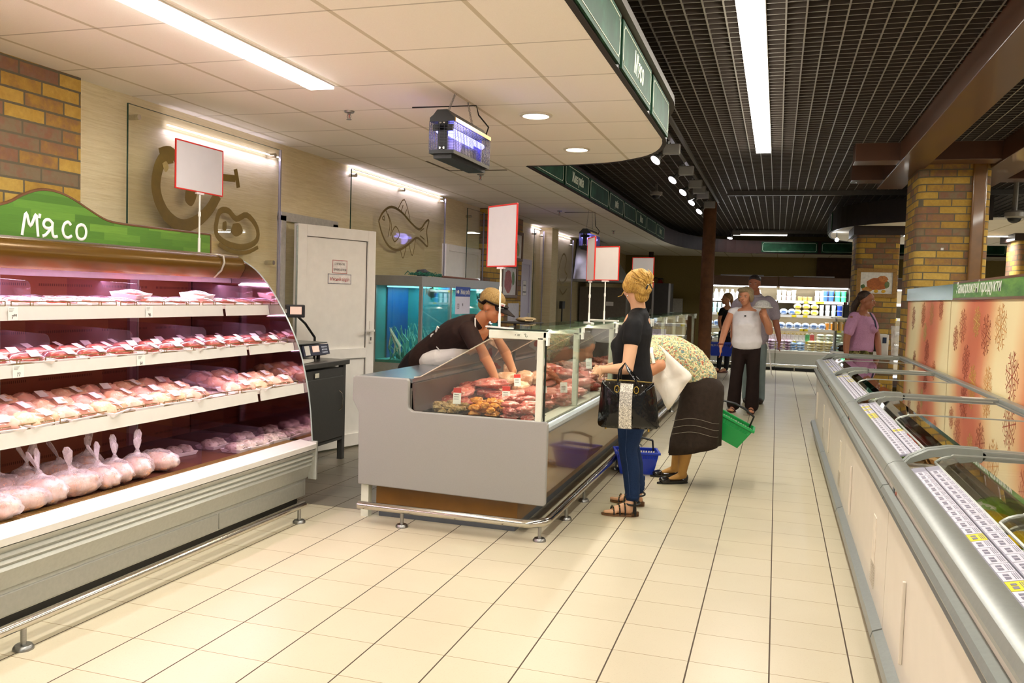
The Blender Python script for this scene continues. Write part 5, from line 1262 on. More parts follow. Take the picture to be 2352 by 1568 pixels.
# brick strip pictures and notices
def picture(x, y0, y1, z0, z1, label, blobs, face='x', frame='#6b4a2c', bg='#e6e2da'):
    if face == 'x':
        t = thing('framed_picture', label, 'picture', (x, (y0 + y1) / 2, z0), 'framed food pictures'); f = .045
        B_ = lambda d0, d1, a0, a1, b0, b1: MB().box(x + d0, x + d1, a0, a1, b0, b1)
    else:
        t = thing('framed_picture', label, 'picture', ((y0 + y1) / 2, x, z0), 'framed food pictures'); f = .055
        B_ = lambda d0, d1, a0, a1, b0, b1: MB().box(a0, a1, x - d1, x - d0, b0, b1)
    part('backing', B_(0, .012, y0, y1, z0, z1), M(bg, .5), t)
    for a in ((y0, y1, z0, z0 + f), (y0, y1, z1 - f, z1), (y0, y0 + f, z0 + f, z1 - f), (y1 - f, y1, z0 + f, z1 - f)):
        part('frame_rail', B_(0, .03, *a), M(frame, .4, .1, .25, 120), t, bev=.004)
    for nm, cy, cz, ry, rz, c_ in blobs:
        if face == 'x': mb = MB().ell((x + .013, cy, cz), (.0015, ry, rz), 18, 8, fn=lumpfn(cy * 7, .25))
        else: mb = MB().ell((cy, x - .013, cz), (ry, .0015, rz), 18, 8, fn=lumpfn(cy * 7, .25))
        part(nm, mb, M(c_, .5, 0, .25, 40), t, smooth=True)
    return t
picture(-3.80, 12.05, 12.62, 1.92, 2.36, 'upper framed picture of green vegetables on the brick strip', [('vegetable', 12.3, 2.12, .10, .12, '#5f7a3c'), ('vegetable', 12.4, 2.08, .07, .09, '#a8b070')])
picture(-3.80, 11.62, 12.38, 1.36, 1.85, 'lower framed picture of a red meat cut on the brick strip', [('meat_cut', 11.95, 1.60, .17, .17, '#b05a5a'), ('greens', 12.2, 1.65, .06, .10, '#6a8a4a')])
tag(part('white_notice', MB().box(-3.80, -3.79, 12.0, 12.55, 1.0, 1.28), M('#d6d2d8', .5)), 'white notice sheet low on the brick strip', 'notice')
picture(13.4, 1.09, 1.63, 1.535, 1.955, 'gold framed picture of a roast chicken on the brick pillar', [('roast_chicken', 1.37, 1.73, .15, .085, '#b0622a'), ('roast_chicken_leg', 1.44, 1.80, .07, .05, '#c27a3a'), ('potato', 1.24, 1.65, .07, .04, '#c98a3a'), ('lemon', 1.36, 1.625, .03, .022, '#e0b020'), ('lemon', 1.46, 1.625, .03, .022, '#d8a818'), ('greens', 1.50, 1.72, .035, .05, '#6a7a4a'), ('greens', 1.18, 1.69, .03, .03, '#4a6a34')], 'y', '#a07838', '#e8e6de')
# far left: extractor hood, dark doors, post, extinguisher
t = thing('extractor_hood', 'stainless steel extractor hood at the far left wall', 'hood', (-3.4, 16.9, 1.74))
part('hood', MB().add([(-3.86, 16.4, 1.76), (-2.95, 16.4, 1.76), (-2.95, 17.9, 1.76), (-3.86, 17.9, 1.76), (-3.86, 16.7, 2.54), (-3.45, 16.7, 2.54), (-3.45, 17.6, 2.54), (-3.86, 17.6, 2.54)], [(0, 3, 2, 1), (4, 5, 6, 7), (0, 1, 5, 4), (1, 2, 6, 5), (2, 3, 7, 6), (3, 0, 4, 7)]), m_steel, t)
part('rim', MB().box(-3.87, -2.93, 16.38, 17.92, 1.71, 1.76), m_steel, t)
t = thing('steel_cupboard', 'tall grey-brown steel cupboard under the extractor hood', 'cupboard', (-3.3, 17.6, 0))
part('body', MB().box(-3.85, -2.9, 17.0, 17.8, 0, 1.62), M('#6f675a', .5, .2, .08, 20), t); part('notice', MB().box(-3.3, -3.15, 16.99, 17.0, 1.25, 1.33), m_white, t)
t = thing('glass_cabinet', 'dark glass-doored cabinet right of the steel cupboard', 'cabinet', (-2.5, 18.2, 0))
part('body', MB().box(-2.85, -2.15, 18.0, 18.6, 0, 1.75), M('#34302c', .4, .2, .1, 10), t); part('frame', MB().box(-2.86, -2.82, 17.98, 18.0, 0, 1.75).box(-2.18, -2.14, 17.98, 18.0, 0, 1.75).box(-2.52, -2.48, 17.98, 18.0, 0, 1.75), m_steel, t)
part('handle', MB().box(-2.55, -2.53, 17.95, 17.97, .9, 1.2), m_chrome, t)
tag(part('brown_post', MB().prism(arc(-3.0, 21.0, .06, 0, 330, 11), 'xy', 0, CZ), m_brown, None, smooth=50), 'thin dark brown post by the far back wall', 'post')
t = thing('fire_extinguisher', 'red fire extinguisher on the far olive wall above the hose box', 'fire extinguisher', (-2.95, 22.5, 1.45))
part('cylinder', MB().lathe([(.001, 0), (.08, .01), (.085, .05), (.085, .34), (.05, .41), (.025, .43), (.001, .43)], (-2.95, 22.48, 1.50), 18), M('#a01c1c', .3), t, smooth=40)
part('valve', MB().box(-3.0, -2.88, 22.45, 22.5, 1.93, 1.97), m_black, t); part('hose', MB().tube([(-2.95, 22.45, 1.95), (-3.08, 22.44, 1.98), (-3.14, 22.44, 1.9), (-3.1, 22.44, 1.75)], .012, 6), m_black, t)
part('band', MB().lathe([(.086, 0), (.087, .0), (.087, .1), (.086, .1)], (-2.95, 22.48, 1.64), 18), m_white, t)
t = thing('hose_cabinet', 'white fire hose box with a red square behind the blonde shopper', 'box', (-2.7, 22.5, .98))
part('box', MB().box(-3.15, -2.35, 22.42, 22.59, 1.0, 1.45), M('#d2d0ca', .5), t, bev=.005); part('red_sign', MB().box(-2.92, -2.75, 22.41, 22.42, 1.26, 1.4), M('#c02626', .5), t)
part('window', MB().box(-2.9, -2.6, 22.41, 22.42, 1.04, 1.2), M('#3a3c36', .3), t)
t = thing('wall_phone', 'black wall payment terminal on the farthest glass panel', 'terminal', (-3.8, 15.3, 1.1))
part('head', MB().box(-3.82, -3.76, 15.2, 15.4, 1.18, 1.32), m_black, t); part('stand', MB().box(-3.80, -3.78, 15.28, 15.32, .82, 1.18), m_black, t); part('shelf', MB().box(-3.82, -3.5, 14.9, 16.0, .80, .82), m_black, t)
# ================================================================== CHEST FREEZERS
m_frz = M('#d6cdbd', .3, 0, .03, 8, coat=.3); m_rl = M('#868b86', .35, .25, .05, 60); m_rl2 = M('#8f928b', .32, .2, .05, 60)
FX0 = .45; FXB = 1.30
def freezer(y0, y1, label, last=False):
    t = thing('chest_freezer', label, 'freezer', ((FX0 + FXB) / 2, (y0 + y1) / 2, 0), 'chest freezers in a row along the aisle')
    a, b = y0 + .004, y1 - .004
    # hollow tub
    part('front_panel', MB().prism([(FX0, .12), (FX0 + .05, .12), (FX0 + .05, .76), (FX0 - .004, .76), (FX0 - .004, .70), (FX0, .69)], 'xz', a, b), m_frz, t)
    part('back_panel', MB().box(FXB - .05, FXB, a, b, .1, .80), m_frz, t)
    part('end_panel', MB().box(FX0 + .05, FXB - .05, a, a + .04, .12, .80), m_frz, t); part('end_panel', MB().box(FX0 + .05, FXB - .05, b - .04, b, .12, .80), m_frz, t)
    part('floor_pan', MB().box(FX0 + .05, FXB - .05, a + .04, b - .04, .56, .60), m_white, t)
    part('plinth', MB().box(FX0 + .05, FXB - .05, a, b, 0, .12), m_black, t)
    part('kick_rail', MB().prism([(FX0, .07), (FX0 - .035, .085), (FX0 - .042, .11), (FX0 - .035, .135), (FX0, .15)], 'xz', a + .003, b - .003), m_rl, t, smooth=35)
    part('bumper', MB().prism([(FX0 - .004, .645), (FX0 - .02, .65), (FX0 - .026, .662), (FX0 - .02, .674), (FX0 - .012, .678), (FX0 - .03, .686), (FX0 - .036, .70), (FX0 - .028, .715), (FX0 - .004, .72)], 'xz', a + .002, b - .002), m_rl, t, smooth=30)
    part('top_rail', MB().prism([(FX0 + .0, .745), (FX0 - .018, .755), (FX0 - .024, .775), (FX0 - .015, .797), (FX0 + .01, .812), (FX0 + .045, .815), (FX0 + .05, .76)], 'xz', a, b), m_rl2, t, smooth=35)
    # price strips, two sloped rails with tickets
    for k_, (x0, z0, x1, z1) in enumerate(((.497, .812, .540, .822), (.545, .822, .588, .832))):
        st = part('price_strip', MB().prism([(x0, z0), (x1, z1), (x1, z1 - .006), (x0, z0 - .006)], 'xz', a + .14, b - .14), M('#aaa8b8', .3, 0, .05, 20), t)
        ang = -math.atan2(z1 - z0, x1 - x0); y = a + .15; n_ = 0
        while y < b - .23 and n_ < 26:
            w_ = .062; m4 = Matrix.Translation(((x0 + x1) / 2, y + w_ / 2, (z0 + z1) / 2 + .0015)) @ Matrix.Rotation(ang, 4, 'Y')
            yel = R.random() < .09
            tk = part('ticket', MB().xbox(m4, .040, w_, .001), M('#e6d832' if yel else '#d9d6e2', .5, 0, .02, 20), st)
            mb = MB()
            mb.xbox(m4 @ Matrix.Translation((-.006, -.012, .0012)), .012, .016, .0004); mb.xbox(m4 @ Matrix.Translation((-.006, .010, .0012)), .012, .012, .0004)
            for q in range(3): mb.xbox(m4 @ Matrix.Translation((.008 + q * .004, 0, .0012)), .0015, .045, .0004)
            INK.append(mb)
            y += w_ + .004; n_ += 1
        pm = MB()
        for mb in INK: pm.merge(mb)
        INK.clear(); part('ticket_print', pm, M('#807c8c', .6), st)['kind'] = 'stuff'
    # end arches of plastic that hold the lids
    arch = [(FX0 + .03, .80), (FX0 + .06, .835), (FX0 + .12, .868), (FX0 + .20, .885), (FX0 + .30, .885), (FX0 + .32, .86), (FX0 + .14, .845), (FX0 + .05, .81)]
    for yy, nm in ((a, 0), (b - .035, 1)):
        part('end_arch', MB().strip(arch, 'xz', yy, yy + .035), M('#8d938c', .4, .1, .05, 30), t, smooth=35)
        part('cross_rail', MB().box(FX0 + .30, FXB, yy, yy + .04, .845, .878), M('#8f958f', .35, .3, .05, 40), t, bev=.004)
        part('rating_label', MB().box(FXB - .22, FXB - .10, yy + .008, yy + .032, .878, .8795), m_white, t)
    part('back_rail', MB().box(FXB - .03, FXB + .02, a, b, .80, .885), m_rl2, t, bev=.005)
    part('inner_rail', MB().box(FXB - .055, FXB - .035, a + .04, b - .04, .83, .862), m_rl, t)
    # sliding curved glass lids, two per chest
    ym = (a + b) / 2
    prof = [(FX0 + .145, .838), (FX0 + .165, .853), (FX0 + .20, .864), (FX0 + .26, .870), (FXB - .06, .872)]
    for k_, (ya, yb, dz) in enumerate(((a + .04, ym + .03, .0), (ym - .03, b - .04, -.012))):
        pr_ = [(x, z + dz) for x, z in prof]
        lid = part('glass_lid', MB().sheet(pr_, 'xz', ya, yb, .005), GLASS('#fbfaf6', 2.0), t)
        e = MB()
        for yy in (ya, yb): e.tube([(x, yy, z) for x, z in smooth2(pr_, 3)], .006, 6)
        e.tube([(pr_[0][0], ya, pr_[0][1]), (pr_[0][0], yb, pr_[0][1])], .005, 6)
        part('lid_frame', e, M('#a6a99f', .35, .3, .05, 30), lid)
    # front details
    part('vent_plate', MB().box(FX0 - .003, FX0, y0 + .35, y0 + .45, .30, .50), M('#d9d0bd', .4), t)
    v = MB()
    for q in range(9): v.box(FX0 - .004, FX0 - .003, y0 + .33, y0 + .47, .20 + q * .011, .204 + q * .011)
    part('vent_slots', v, M('#a89e8a', .5), t)
    part('handle_bar', MB().box(FX0 - .012, FX0, y1 - .52, y1 - .508, .22, .50), m_frz, t, bev=.003)
    part('display', MB().box(FX0 - .006, FX0 - .003, y1 - .16, y1 - .12, .715, .745), M('#2a3a4a', .2), t)
    part('brand_dot', MB().cyl((FX0 - .006, y1 - .2, .725), (FX0 - .003, y1 - .2, .725), .008, 10), M('#b8503a', .5), t)
    # wire baskets
    w = MB(); 
    for yy in [a + .05 + i * (b - a - .1) / 9 for i in range(10)]: w.tube([(FX0 + .07, yy, .80), (FX0 + .07, yy, .61), (FXB - .07, yy, .61), (FXB - .07, yy, .80)], .002, 4)
    for zz in (.80, .70, .62):
        w.tube([(FX0 + .07, a + .05, zz), (FX0 + .07, b - .05, zz), (FXB - .07, b - .05, zz), (FXB - .07, a + .05, zz)], .0018, 4, closed=True)
    part('wire_basket', w, M('#c9c6b8', .4, .5, .05, 30), t)
    return t
INK = []
ys_ = [(1.45, 3.55), (3.55, 5.65), (5.65, 7.75), (7.75, 9.85)]
lbs = ['nearest chest freezer at the right edge of the photo', 'second chest freezer, with yellow packs under the lid', 'third chest freezer, beside the join of the snowflake panels', 'farthest chest freezer, with blue packs at its end']
for (a, b), l_ in zip(ys_, lbs): freezer(a, b, l_)
tag(part('end_cap', MB().prism([(FX0 - .02, .66), (FX0 + .02, .80), (FX0 + .10, .87), (FX0 + .25, .885), (FXB, .885), (FXB, .66)], 'xz', 9.85, 9.90), m_rl2), 'grey rounded end cap closing the freezer row', 'end cap')
def pack(seed, c):
    o = part('frozen_bag', MB().ell((0, 0, .03), (.085, .12, .032), 16, 8, fn=lumpfn(seed, .22, 2.5)), c, None, smooth=True); return reset(o)
def packmat(c1, c2, c3):
    t = NT('printed_bag'); v = t.obj(); n = t.noise(v, 9, 3); t.base(t.ramp(n, [(.38, c1), (.45, c2), (.6, c2), (.66, c3)], 'CONSTANT')); t.set(.25, 0, .6); return t.m
pk = {'green': pack(1, packmat('#2c6a2a', '#7fae3a', '#e6e8d0')), 'yellow': pack(2, packmat('#e8d020', '#d8b818', '#5a8a2a')), 'red': pack(3, packmat('#c23a22', '#e8e0d8', '#c88830')), 'blue': pack(4, packmat('#2a56b0', '#e0e8f4', '#5a8ad0')), 'brown': pack(5, packmat('#8a6236', '#caa878', '#5a3a20')), 'white': pack(6, packmat('#e8e8e4', '#d0dad0', '#4a8a4a'))}
FPL = []
def fill(y0, y1, cols, where, n):
    for i in range(n):
        c = cols[i % len(cols)]; best = None
        for k_ in range(10):
            x = R.uniform(FX0 + .17, FXB - .17); y = R.uniform(y0 + .12, y1 - .12); z = .62
            for ax, ay, az in FPL:
                d = math.hypot((x - ax) / .17, (y - ay) / .2)
                if d < 1: z = max(z, az + .06 * math.sqrt(1 - d * d) + .01)
            if best is None or z < best[2]: best = (x, y, z)
        if best[2] > .745: continue
        FPL.append(best); put(pk[c], best, R.uniform(0, 3.1), '%s frozen food bag in %s' % (c, where), '%s frozen bags in %s' % (c, where), 1., (R.uniform(-.15, .15), 0))
fill(1.5, 3.5, ['green', 'yellow', 'white', 'green'], 'the nearest freezer', 46)
fill(3.6, 5.6, ['yellow', 'red', 'green', 'white', 'brown'], 'the second freezer', 46)
fill(5.7, 7.7, ['brown', 'white', 'red', 'blue'], 'the third freezer', 40)
fill(7.8, 9.8, ['blue', 'white', 'brown', 'blue'], 'the farthest freezer', 40)
tag(part('floor_mark', MB().box(-.34, -.22, 10.95, 10.965, .0005, .002).box(-.222, -.21, 10.9, 10.965, .0005, .002), m_black), 'thin dark bar mark on the floor near the walking woman', 'floor mark')

# ================================================================== SNOWFLAKE PARTITION
def snow_mat():
    t = NT('pink_cream_panel'); p = t.pos(); x, y, z = t.sep(p)
    w = t.math('SINE', t.math('ADD', t.math('MULTIPLY', y, 3.5), t.math('MULTIPLY', t.math('SUBTRACT', z, 1.1), 1.2)))
    f = t.math('MULTIPLY_ADD', w, .5, .5); n = t.noise(p, 1.3, 2)
    f = t.math('ADD', f, t.math('MULTIPLY', t.math('SUBTRACT', n, .5), .35))
    t.base(t.ramp(f, [(.05, '#c96f50'), (.35, '#dc8f66'), (.65, '#ecc48e'), (.95, '#f2e0ae')])); t.set(.5, 0, .3); return t.m
m_snow = snow_mat(); SX = 1.34
PT = thing('partition', 'tall partition behind the freezers with orange and cream snowflake panels', 'partition', (SX, 6, 0))
part('core', MB().box(SX + .004, SX + .06, 1.0, 9.95, 0, 1.60), m_brown, PT)
for (a, b, nm) in ((1.0, 7.56, 'near'), (7.60, 9.95, 'far')):
    pn = part('printed_panel', MB().box(SX - .006, SX + .003, a, b, .60, 1.475), m_snow, PT)
def flake(cy, cz, r, c):
    mb = MB(); x = SX - .0075
    for i in range(8):
        an = i * PI / 4 + .2; d = Vector((0, math.cos(an), math.sin(an))); q = Vector((0, -math.sin(an), math.cos(an))); o = Vector((x, cy, cz))
        mb.tube([o, o + d * r], .003, 4, flat=1)
        for k_, s_ in ((.35, .26), (.6, .3), (.82, .2)):
            for sg in (-1, 1): mb.tube([o + d * r * k_, o + d * r * (k_ + .16) + q * sg * r * s_], .0025, 4)
    mb.v = [(x + (v[0] - x) * .25, v[1], v[2]) for v in mb.v]
    return part('snowflake', mb, M(c, .6, 0, .1, 30), PT)
for cy, cz, r_, c_ in ((6.33, 1.24, .14, '#9a4a30'), (6.9, 1.02, .13, '#a04c34'), (6.62, 1.32, .11, '#cfae5c'), (7.08, 1.28, .13, '#b05c44'), (7.32, 1.18, .10, '#b05c44'), (5.95, 1.30, .15, '#cf9048'), (6.65, .90, .12, '#cfa848'), (6.2, .92, .12, '#d89a50'), (5.62, 1.02, .15, '#a84c34'), (5.2, 1.3, .15, '#b8603c'), (6.5, .72, .10, '#a04c34'), (5.05, .9, .13, '#c98a44'), (4.5, 1.2, .15, '#a84c34'),
                         (8.9, 1.34, .12, '#a0583c'), (8.45, 1.36, .11, '#b8925a'), (8.6, 1.0, .12, '#8a4430'), (9.3, .88, .10, '#8a4430'), (8.0, 1.4, .10, '#b05c44'), (8.75, 1.18, .09, '#b8a868'), (8.2, .85, .10, '#b0603c'), (9.5, 1.3, .12, '#a0584a')):
    flake(cy, cz, r_, c_)
part('header_trim', MB().box(SX - .022, SX + .07, 1.0, 7.45, 1.475, 1.49).merge(MB().box(SX - .022, SX + .07, 1.0, 7.45, 1.60, 1.615)), m_walnut, PT)
def green2():
    t = NT('wood_green_header'); p = t.pos(); n = t.noise(t.scalev(p, (1, 1, 4)), 5, 5, .65); t.base(t.ramp(n, [(.3, '#3c6a2a'), (.5, '#5a8a3a'), (.7, '#79a84a')])); t.set(.4, 0, .4); return t.m
part('header', MB().box(SX - .02, SX + .065, 1.0, 7.45, 1.49, 1.60), green2(), PT)
part('header', MB().box(SX - .02, SX + .065, 7.46, 9.95, 1.475, 1.60), M('#4d6e5c', .25, .2, .15, 5), PT)
part('lettering', text_mb('Заморожені продукти', .115, (SX - .0215, 7.33, 1.525), (0, -1, 0), (0, 0, 1), .001, .30, 1.12, .001), M('#eceee2', .5), PT)

# ================================================================== DAIRY CASE FAR BACK
DY = 18.75
def dairy(x0, x1, label):
    t = thing('dairy_case', label, 'fridge', ((x0 + x1) / 2, DY + .4, 0), 'open dairy cases at the back')
    part('base', MB().box(x0, x1, DY, DY + 1.0, .06, .40), m_silver, t, bev=.01); part('plinth', MB().box(x0, x1, DY + .06, DY + .9, 0, .06), m_black, t)
    part('front_lip', MB().box(x0, x1, DY - .01, DY + .02, .36, .42), m_rail, t)
    part('back', MB().box(x0, x1, DY + .92, DY + 1.0, .40, 1.82), M('#7a6a48', .5, 0, .05, 10), t)
    part('hood', MB().box(x0, x1, DY + .12, DY + 1.0, 1.76, 1.97), M('#5a3c22', .4, .1, .1, 8), t, bev=.01)
    part('lamp', MB().box(x0 + .03, x1 - .03, DY + .14, DY + .18, 1.735, 1.76), EM('#eaf4ff', 6.0), t)
    part('grille', MB().box(x0 + .3, x1 - .3, DY + .3, DY + .34, 1.97, 2.0), m_lead, t)
    for z, d in ((1.47, .34), (1.17, .28), (.88, .22), (.62, .16)):
        sh = part('shelf', MB().box(x0 + .01, x1 - .01, DY + d, DY + .92, z - .02, z), m_white, t)
        part('price_rail', MB().box(x0 + .01, x1 - .01, DY + d - .01, DY + d, z - .05, z + .005), m_rail, sh)
        for q in range(3):
            xx = R.uniform(x0 + .2, x1 - .2); part('yellow_ticket', MB().box(xx, xx + .09, DY + d - .013, DY + d - .01, z - .045, z), M('#e0c820', .5), sh)
    area('case_light', ((x0 + x1) / 2, DY + .17, 1.73), (math.radians(22), 0, 0), x1 - x0 - .1, .04, 26, COOL)
    for z in (1.14, .86, .60): area('case_light', ((x0 + x1) / 2, DY + .34, z - .015), (math.radians(25), 0, 0), x1 - x0 - .1, .02, 6, COOL)
    return t
dairy(-1.50, .0, 'left dairy case partly behind the brown pole and the walking woman')
dairy(.01, 1.42, 'right dairy case with blue yoghurt buckets')
dairy(1.47, 3.0, 'dairy case glimpsed right of the picture pillar')
tag(part('case_end', MB().box(-1.54, -1.51, DY + .02, DY + 1.0, 0, 1.97), M('#b4c2c8', .3, .1, .05, 20)), 'pale end wall of the left dairy case', 'end panel')
tag(part('case_end', MB().box(1.43, 1.46, DY + .02, DY + 1.0, 0, 1.97), M('#77706a', .3, .1, .05, 20)), 'dark end wall between the dairy cases', 'end panel')
def pot(name, r, h, c, lidc='#f2f2f2', shape='pot'):
    t = thing(name, 'x', 'yoghurt' if shape == 'pot' else 'dairy', (0, 0, 0))
    if shape == 'pot':
        part('cup', MB().lathe([(.001, 0), (r * .82, 0), (r, h * .92), (.001, h * .92)], n=12), M(c, .35, 0, .1, 30), t, smooth=40); part('lid', MB().lathe([(.001, h * .92), (r * 1.05, h * .92), (r * 1.05, h), (.001, h)], n=12), M(lidc, .35), t, smooth=40)
    elif shape == 'bottle':
        part('bottle', MB().lathe([(.001, 0), (r, .01), (r, h * .6), (r * .5, h * .82), (.001, h * .84)], n=12), M(c, .3), t, smooth=40); part('cap', MB().lathe([(.001, h * .8), (r * .5, h * .8), (r * .5, h), (.001, h)], n=10), M(lidc, .35), t, smooth=40)
    elif shape == 'round':
        part('pack', MB().ell((0, 0, h / 2), (r, r * .8, h / 2), 12, 8), M(c, .3, 0, .2, 20, color2=lidc), t, smooth=True); part('seal', MB().box(-r * .5, r * .5, -r * .82, -r * .7, h * .3, h * .6), M(lidc, .4), t)
    elif shape == 'carton':
        part('carton', MB().box(-r, r, -r, r, 0, h * .8), M(c, .35, 0, .2, 30), t); part('gable', MB().prism([(-r, h * .8), (r, h * .8), (0, h)], 'xz', -r, r), M(lidc, .35), t)
    else:
        part('bag', MB().ell((0, 0, h / 2), (r, r * 1.1, h / 2), 12, 6, fn=lumpfn(h * 90, .2)), M(c, .3, 0, .2, 20, color2=lidc), t, smooth=True)
    return t
P_ = {'blue': pot('yoghurt_bucket', .055, .115, '#2a4ab0', '#dfe6f4'), 'green': pot('yoghurt_bucket', .055, .115, '#3ab070', '#e6f4ea'), 'teal': pot('yoghurt_pot', .045, .11, '#b8dcd8'), 'white': pot('yoghurt_pot', .045, .11, '#e0e6ee'), 'orange': pot('yoghurt_pot', .045, .09, '#dca038', '#f0d890'), 'pink': pot('yoghurt_pot', .045, .10, '#d8b4c4'),
      'milk': pot('milk_bottle', .05, .21, '#e8f0f4', '#f8f8f8', 'bottle'), 'cheese': pot('round_cheese', .085, .13, '#dde6f0', '#5a78a8', 'round'), 'cheese2': pot('round_cheese', .085, .13, '#f0ead0', '#d8b838', 'round'), 'box': pot('milk_carton', .038, .17, '#e0dcd4', '#c8b060', 'carton'), 'gbox': pot('milk_carton', .042, .18, '#58a868', '#e8f0e0', 'carton'), 'rbox': pot('milk_carton', .042, .18, '#c05050', '#f0e4e0', 'carton'),
      'bag': pot('milk_bag', .085, .06, '#e8ecf0', '#c8d0a0', 'bag'), 'pbag': pot('milk_bag', .085, .06, '#8a2a68', '#e8dce8', 'bag'), 'wbag': pot('milk_bag', .085, .06, '#f0ecd8', '#d8c060', 'bag'), 'bbag': pot('milk_bag', .085, .07, '#dce8f0', '#5a90c8', 'bag'), 'tub': pot('yoghurt_tub', .04, .15, '#e09030', '#f0e8d8')}
NAMEs = {'blue': 'blue yoghurt bucket', 'green': 'green yoghurt bucket', 'teal': 'pale teal yoghurt pot', 'white': 'white yoghurt pot', 'orange': 'orange yoghurt pot', 'pink': 'pink and white pot', 'milk': 'white milk bottle', 'cheese': 'round white-blue pack', 'cheese2': 'round white-yellow pack', 'box': 'cream milk carton', 'gbox': 'green milk carton', 'rbox': 'red milk carton', 'bag': 'white milk bag', 'pbag': 'purple milk bag', 'wbag': 'cream and yellow bag', 'bbag': 'white and blue bag', 'tub': 'orange and white tub'}
def row(keys, x0, x1, z, d, step, layers, hgt, where):
    x = x0; i = 0
    while x < x1 - .02:
        k_ = keys[int((x - x0) / (x1 - x0) * len(keys))] if keys else None
        if k_:
            for l_ in range(layers): place(P_[k_], (x, DY + d + .09, z + l_ * hgt + .002), R.uniform(-.2, .2) if 'bag' in k_ else 0., '%s, %s from the left%s, %s' % (NAMEs[k_], ORD[i], ['', ', second layer', ', third layer', ', top layer'][l_], where), '%ss on %s' % (NAMEs[k_], where))
        x += step; i += 1
S1, S2, S3, S4, S5 = 'top dairy shelf', 'second dairy shelf', 'third dairy shelf', 'fourth dairy shelf', 'bottom dairy deck'
row(['milk'], -1.40, -.62, 1.47, .34, .115, 1, .2, S1 + ' left'); row(['milk'], -.62, -.30, 1.47, .34, .12, 1, .2, S1 + ' behind the man')
row(['white', 'pink', 'teal', 'white'], .03, .45, 1.47, .34, .10, 2, .112, S1 + ' middle'); row(['orange'], .46, .78, 1.47, .34, .10, 1, .1, S1 + ' middle'); row(['white'], .80, .93, 1.47, .34, .10, 2, .112, S1 + ' middle')
row(['blue'], .96, 1.20, 1.47, .34, .118, 2, .117, S1 + ' right'); row(['green'], 1.21, 1.40, 1.47, .34, .118, 2, .117, S1 + ' right')
row(['teal', 'white'], -1.40, -.9, 1.17, .28, .10, 2, .112, S2 + ' left'); row(['cheese'], -.2, .40, 1.17, .28, .17, 1, .13, S2 + ' middle'); row(['cheese2'], .42, .85, 1.17, .28, .17, 2, .12, S2 + ' middle'); row(['white', 'teal', 'blue'], .90, 1.40, 1.17, .28, .12, 2, .115, S2 + ' right')
row(['cheese'], -1.40, -1.0, .88, .22, .17, 1, .13, S3 + ' left'); row(['cheese'], .10, .95, .88, .22, .165, 1, .13, S3 + ' middle'); row(['tub'], 1.02, 1.4, .88, .22, .11, 1, .13, S3 + ' right')
row(['bag'], -1.40, -1.0, .62, .16, .17, 2, .06, S4 + ' left'); row(['box'], -.15, .62, .62, .16, .082, 1, .1, S4 + ' middle'); row(['gbox', 'rbox'], .64, .82, .62, .16, .095, 1, .1, S4 + ' middle'); row(['bag', 'bag'], .90, 1.40, .62, .16, .17, 3, .055, S4 + ' right')
row(['pbag'], -.25, .30, .42, .06, .17, 4, .055, S5 + ' middle'); row(['bbag', 'wbag'], .34, .70, .42, .06, .17, 3, .055, S5 + ' middle'); row(['wbag'], .72, 1.1, .42, .06, .17, 4, .055, S5 + ' right'); row(['bbag'], 1.14, 1.4, .42, .06, .18, 2, .06, S5 + ' right')
row(['white', 'pink'], 1.60, 2.1, 1.47, .34, .10, 2, .112, S1 + ' past the pillar'); row(['cheese', 'white'], 1.60, 2.1, 1.17, .28, .16, 1, .12, S2 + ' past the pillar'); row(['milk'], 1.6, 2.1, .88, .22, .12, 1, .2, S3 + ' past the pillar')
tag(part('floor_rail', MB().cyl((-1.5, DY - .12, .12), (1.5, DY - .12, .12), .022, 10).cyl((-.8, DY - .12, 0), (-.8, DY - .12, .12), .01, 8).cyl((.4, DY - .12, 0), (.4, DY - .12, .12), .01, 8), m_chrome, None, smooth=40), 'chrome floor rail in front of the far dairy cases', 'bumper rail')
# stall between dairy case and pillar
t = thing('tasting_stand', 'small glass stand with brown paper rolls and a dark bag by the dairy case', 'stand', (1.12, 15.5, 0))
part('glass', MB().box(.95, 1.3, 15.3, 15.31, .55, 1.15), m_clear, t); part('post', MB().box(.95, .98, 15.3, 15.6, 0, 1.2), m_steel, t); part('shelf', MB().box(.90, 1.3, 15.25, 15.7, .60, .63), m_white, t); part('post', MB().box(1.27, 1.3, 15.3, 15.6, 0, 1.2), m_steel, t)
part('top', MB().box(.90, 1.3, 15.25, 15.7, 1.18, 1.20), m_white, t)
for i in range(3): tag(part('paper_roll', MB().cyl((.94 + i * .085, 15.24, .98), (.94 + i * .085, 15.24, 1.13), .038, 14), M('#b99a68', .6), None, smooth=40), 'brown paper roll on the glass stand, %s of three' % ['leftmost', 'middle', 'rightmost'][i], 'paper roll', 'paper rolls on the glass stand')
tag(part('dark_bag', MB().ell((1.13, 15.4, .68), (.12, .1, .06), 14, 8, fn=lumpfn(8, .35)), M('#4a2622', .4, 0, .3, 20), None, smooth=True), 'dark red bag on the glass stand', 'bag')
t = thing('black_device', 'black rounded device on top of the glass stand', 'device', (1.16, 15.4, 1.2))
part('body', MB().box(1.06, 1.22, 15.3, 15.5, 1.202, 1.42), m_black, t, bev=.02); part('knob', MB().cyl((1.10, 15.4, 1.42), (1.10, 15.4, 1.46), .03, 10).cyl((1.18, 15.4, 1.42), (1.18, 15.4, 1.46), .03, 10), M('#5a2320', .4), t)
t = thing('barrel_stand', 'wooden barrel stand with a white appliance behind the woman in pink', 'stand', (1.5, 12.9, 0))
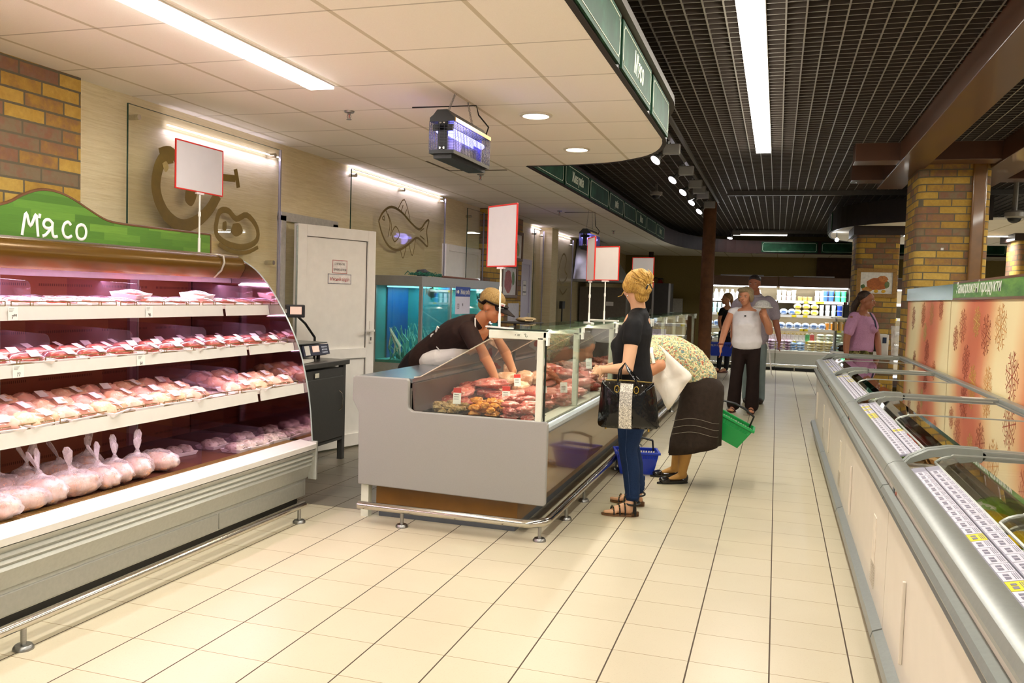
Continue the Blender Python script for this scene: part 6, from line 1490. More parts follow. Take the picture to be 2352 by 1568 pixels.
part('barrel', MB().lathe([(.001, 0), (.20, 0), (.24, .3), (.24, .42), (.22, .72), (.001, .72)], (1.50, 12.95, 0), 20), m_walnut, t, smooth=40)
part('hoop', MB().lathe([(.243, .28), (.246, .28), (.246, .31), (.243, .31)], (1.50, 12.95, 0), 20), m_steel, t)
t = thing('display_box', 'white appliance box with a small dark screen on the barrel stand', 'appliance', (1.42, 12.9, .72))
part('body', MB().box(1.27, 1.50, 12.8, 13.05, .722, 1.02), m_white, t, bev=.01); part('screen', MB().box(1.29, 1.38, 12.795, 12.8, .78, .98), m_black, t); part('button_panel', MB().box(1.42, 1.47, 12.795, 12.8, .90, .98), M('#30405a', .3), t)
tag(part('plastic_cups', MB().lathe([(.001, 0), (.05, 0), (.07, .42), (.001, .42)], (1.60, 12.9, .722), 16), GLASS('#ffffff', 1, .35), None, smooth=40), 'tall stack of clear plastic cups by the white appliance', 'cups')
# ================================================================== PEOPLE
def cloth(c, var=.1, scale=14, bump=.5, rough=.8, c2=None, stretch=None): return M(c, rough, 0, var, scale, bump, .2, c2, stretch)
def skin(c='#d09c7c'):
    key = ('skin', c)
    if key in MATS: return MATS[key]
    t = NT('skin'); n = t.noise(t.obj(), 12, 3); b = lin(c); t.base(t.mix(n, tuple(x * .93 for x in b), tuple(min(1, x * 1.07) for x in b))); t.set(.5, 0, .4)
    t.bump(t.noise(t.obj(), 220, 2), .05); MATS[key] = t.m; return t.m
def hair_mat(c1, c2, c3):
    t = NT('hair'); p = t.obj(); d = t.noise(p, 4, 2, out='Color'); v = t.new('ShaderNodeVectorMath', operation='MULTIPLY_ADD'); t.link(d, v.inputs[0]); v.inputs[1].default_value = (.12, .12, .12); t.link(p, v.inputs[2])
    n = t.noise(t.scalev(v.outputs[0], (60, 60, 9)), 3.0, 4, .7)
    t.base(t.ramp(n, [(.25, c1), (.5, c2), (.75, c3)])); t.set(.42, 0, .5); t.bump(n, .9, .008); return t.m
V = Vector
def head(mb, c, f, u, hh):
    c, f, u = V(c), V(f).normalized(), V(u).normalized(); s = f.cross(u).normalized(); u = s.cross(f).normalized()
    rot = Matrix((f, s, u)).transposed()
    mb.ell(c + u * .12 * hh - f * .04 * hh, (.43 * hh, .355 * hh, .385 * hh), 24, 16, rot)
    mb.ell(c - u * .16 * hh + f * .12 * hh, (.285 * hh, .27 * hh, .33 * hh), 20, 14, rot)
    mb.ell(c - u * .40 * hh + f * .25 * hh, (.11 * hh, .12 * hh, .10 * hh), 12, 8, rot)
    mb.cone(c + f * .385 * hh + u * .04 * hh, c + f * .475 * hh - u * .09 * hh, .035 * hh, .062 * hh, s, 10)
    mb.ell(c + f * .40 * hh - u * .24 * hh, (.05 * hh, .11 * hh, .045 * hh), 12, 8, rot)
    for sg in (-1, 1):
        mb.ell(c + s * sg * .35 * hh - f * .03 * hh - u * .02 * hh, (.075 * hh, .03 * hh, .13 * hh), 12, 8, rot)
        mb.ell(c + s * sg * .17 * hh + f * .27 * hh - u * .12 * hh, (.12 * hh, .11 * hh, .11 * hh), 10, 8, rot)
    return rot, s, u, f, c
def face(parent, fr, hh, lip='#a8584a', eye='#2a1f1a', brow='#5a4632', glasses=False):
    rot, s, u, f, c = fr
    for sg in (-1, 1):
        e = c + s * sg * .155 * hh + f * .375 * hh + u * .04 * hh
        eb = part('eye', MB().ell(e, (.035 * hh, .055 * hh, .024 * hh), 12, 8, rot), M('#e8e4dc', .3), parent, smooth=True)
        part('iris', MB().ell(e + f * .022 * hh, (.018 * hh, .024 * hh, .024 * hh), 10, 6, rot), M(eye, .2), eb, smooth=True)
        part('eyebrow', MB().cone(e + u * .075 * hh - s * sg * .05 * hh + f * .02 * hh, e + u * .085 * hh + s * sg * .07 * hh - f * .01 * hh, .012 * hh, .008 * hh, u, 8), M(brow, .7), parent, smooth=True)
    part('mouth', MB().cone(c + f * .435 * hh - u * .235 * hh - s * .08 * hh - f * .02 * hh, c + f * .435 * hh - u * .235 * hh + s * .08 * hh - f * .02 * hh, (.018 * hh, .022 * hh), (.018 * hh, .022 * hh), u, 10), M(lip, .4), parent, smooth=True)
def hand(mb, w, d, n, L=.17, curl=.5, spread=.12, thumb=1):
    """w wrist point, d direction of the fingers, n palm normal; five separate fingers"""
    w, d = V(w), V(d).normalized(); n = V(n); n = (n - d * n.dot(d)).normalized(); s = d.cross(n) * thumb
    pl = L * .5; mb.cone(w - d * .01, w + d * pl * .9, (L * .17, L * .10), (L * .23, L * .095), s, 12)
    for i, fl in enumerate((.43, .48, .45, .36)):
        off = (i - 1.5) * L * .115; b = w + d * pl * .95 - s * off; q = (d - s * (i - 1.5) * spread).normalized(); p = b; r_ = L * .050
        for k_ in range(3):
            e = p + q * L * fl * (.42, .32, .26)[k_]; mb.cone(p, e, r_ * (1 - .1 * k_), r_ * (.9 - .1 * k_), s, 8); p = e
            ax = s * thumb; q = (Quaternion(ax, -curl * .9) @ q) if True else q
    b = w + d * pl * .25 + s * L * .17; q = (d * .75 + s * .6 + n * .25).normalized(); e = b + q * L * .24
    mb.cone(w + d * pl * .12 + s * L * .08, b, L * .075, L * .062, n, 8); mb.cone(b, e, L * .062, L * .05, n, 8); mb.cone(e, e + (q * .8 + d * .4).normalized() * L * .18, L * .05, L * .042, n, 8)
def foot(mb, heel, toe, ank):
    heel, toe, ank = V(heel), V(toe), V(ank); d = (toe - heel).normalized(); s = d.cross(V((0, 0, 1)))
    mb.cone(heel + d * .03 + V((0, 0, .028)), heel + d * (toe - heel).length * .62 + V((0, 0, .026)), (.028, .026), (.038, .022), s, 12)
    mb.cone(ank, heel + d * .06 + V((0, 0, .035)), .034, .036, s, 12); mb.cone(heel + d * .07 + V((0, 0, .05)), heel + d * (toe - heel).length * .65 + V((0, 0, .025)), .032, .024, s, 12)
    for i in range(5):
        a = heel + d * (toe - heel).length * (.66 - .02 * i) + s * (i - 2) * .0165 + V((0, 0, .017)); mb.cone(a, a + d * (toe - heel).length * (.30 - .035 * i), .0105 if i else .013, .009 if i else .012, s, 8)
def person(name, label, loc, group=None): return thing(name, label, 'person', loc, group)

# ---------------------------------------------------------------- blonde shopper (faces the counter, -x)
P = person('person', 'blonde woman in black T-shirt and skinny jeans, seen from behind at the counter', (-.86, 5.5, 0))
sk = skin('#d8a884')
b = MB(); hc = V((-.86, 5.42, 1.475)); fr = head(b, hc, (-.72, .68, -.10), (-.10, .02, 1), .205)
b.chain([(-.855, 5.42, 1.42), (-.845, 5.43, 1.345), (-.84, 5.44, 1.29)], [.048, .048, .06], (0, 1, 0))
b.chain([(-.84, 5.36, 1.235), (-.84, 5.53, 1.235)], [.04, .04], (0, 0, 1))
b.chain([(-.85, 5.44, 1.25), (-.87, 5.45, 1.10), (-.865, 5.46, .95), (-.85, 5.47, .82)], [(.14, .085), (.13, .09), (.12, .085), (.14, .10)], (0, 1, 0))
LS, LE, LW_ = V((-.848, 5.285, 1.21)), V((-.86, 5.20, .975)), V((-1.02, 5.27, .955))
b.chain([LS, LS.lerp(LE, .5), LE], [.047, .043, .036], (0, 1, 0)); b.chain([LE, LE.lerp(LW_, .4), LW_], [.038, .034, .023], (0, 1, 0))
RS, RE, RW = V((-.845, 5.605, 1.21)), V((-.87, 5.66, .99)), V((-1.03, 5.48, .955))
b.chain([RS, RS.lerp(RE, .5), RE], [.047, .043, .036], (0, 1, 0)); b.chain([RE, RE.lerp(RW, .4), RW], [.038, .034, .024], (0, 1, 0))
hand(b, LW_, (-.55, .75, -.12), (.6, .5, -.3), .15, .55, .05, 1); hand(b, RW, (-.45, -.8, -.2), (.6, -.4, -.4), .15, .55, .05, -1)
for (hip, kn, an, he, to) in (((-.85, 5.40, .80), (-.87, 5.42, .44), (-.835, 5.45, .11), (-.80, 5.45, 0), (-1.015, 5.405, 0)), ((-.85, 5.54, .80), (-.885, 5.60, .44), (-.84, 5.72, .11), (-.805, 5.73, 0), (-1.03, 5.79, 0))):
    b.chain([hip, kn, an], [.07, .045, .030], (0, 1, 0)); foot(b, (he[0], he[1], .012), (to[0], to[1], .012), an)
part('body', remeshed(b, .0065, 3), sk, P, smooth='all')
face(P, fr, .205)
# T-shirt
m = MB(); m.chain([(-.84, 5.44, 1.325), (-.842, 5.44, 1.285), (-.855, 5.44, 1.19), (-.885, 5.445, 1.08), (-.875, 5.45, .98), (-.865, 5.46, .89)], [(.062, .052), (.14, .07), (.172, .103), (.155, .122), (.138, .118), (.145, .128)], (0, 1, 0), 24)
m.chain([(-.845, 5.36, 1.285), (-.848, 5.28, 1.235), (-.852, 5.258, 1.15)], [.052, .058, .058], (0, 1, 0)); m.chain([(-.84, 5.53, 1.285), (-.843, 5.61, 1.235), (-.85, 5.635, 1.15)], [.052, .058, .058], (0, 1, 0))
m.ell((-.955, 5.40, 1.10), (.055, .06, .06)); m.ell((-.955, 5.49, 1.10), (.055, .06, .06))
part('t_shirt', remeshed(m, .008, 5), cloth('#19191b', .2, 9, .6), P, smooth='all')
# jeans
m = MB(); m.chain([(-.855, 5.47, .90), (-.85, 5.47, .80), (-.85, 5.47, .74)], [(.13, .105), (.15, .118), (.15, .12)], (0, 1, 0), 24)
for (hip, th, kn, cf, an) in (((-.85, 5.41, .76), (-.86, 5.41, .60), (-.875, 5.42, .44), (-.85, 5.435, .30), (-.838, 5.45, .115)), ((-.85, 5.54, .76), (-.87, 5.56, .60), (-.89, 5.60, .44), (-.865, 5.66, .30), (-.845, 5.72, .115))):
    m.chain([hip, th, kn, cf, an], [(.085, .105), (.075, .09), (.055, .06), (.052, .058), (.040, .043)], (0, 1, 0))
    for q in range(5): m.tube([V(an) + V((.045 * math.cos(a_), .045 * math.sin(a_), .01 + q * .02)) for a_ in [k_ * PI / 6 for k_ in range(12)]], .006, 6, closed=True)
def denim():
    t = NT('denim'); n = t.noise(t.obj(), 120, 2); n2 = t.noise(t.scalev(t.obj(), (1, 1, .5)), 7, 3); c = t.mix(n2, '#0f1a33', '#1d2f52'); c = t.mix(t.math('MULTIPLY', n, .4), c, '#2c446c'); t.base(c); t.set(.85, 0, .15); t.bump(t.math('ADD', n2, t.math('MULTIPLY', n, .2)), .5, .01); return t.m
m_denim = denim()
part('jeans', remeshed(m, .008, 3), m_denim, P, smooth='all')
part('seam', MB().tube([(-.86, 5.298, .72), (-.87, 5.325, .6), (-.88, 5.36, .44), (-.86, 5.378, .3), (-.845, 5.402, .13)], .0014, 5), M('#33456a', .7), P)
part('ankle_zip', MB().tube([(-.872, 5.42, .20), (-.872, 5.42, .14)], .003, 5), M('#b07a4a', .4), P)
# hair twisted up with a black claw clip
hm_ = hair_mat('#6a4a1c', '#c2933c', '#ecd07e'); sv, uv, fv = fr[1], fr[2], fr[3]; rt = fr[0]
m = MB(); m.ell(hc + uv * .035 - fv * .022, (.098, .084, .084), 24, 16, rt); m.ell(hc - fv * .065 + uv * .01, (.058, .068, .075), 20, 12, rt); m.ell(hc - fv * .05 - uv * .055, (.045, .05, .045), 16, 10, rt)
m.cone(hc - fv * .055 + uv * .075, hc - fv * .10 - uv * .02, .045, .035, sv, 14); m.cone(hc - fv * .08 + uv * .06 + sv * .02, hc - fv * .085 - uv * .03 - sv * .02, .04, .03, sv, 14); m.ell(hc + uv * .06 - fv * .065, (.05, .06, .045), 16, 10, rt)
for sg in (-1, 1): m.ell(hc + sv * sg * .062 + fv * .0 + uv * .015, (.06, .022, .05), 14, 10, rt)
HR = part('hair', remeshed(m, .006, 3), hm_, P, smooth='all')
w_ = MB()
rr = random.Random(4)
for i in range(34):
    a_ = rr.uniform(-1.2, 1.2); st = hc + uv * rr.uniform(.03, .115) + sv * math.sin(a_) * .085 - fv * (.02 + .07 * math.cos(a_)); en = hc - fv * (.115 + .01 * rr.random()) + uv * rr.uniform(-.02, .02) + sv * rr.uniform(-.02, .02)
    md = st.lerp(en, .5) - fv * .03 * math.cos(a_) + sv * math.sin(a_) * .018
    w_.tube([st, st.lerp(md, .5) - fv * .004, md, md.lerp(en, .5), en], [.002, .004, .0045, .004, .003], 6)
for sg in (-1, 1):
    w_.tube([hc + sv * sg * .085 + fv * .02 - uv * .02, hc + sv * sg * .10 + fv * .03 - uv * .045, hc + sv * sg * .115 + fv * .05 - uv * .05], [.003, .002, .001], 5)
part('hair_strands', w_, hm_, HR, smooth=True)
m = MB(); cc = hc - fv * .125 - uv * .004
for sg in (-1, 1):
    m.cone(cc + sv * sg * .006 + uv * .016, cc + sv * sg * .02 - uv * .012, .007, .006, sv, 8)
    for q in range(3): m.cone(cc + sv * sg * .012 + uv * (.012 - q * .012), cc + sv * sg * .03 + uv * (.012 - q * .014) + fv * .02, .0035, .002, sv, 6)
part('hair_clip', m, m_black, P, smooth=True)
part('clip_bead', MB().ell(cc + uv * .012 - fv * .008 - sv * .012, .005, 8, 6).ell(cc + uv * .008 - fv * .008 + sv * .016, .004, 8, 6), M('#d8d0b0', .1, .6), P, smooth=True)
part('earring', MB().ell(hc + sv * .076 - uv * .05, (.004, .004, .007), 8, 6), m_chrome, P, smooth=True); part('earring', MB().ell(hc - sv * .076 - uv * .05, (.004, .004, .007), 8, 6), m_chrome, P, smooth=True)
# sandals with studs and black tassels
for (he, to, an) in (((-.80, 5.45), (-1.02, 5.404), (-.835, 5.45)), ((-.805, 5.73), (-1.035, 5.79), (-.84, 5.72))):
    he, to = V((he[0], he[1], 0)), V((to[0], to[1], 0)); d = (to - he).normalized(); s_ = d.cross(V((0, 0, 1))); L_ = (to - he).length
    out = []
    for k_ in range(20):
        a_ = 2 * PI * k_ / 20; q = math.cos(a_); out.append(he + d * L_ * (.5 + .54 * q) + s_ * math.sin(a_) * (.034 + .008 * (q > 0)))
    S_ = part('sandal', MB().prism([(p.x, p.y) for p in out], 'xy', 0, .014), M('#7a5634', .6), P)
    part('heel', MB().prism([(p.x, p.y) for p in out if (p - he).dot(d) < L_ * .22], 'xy', 0, .03), M('#6a4a30', .6), S_)
    sb = MB(); st = MB()
    for fr_, w2, h2 in ((.72, .046, .046), (.55, .047, .062), (.40, .046, .080), (.12, .046, .070)):
        c_ = he + d * L_ * fr_; pts = [c_ + s_ * math.cos(a_) * w2 + V((0, 0, .012 + h2 * math.sin(a_))) + d * .01 * math.cos(a_) for a_ in [k_ * PI / 8 for k_ in range(9)]]
        sb.tube(pts, .0055, 6)
        for k_ in (1, 2, 3, 5, 6): st.ell(pts[k_] + (pts[k_] - c_).normalized() * .005, .0035, 6, 4)
    ak = V((an[0], an[1], .085)); sb.tube([ak + V((.045 * math.cos(a_), .045 * math.sin(a_), .006 * math.sin(a_))) for a_ in [k_ * PI / 8 for k_ in range(16)]], .007, 6, closed=True)
    part('strap', sb, m_black, S_, smooth=True); part('stud', st, M('#d2b860', .2, .9), S_, smooth=True)
    fg = MB(); s_ = -s_; bx = V((an[0], an[1], .11)) + s_ * .052 - d * .012
    for q in range(16): fg.tube([bx + V((rr.uniform(-.008, .008), rr.uniform(-.006, .006), 0)), bx + s_ * .004 + V((rr.uniform(-.014, .014), rr.uniform(-.008, .008), -.085 + rr.uniform(0, .012)))], .003, 5)
    part('tassel', fg, m_black, S_, smooth=True)
# ---------------------------------------------------------------- handbag on her forearm
HB = thing('handbag', 'glossy black handbag with a glittery silver middle stripe on the blonde woman\'s arm', 'handbag', (-.83, 5.08, .62))
lac = M('#070708', .13, 0, .1, 16, 1.0, .4, stretch=(1, 1, .45))
outl = smooth2([(-1.005, .655), (-.99, .885), (-.96, .905), (-.84, .905), (-.70, .905), (-.675, .885), (-.645, .665), (-.67, .635), (-.83, .625), (-.98, .625), (-1.005, .655)], 3)[:-1]
def puffy(outl, yc, th, puff, mat, name, parent, cx, cz, rings=4):
    n = len(outl); vs = []; fs = []
    for sd in (-1, 1):
        for k_ in range(rings):
            q = 1 - k_ / rings; dd = th / 2 + puff * (1 - q ** 2)
            for x, z in outl: vs.append((cx + (x - cx) * q, yc + sd * (th * .30 if k_ == 0 else dd), cz + (z - cz) * q))
        vs.append((cx, yc + sd * (th / 2 + puff), cz))
    per = n * rings + 1
    for si in (0, 1):
        o_ = si * per
        for k_ in range(rings - 1):
            for i in range(n): q = (o_ + k_ * n + i, o_ + k_ * n + (i + 1) % n, o_ + (k_ + 1) * n + (i + 1) % n, o_ + (k_ + 1) * n + i); fs.append(q if si == 0 else q[::-1])
        for i in range(n): q = (o_ + (rings - 1) * n + i, o_ + (rings - 1) * n + (i + 1) % n, o_ + per - 1); fs.append(q if si == 0 else q[::-1])
    for i in range(n): fs.append((i, per + i, per + (i + 1) % n, (i + 1) % n))
    if name == 'cloth': vs = [(x, y + .012 * math.sin(x * 34 + z * 22) + .006 * math.sin(z * 60 - x * 30), z) for x, y, z in vs]
    return part(name, MB().add(vs, fs), mat, parent, smooth='all')
puffy(outl, 5.08, .10, .025, lac, 'body', HB, -.83, .765)
def glit():
    t = NT('glitter'); v = t.new('ShaderNodeTexVoronoi'); v.inputs['Scale'].default_value = 260; t.link(t.obj(), v.inputs['Vector']); t.base(t.mix(t.sep(v.outputs['Color'])[0], '#7d7870', '#f4f0e4')); t.set(.35, .5, .6); return t.m
part('glitter_stripe', MB().sheet([(5.012, .632), (4.998, .70), (4.992, .77), (4.998, .85), (5.02, .90)], 'yz', -.868, -.792, .004), glit(), HB)
part('zip', MB().tube([(-.97, 5.08, .908), (-.83, 5.08, .913), (-.69, 5.08, .908)], .004, 6), M('#b8a060', .3, .8), HB)
for yy in (5.03, 5.13):
    part('handle', MB().tube(([(-.885, yy, .84), (-.888, yy, .91), (-.885, (yy + 5.10) / 2, .975), (-.865, 5.13, 1.012), (-.835, (yy + 5.10) / 2 , .975), (-.775, yy, .91), (-.77, yy, .84)]), .0065, 8), lac, HB, smooth=True)
for xx in (-.888, -.772):
    part('buckle', MB().tube([(xx + .014 * math.cos(a_), 5.012, .865 + .02 * math.sin(a_)) for a_ in [k_ * PI / 6 for k_ in range(12)]], .003, 6, closed=True), M('#c8a850', .2, .9), HB, smooth=True)
for xx in (-.96, -.70): part('stud_foot', MB().cyl((xx, 5.08, .612), (xx, 5.08, .63), .006, 8), M('#c8a850', .2, .9), HB)
# ---------------------------------------------------------------- shopping baskets
def basket(label, mt, c, handle_up=True, grp='plastic shopping baskets'):
    t = thing('shopping_basket', label, 'basket', mt @ V((0, 0, 0)), grp)
    bm_ = M(c, .35, 0, .06, 10); W_, D_, Hh = .20, .135, .21
    def ring(q, z): return [V((sx * (W_ - .045 + .045 * q), sy * (D_ - .035 + .035 * q), z)) for sx, sy in ((-1, -1), (1, -1), (1, 1), (-1, 1))]
    def quad(mb, a, b_, c_, d_, th=.004):
        n_ = (b_ - a).cross(d_ - a).normalized() * th; k_ = [a, b_, c_, d_, a - n_, b_ - n_, c_ - n_, d_ - n_]; mb.add([mt @ v for v in k_], [(0, 1, 2, 3), (7, 6, 5, 4), (0, 4, 5, 1), (1, 5, 6, 2), (2, 6, 7, 3), (3, 7, 4, 0)])
    for i in range(4):
        mb = MB(); r_lo, r_mid, r_hi = ring(0, 0), ring(.72, .15), ring(.95, .2); j = (i + 1) % 4
        quad(mb, r_lo[i], r_lo[j], r_mid[j], r_mid[i]); quad(mb, r_mid[i].lerp(r_hi[i], .7), r_mid[j].lerp(r_hi[j], .7), r_hi[j], r_hi[i])
        for q in range(17):
            a_, b_ = q / 16 - .012, q / 16 + .012
            a_, b_ = max(a_, 0), min(b_, 1); quad(mb, r_mid[i].lerp(r_mid[j], a_), r_mid[i].lerp(r_mid[j], b_), r_hi[i].lerp(r_hi[j], b_), r_hi[i].lerp(r_hi[j], a_))
        part('side', mb, bm_, t)
    mb = MB(); lo = ring(0, 0); mb.add([mt @ v for v in lo] + [mt @ (v + V((0, 0, .006))) for v in lo], [(3, 2, 1, 0), (4, 5, 6, 7), (0, 1, 5, 4), (1, 2, 6, 5), (2, 3, 7, 6), (3, 0, 4, 7)]); part('bottom', mb, bm_, t)
    rg = ring(1.08, .205); mb = MB()
    for i in range(4): 
        d_ = (rg[(i + 1) % 4] - rg[i]); m4 = mt @ Matrix.Translation((rg[i] + rg[(i + 1) % 4]) / 2) @ Matrix.Rotation(math.atan2(d_.y, d_.x), 4, 'Z'); mb.xbox(m4, d_.length + .02, .022, .022)
    part('rim', mb, bm_, t, bev=.004)
    for sg in (-1, 1):
        pts = [V((-W_ * .8, sg * .0, .21)), V((-W_ * .75, sg * .02, .31 if handle_up else .24)), V((-.05, sg * .02, .335 if handle_up else .25)), V((.05, sg * .02, .335 if handle_up else .25)), V((W_ * .75, sg * .02, .31 if handle_up else .24)), V((W_ * .8, 0, .21))]
        part('handle', MB().tube([mt @ p_ for p_ in pts], .007, 8), m_black, t, smooth=True)
    return t
basket('blue shopping basket standing on the floor behind the blonde woman\'s jeans', Matrix.Translation((-1.035, 6.85, .001)) @ Matrix.Rotation(.25, 4, 'Z') @ Matrix.Scale(.85, 4), '#1f3fc0')
basket('green shopping basket hanging tilted behind the dark skirt', Matrix.Translation((-.36, 6.78, .345)) @ Matrix.Rotation(.45, 4, 'Y') @ Matrix.Scale(.85, 4), '#12a04c')
basket('blue shopping basket carried by the young woman in black, right of the brown pole', Matrix.Translation((-1.0, 16.92, .36)) @ Matrix.Rotation(.1, 4, 'Z') @ Matrix.Scale(1.2, 4), '#1c3cb4')

# ---------------------------------------------------------------- bending woman with dark skirt
P = person('person', 'older woman in a floral blouse and long dark skirt bending over the counter', (-.62, 6.55, 0))
sk = skin('#c98c66'); b = MB()
fr = head(b, (-1.10, 6.42, 1.02), (-.8, .1, -.6), (-.55, 0, .8), .205)
b.chain([(-1.04, 6.44, 1.02), (-.97, 6.46, 1.03)], [.052, .058], (0, 1, 0)); b.chain([(-.92, 6.47, 1.0), (-.75, 6.5, .99), (-.58, 6.52, .88)], [(.14, .11), (.15, .12), (.15, .12)], (0, 1, 0))
b.chain([(-.90, 6.32, 1.03), (-.83, 6.19, .99), (-.785, 6.13, .935)], [.05, .05, .047], (0, 1, 0)); b.chain([(-.785, 6.13, .935), (-.86, 6.12, .88), (-.955, 6.15, .80)], [.046, .040, .027], (0, 1, 0))
hand(b, (-.955, 6.15, .80), (-.75, .1, -.65), (-.4, .5, .3), .15, .7, .04, 1)
b.chain([(-.90, 6.62, 1.02), (-.72, 6.74, .85), (-.50, 6.78, .74)], [.05, .045, .03], (0, 1, 0)); hand(b, (-.50, 6.78, .74), (.9, .1, -.35), (0, 0, -1), .15, .9, .04, -1)
part('body', remeshed(b, .007, 3), sk, P, smooth='all')
part('hair', MB().ell((-1.09, 6.42, 1.06), (.10, .09, .09), 18, 12, fn=lumpfn(2, .1, 4)), hair_mat('#5a5048', '#8a8078', '#b0a89c'), P, smooth=True)
m = MB(); m.chain([(-.97, 6.46, 1.04), (-.88, 6.47, 1.02), (-.74, 6.49, .995), (-.62, 6.51, .93), (-.53, 6.52, .84)], [(.10, .08), (.168, .12), (.172, .145), (.168, .145), (.165, .13)], (0, 1, 0), 24)
m.chain([(-.91, 6.33, 1.045), (-.85, 6.22, 1.01), (-.815, 6.17, .975)], [.068, .074, .072], (0, 1, 0)); m.chain([(-.90, 6.6, 1.03), (-.80, 6.68, .93)], [.065, .065], (0, 1, 0))
def floral():
    t = NT('floral_blouse'); v = t.new('ShaderNodeTexVoronoi'); v.inputs['Scale'].default_value = 105; w2 = t.noise(t.obj(), 30, 3, out='Color'); a_ = t.new('ShaderNodeVectorMath', operation='MULTIPLY_ADD'); t.link(w2, a_.inputs[0]); a_.inputs[1].default_value = (.05, .05, .05); t.link(t.obj(), a_.inputs[2]); t.link(a_.outputs[0], v.inputs['Vector'])
    c = t.ramp(t.sep(v.outputs['Color'])[0], [(0, '#8f9a72'), (.25, '#d8cc9c'), (.5, '#cbb98a'), (.62, '#b0604a'), (.72, '#d8cfa8'), (.85, '#6f8a86'), (1, '#c79a6a')], 'CONSTANT'); t.base(c); t.set(.85, 0, .15); t.bump(t.noise(t.obj(), 9, 3), .5, .015); return t.m
part('blouse', remeshed(m, .008, 4), floral(), P, smooth='all')
def skirt():
    mb = MB(); n = 56; prof = [((-.51, 6.52, .90), (.135, .125), 35), ((-.50, 6.52, .84), (.15, .155), 25), ((-.505, 6.52, .74), (.158, .18), 8), ((-.52, 6.53, .60), (.165, .185), 0), ((-.535, 6.54, .45), (.178, .19), 0), ((-.548, 6.55, .34), (.188, .195), 0), ((-.552, 6.55, .275), (.192, .20), -3), ((-.552, 6.55, .275), (.186, .194), -3), ((-.53, 6.54, .5), (.16, .175), 0)]
    for k_, (c, (rx, ry), tl) in enumerate(prof):
        for j in range(n):
            a_ = 2 * PI * j / n; fold = 1 + (.035 * math.sin(a_ * 7 + .5) + .02 * math.sin(a_ * 11)) * max(0, min(1, (.8 - c[2]) / .5))
            x = rx * math.cos(a_) * fold; y = ry * math.sin(a_) * fold; z = -math.tan(math.radians(tl)) * x + (.035 * math.cos(a_) if k_ in (6, 7) else 0)
            mb.v.append((c[0] + x, c[1] + y, c[2] + z))
    for k_ in range(len(prof) - 1):
        for j in range(n): mb.f.append((k_ * n + j, k_ * n + (j + 1) % n, (k_ + 1) * n + (j + 1) % n, (k_ + 1) * n + j))
    mb.f.append(tuple(range(n))[::-1]); return mb
SKT = part('skirt', skirt(), cloth('#30261f', .18, 30, .3), P, smooth='all')
m = MB()
for zz in (.52, .47, .42):
    m.tube([(-.552 + .205 * math.cos(a_), 6.55 + .215 * math.sin(a_), zz + .02 * math.sin(a_ * 3)) for a_ in [math.radians(q) for q in range(-140, -20, 8)]], .0014, 4)
part('stitching', m, M('#8f8676', .7), SKT)
m = MB(); 
for (kn, an, he, to) in (((-.60, 6.5, .36), (-.635, 6.58, .085), (-.605, 6.62, 0), (-.80, 6.50, 0)), ((-.66, 6.66, .36), (-.715, 6.80, .085), (-.69, 6.84, 0), (-.885, 6.74, 0))):
    m.chain([kn, V(kn).lerp(V(an), .45), an], [.048, .05, .032], (0, 1, 0)); h_, t_ = V((he[0], he[1], .045)), V((to[0], to[1], .022))
    m.cone(an, h_.lerp(t_, .12), .034, .030, (0, 1, 0)); m.cone(h_.lerp(t_, .12) + V((0, 0, .02)), h_.lerp(t_, .6), .032, .018, (0, 1, 0)); m.cone(h_.lerp(t_, .15), h_.lerp(t_, .8), .022, .012, (0, 1, 0))
part('legs', remeshed(m, .007, 3), M('#b98a48', .6, 0, .05, 30), P, smooth='all', label='legs in tan stockings')
for (he, to) in (((-.595, 6.625), (-.815, 6.49)), ((-.68, 6.845), (-.90, 6.73))):
    he, to = V((he[0], he[1], 0)), V((to[0], to[1], 0)); d = (to - he).normalized(); s_ = d.cross(V((0, 0, 1))); L_ = (to - he).length
    m = MB(); m.cone(he + d * .03 + V((0, 0, .045)), he + d * .035 + V((0, 0, .03)), (.034, .032), (.036, .034), s_, 14); m.cone(he + d * .03 + V((0, 0, .018)), to - d * .045 + V((0, 0, .018)), (.036, .018), (.042, .018), s_, 14); m.cone(to - d * .075 + V((0, 0, .034)), to - d * .04 + V((0, 0, .028)), (.040, .022), (.038, .020), s_, 14)
    sh = part('shoe', remeshed(m, .006, 2), M('#120f0f', .25, 0, .1, 20, coat=.4), P, smooth='all')
    part('sole', MB().prism([((he + d * L_ * (.5 + .5 * math.cos(a_)) + s_ * math.sin(a_) * .036).x, (he + d * L_ * (.5 + .5 * math.cos(a_)) + s_ * math.sin(a_) * .036).y) for a_ in [k_ * PI / 10 for k_ in range(20)]], 'xy', 0, .012), m_black, sh)
WB = thing('white_bag', 'limp white cloth bag hanging from the bending woman\'s elbow', 'bag', (-.70, 6.22, .6))
wo = smooth2([(-.86, 1.04), (-.82, 1.07), (-.78, 1.05), (-.66, .95), (-.565, .865), (-.60, .80), (-.66, .70), (-.715, .61), (-.74, .62), (-.79, .72), (-.855, .80), (-.87, .84), (-.84, .93), (-.86, 1.04)], 3)[:-1]
puffy(wo, 6.245, .035, .018, cloth('#ece6da', .05, 7, .6, .8), 'cloth', WB, -.73, .84, 5)
part('handle', MB().tube([(-.84, 6.24, 1.04), (-.85, 6.16, 1.055), (-.84, 6.10, 1.02), (-.82, 6.09, .95)], .012, 8, flat=.5), cloth('#ece6da', .05, 7, .3), WB, smooth=True)

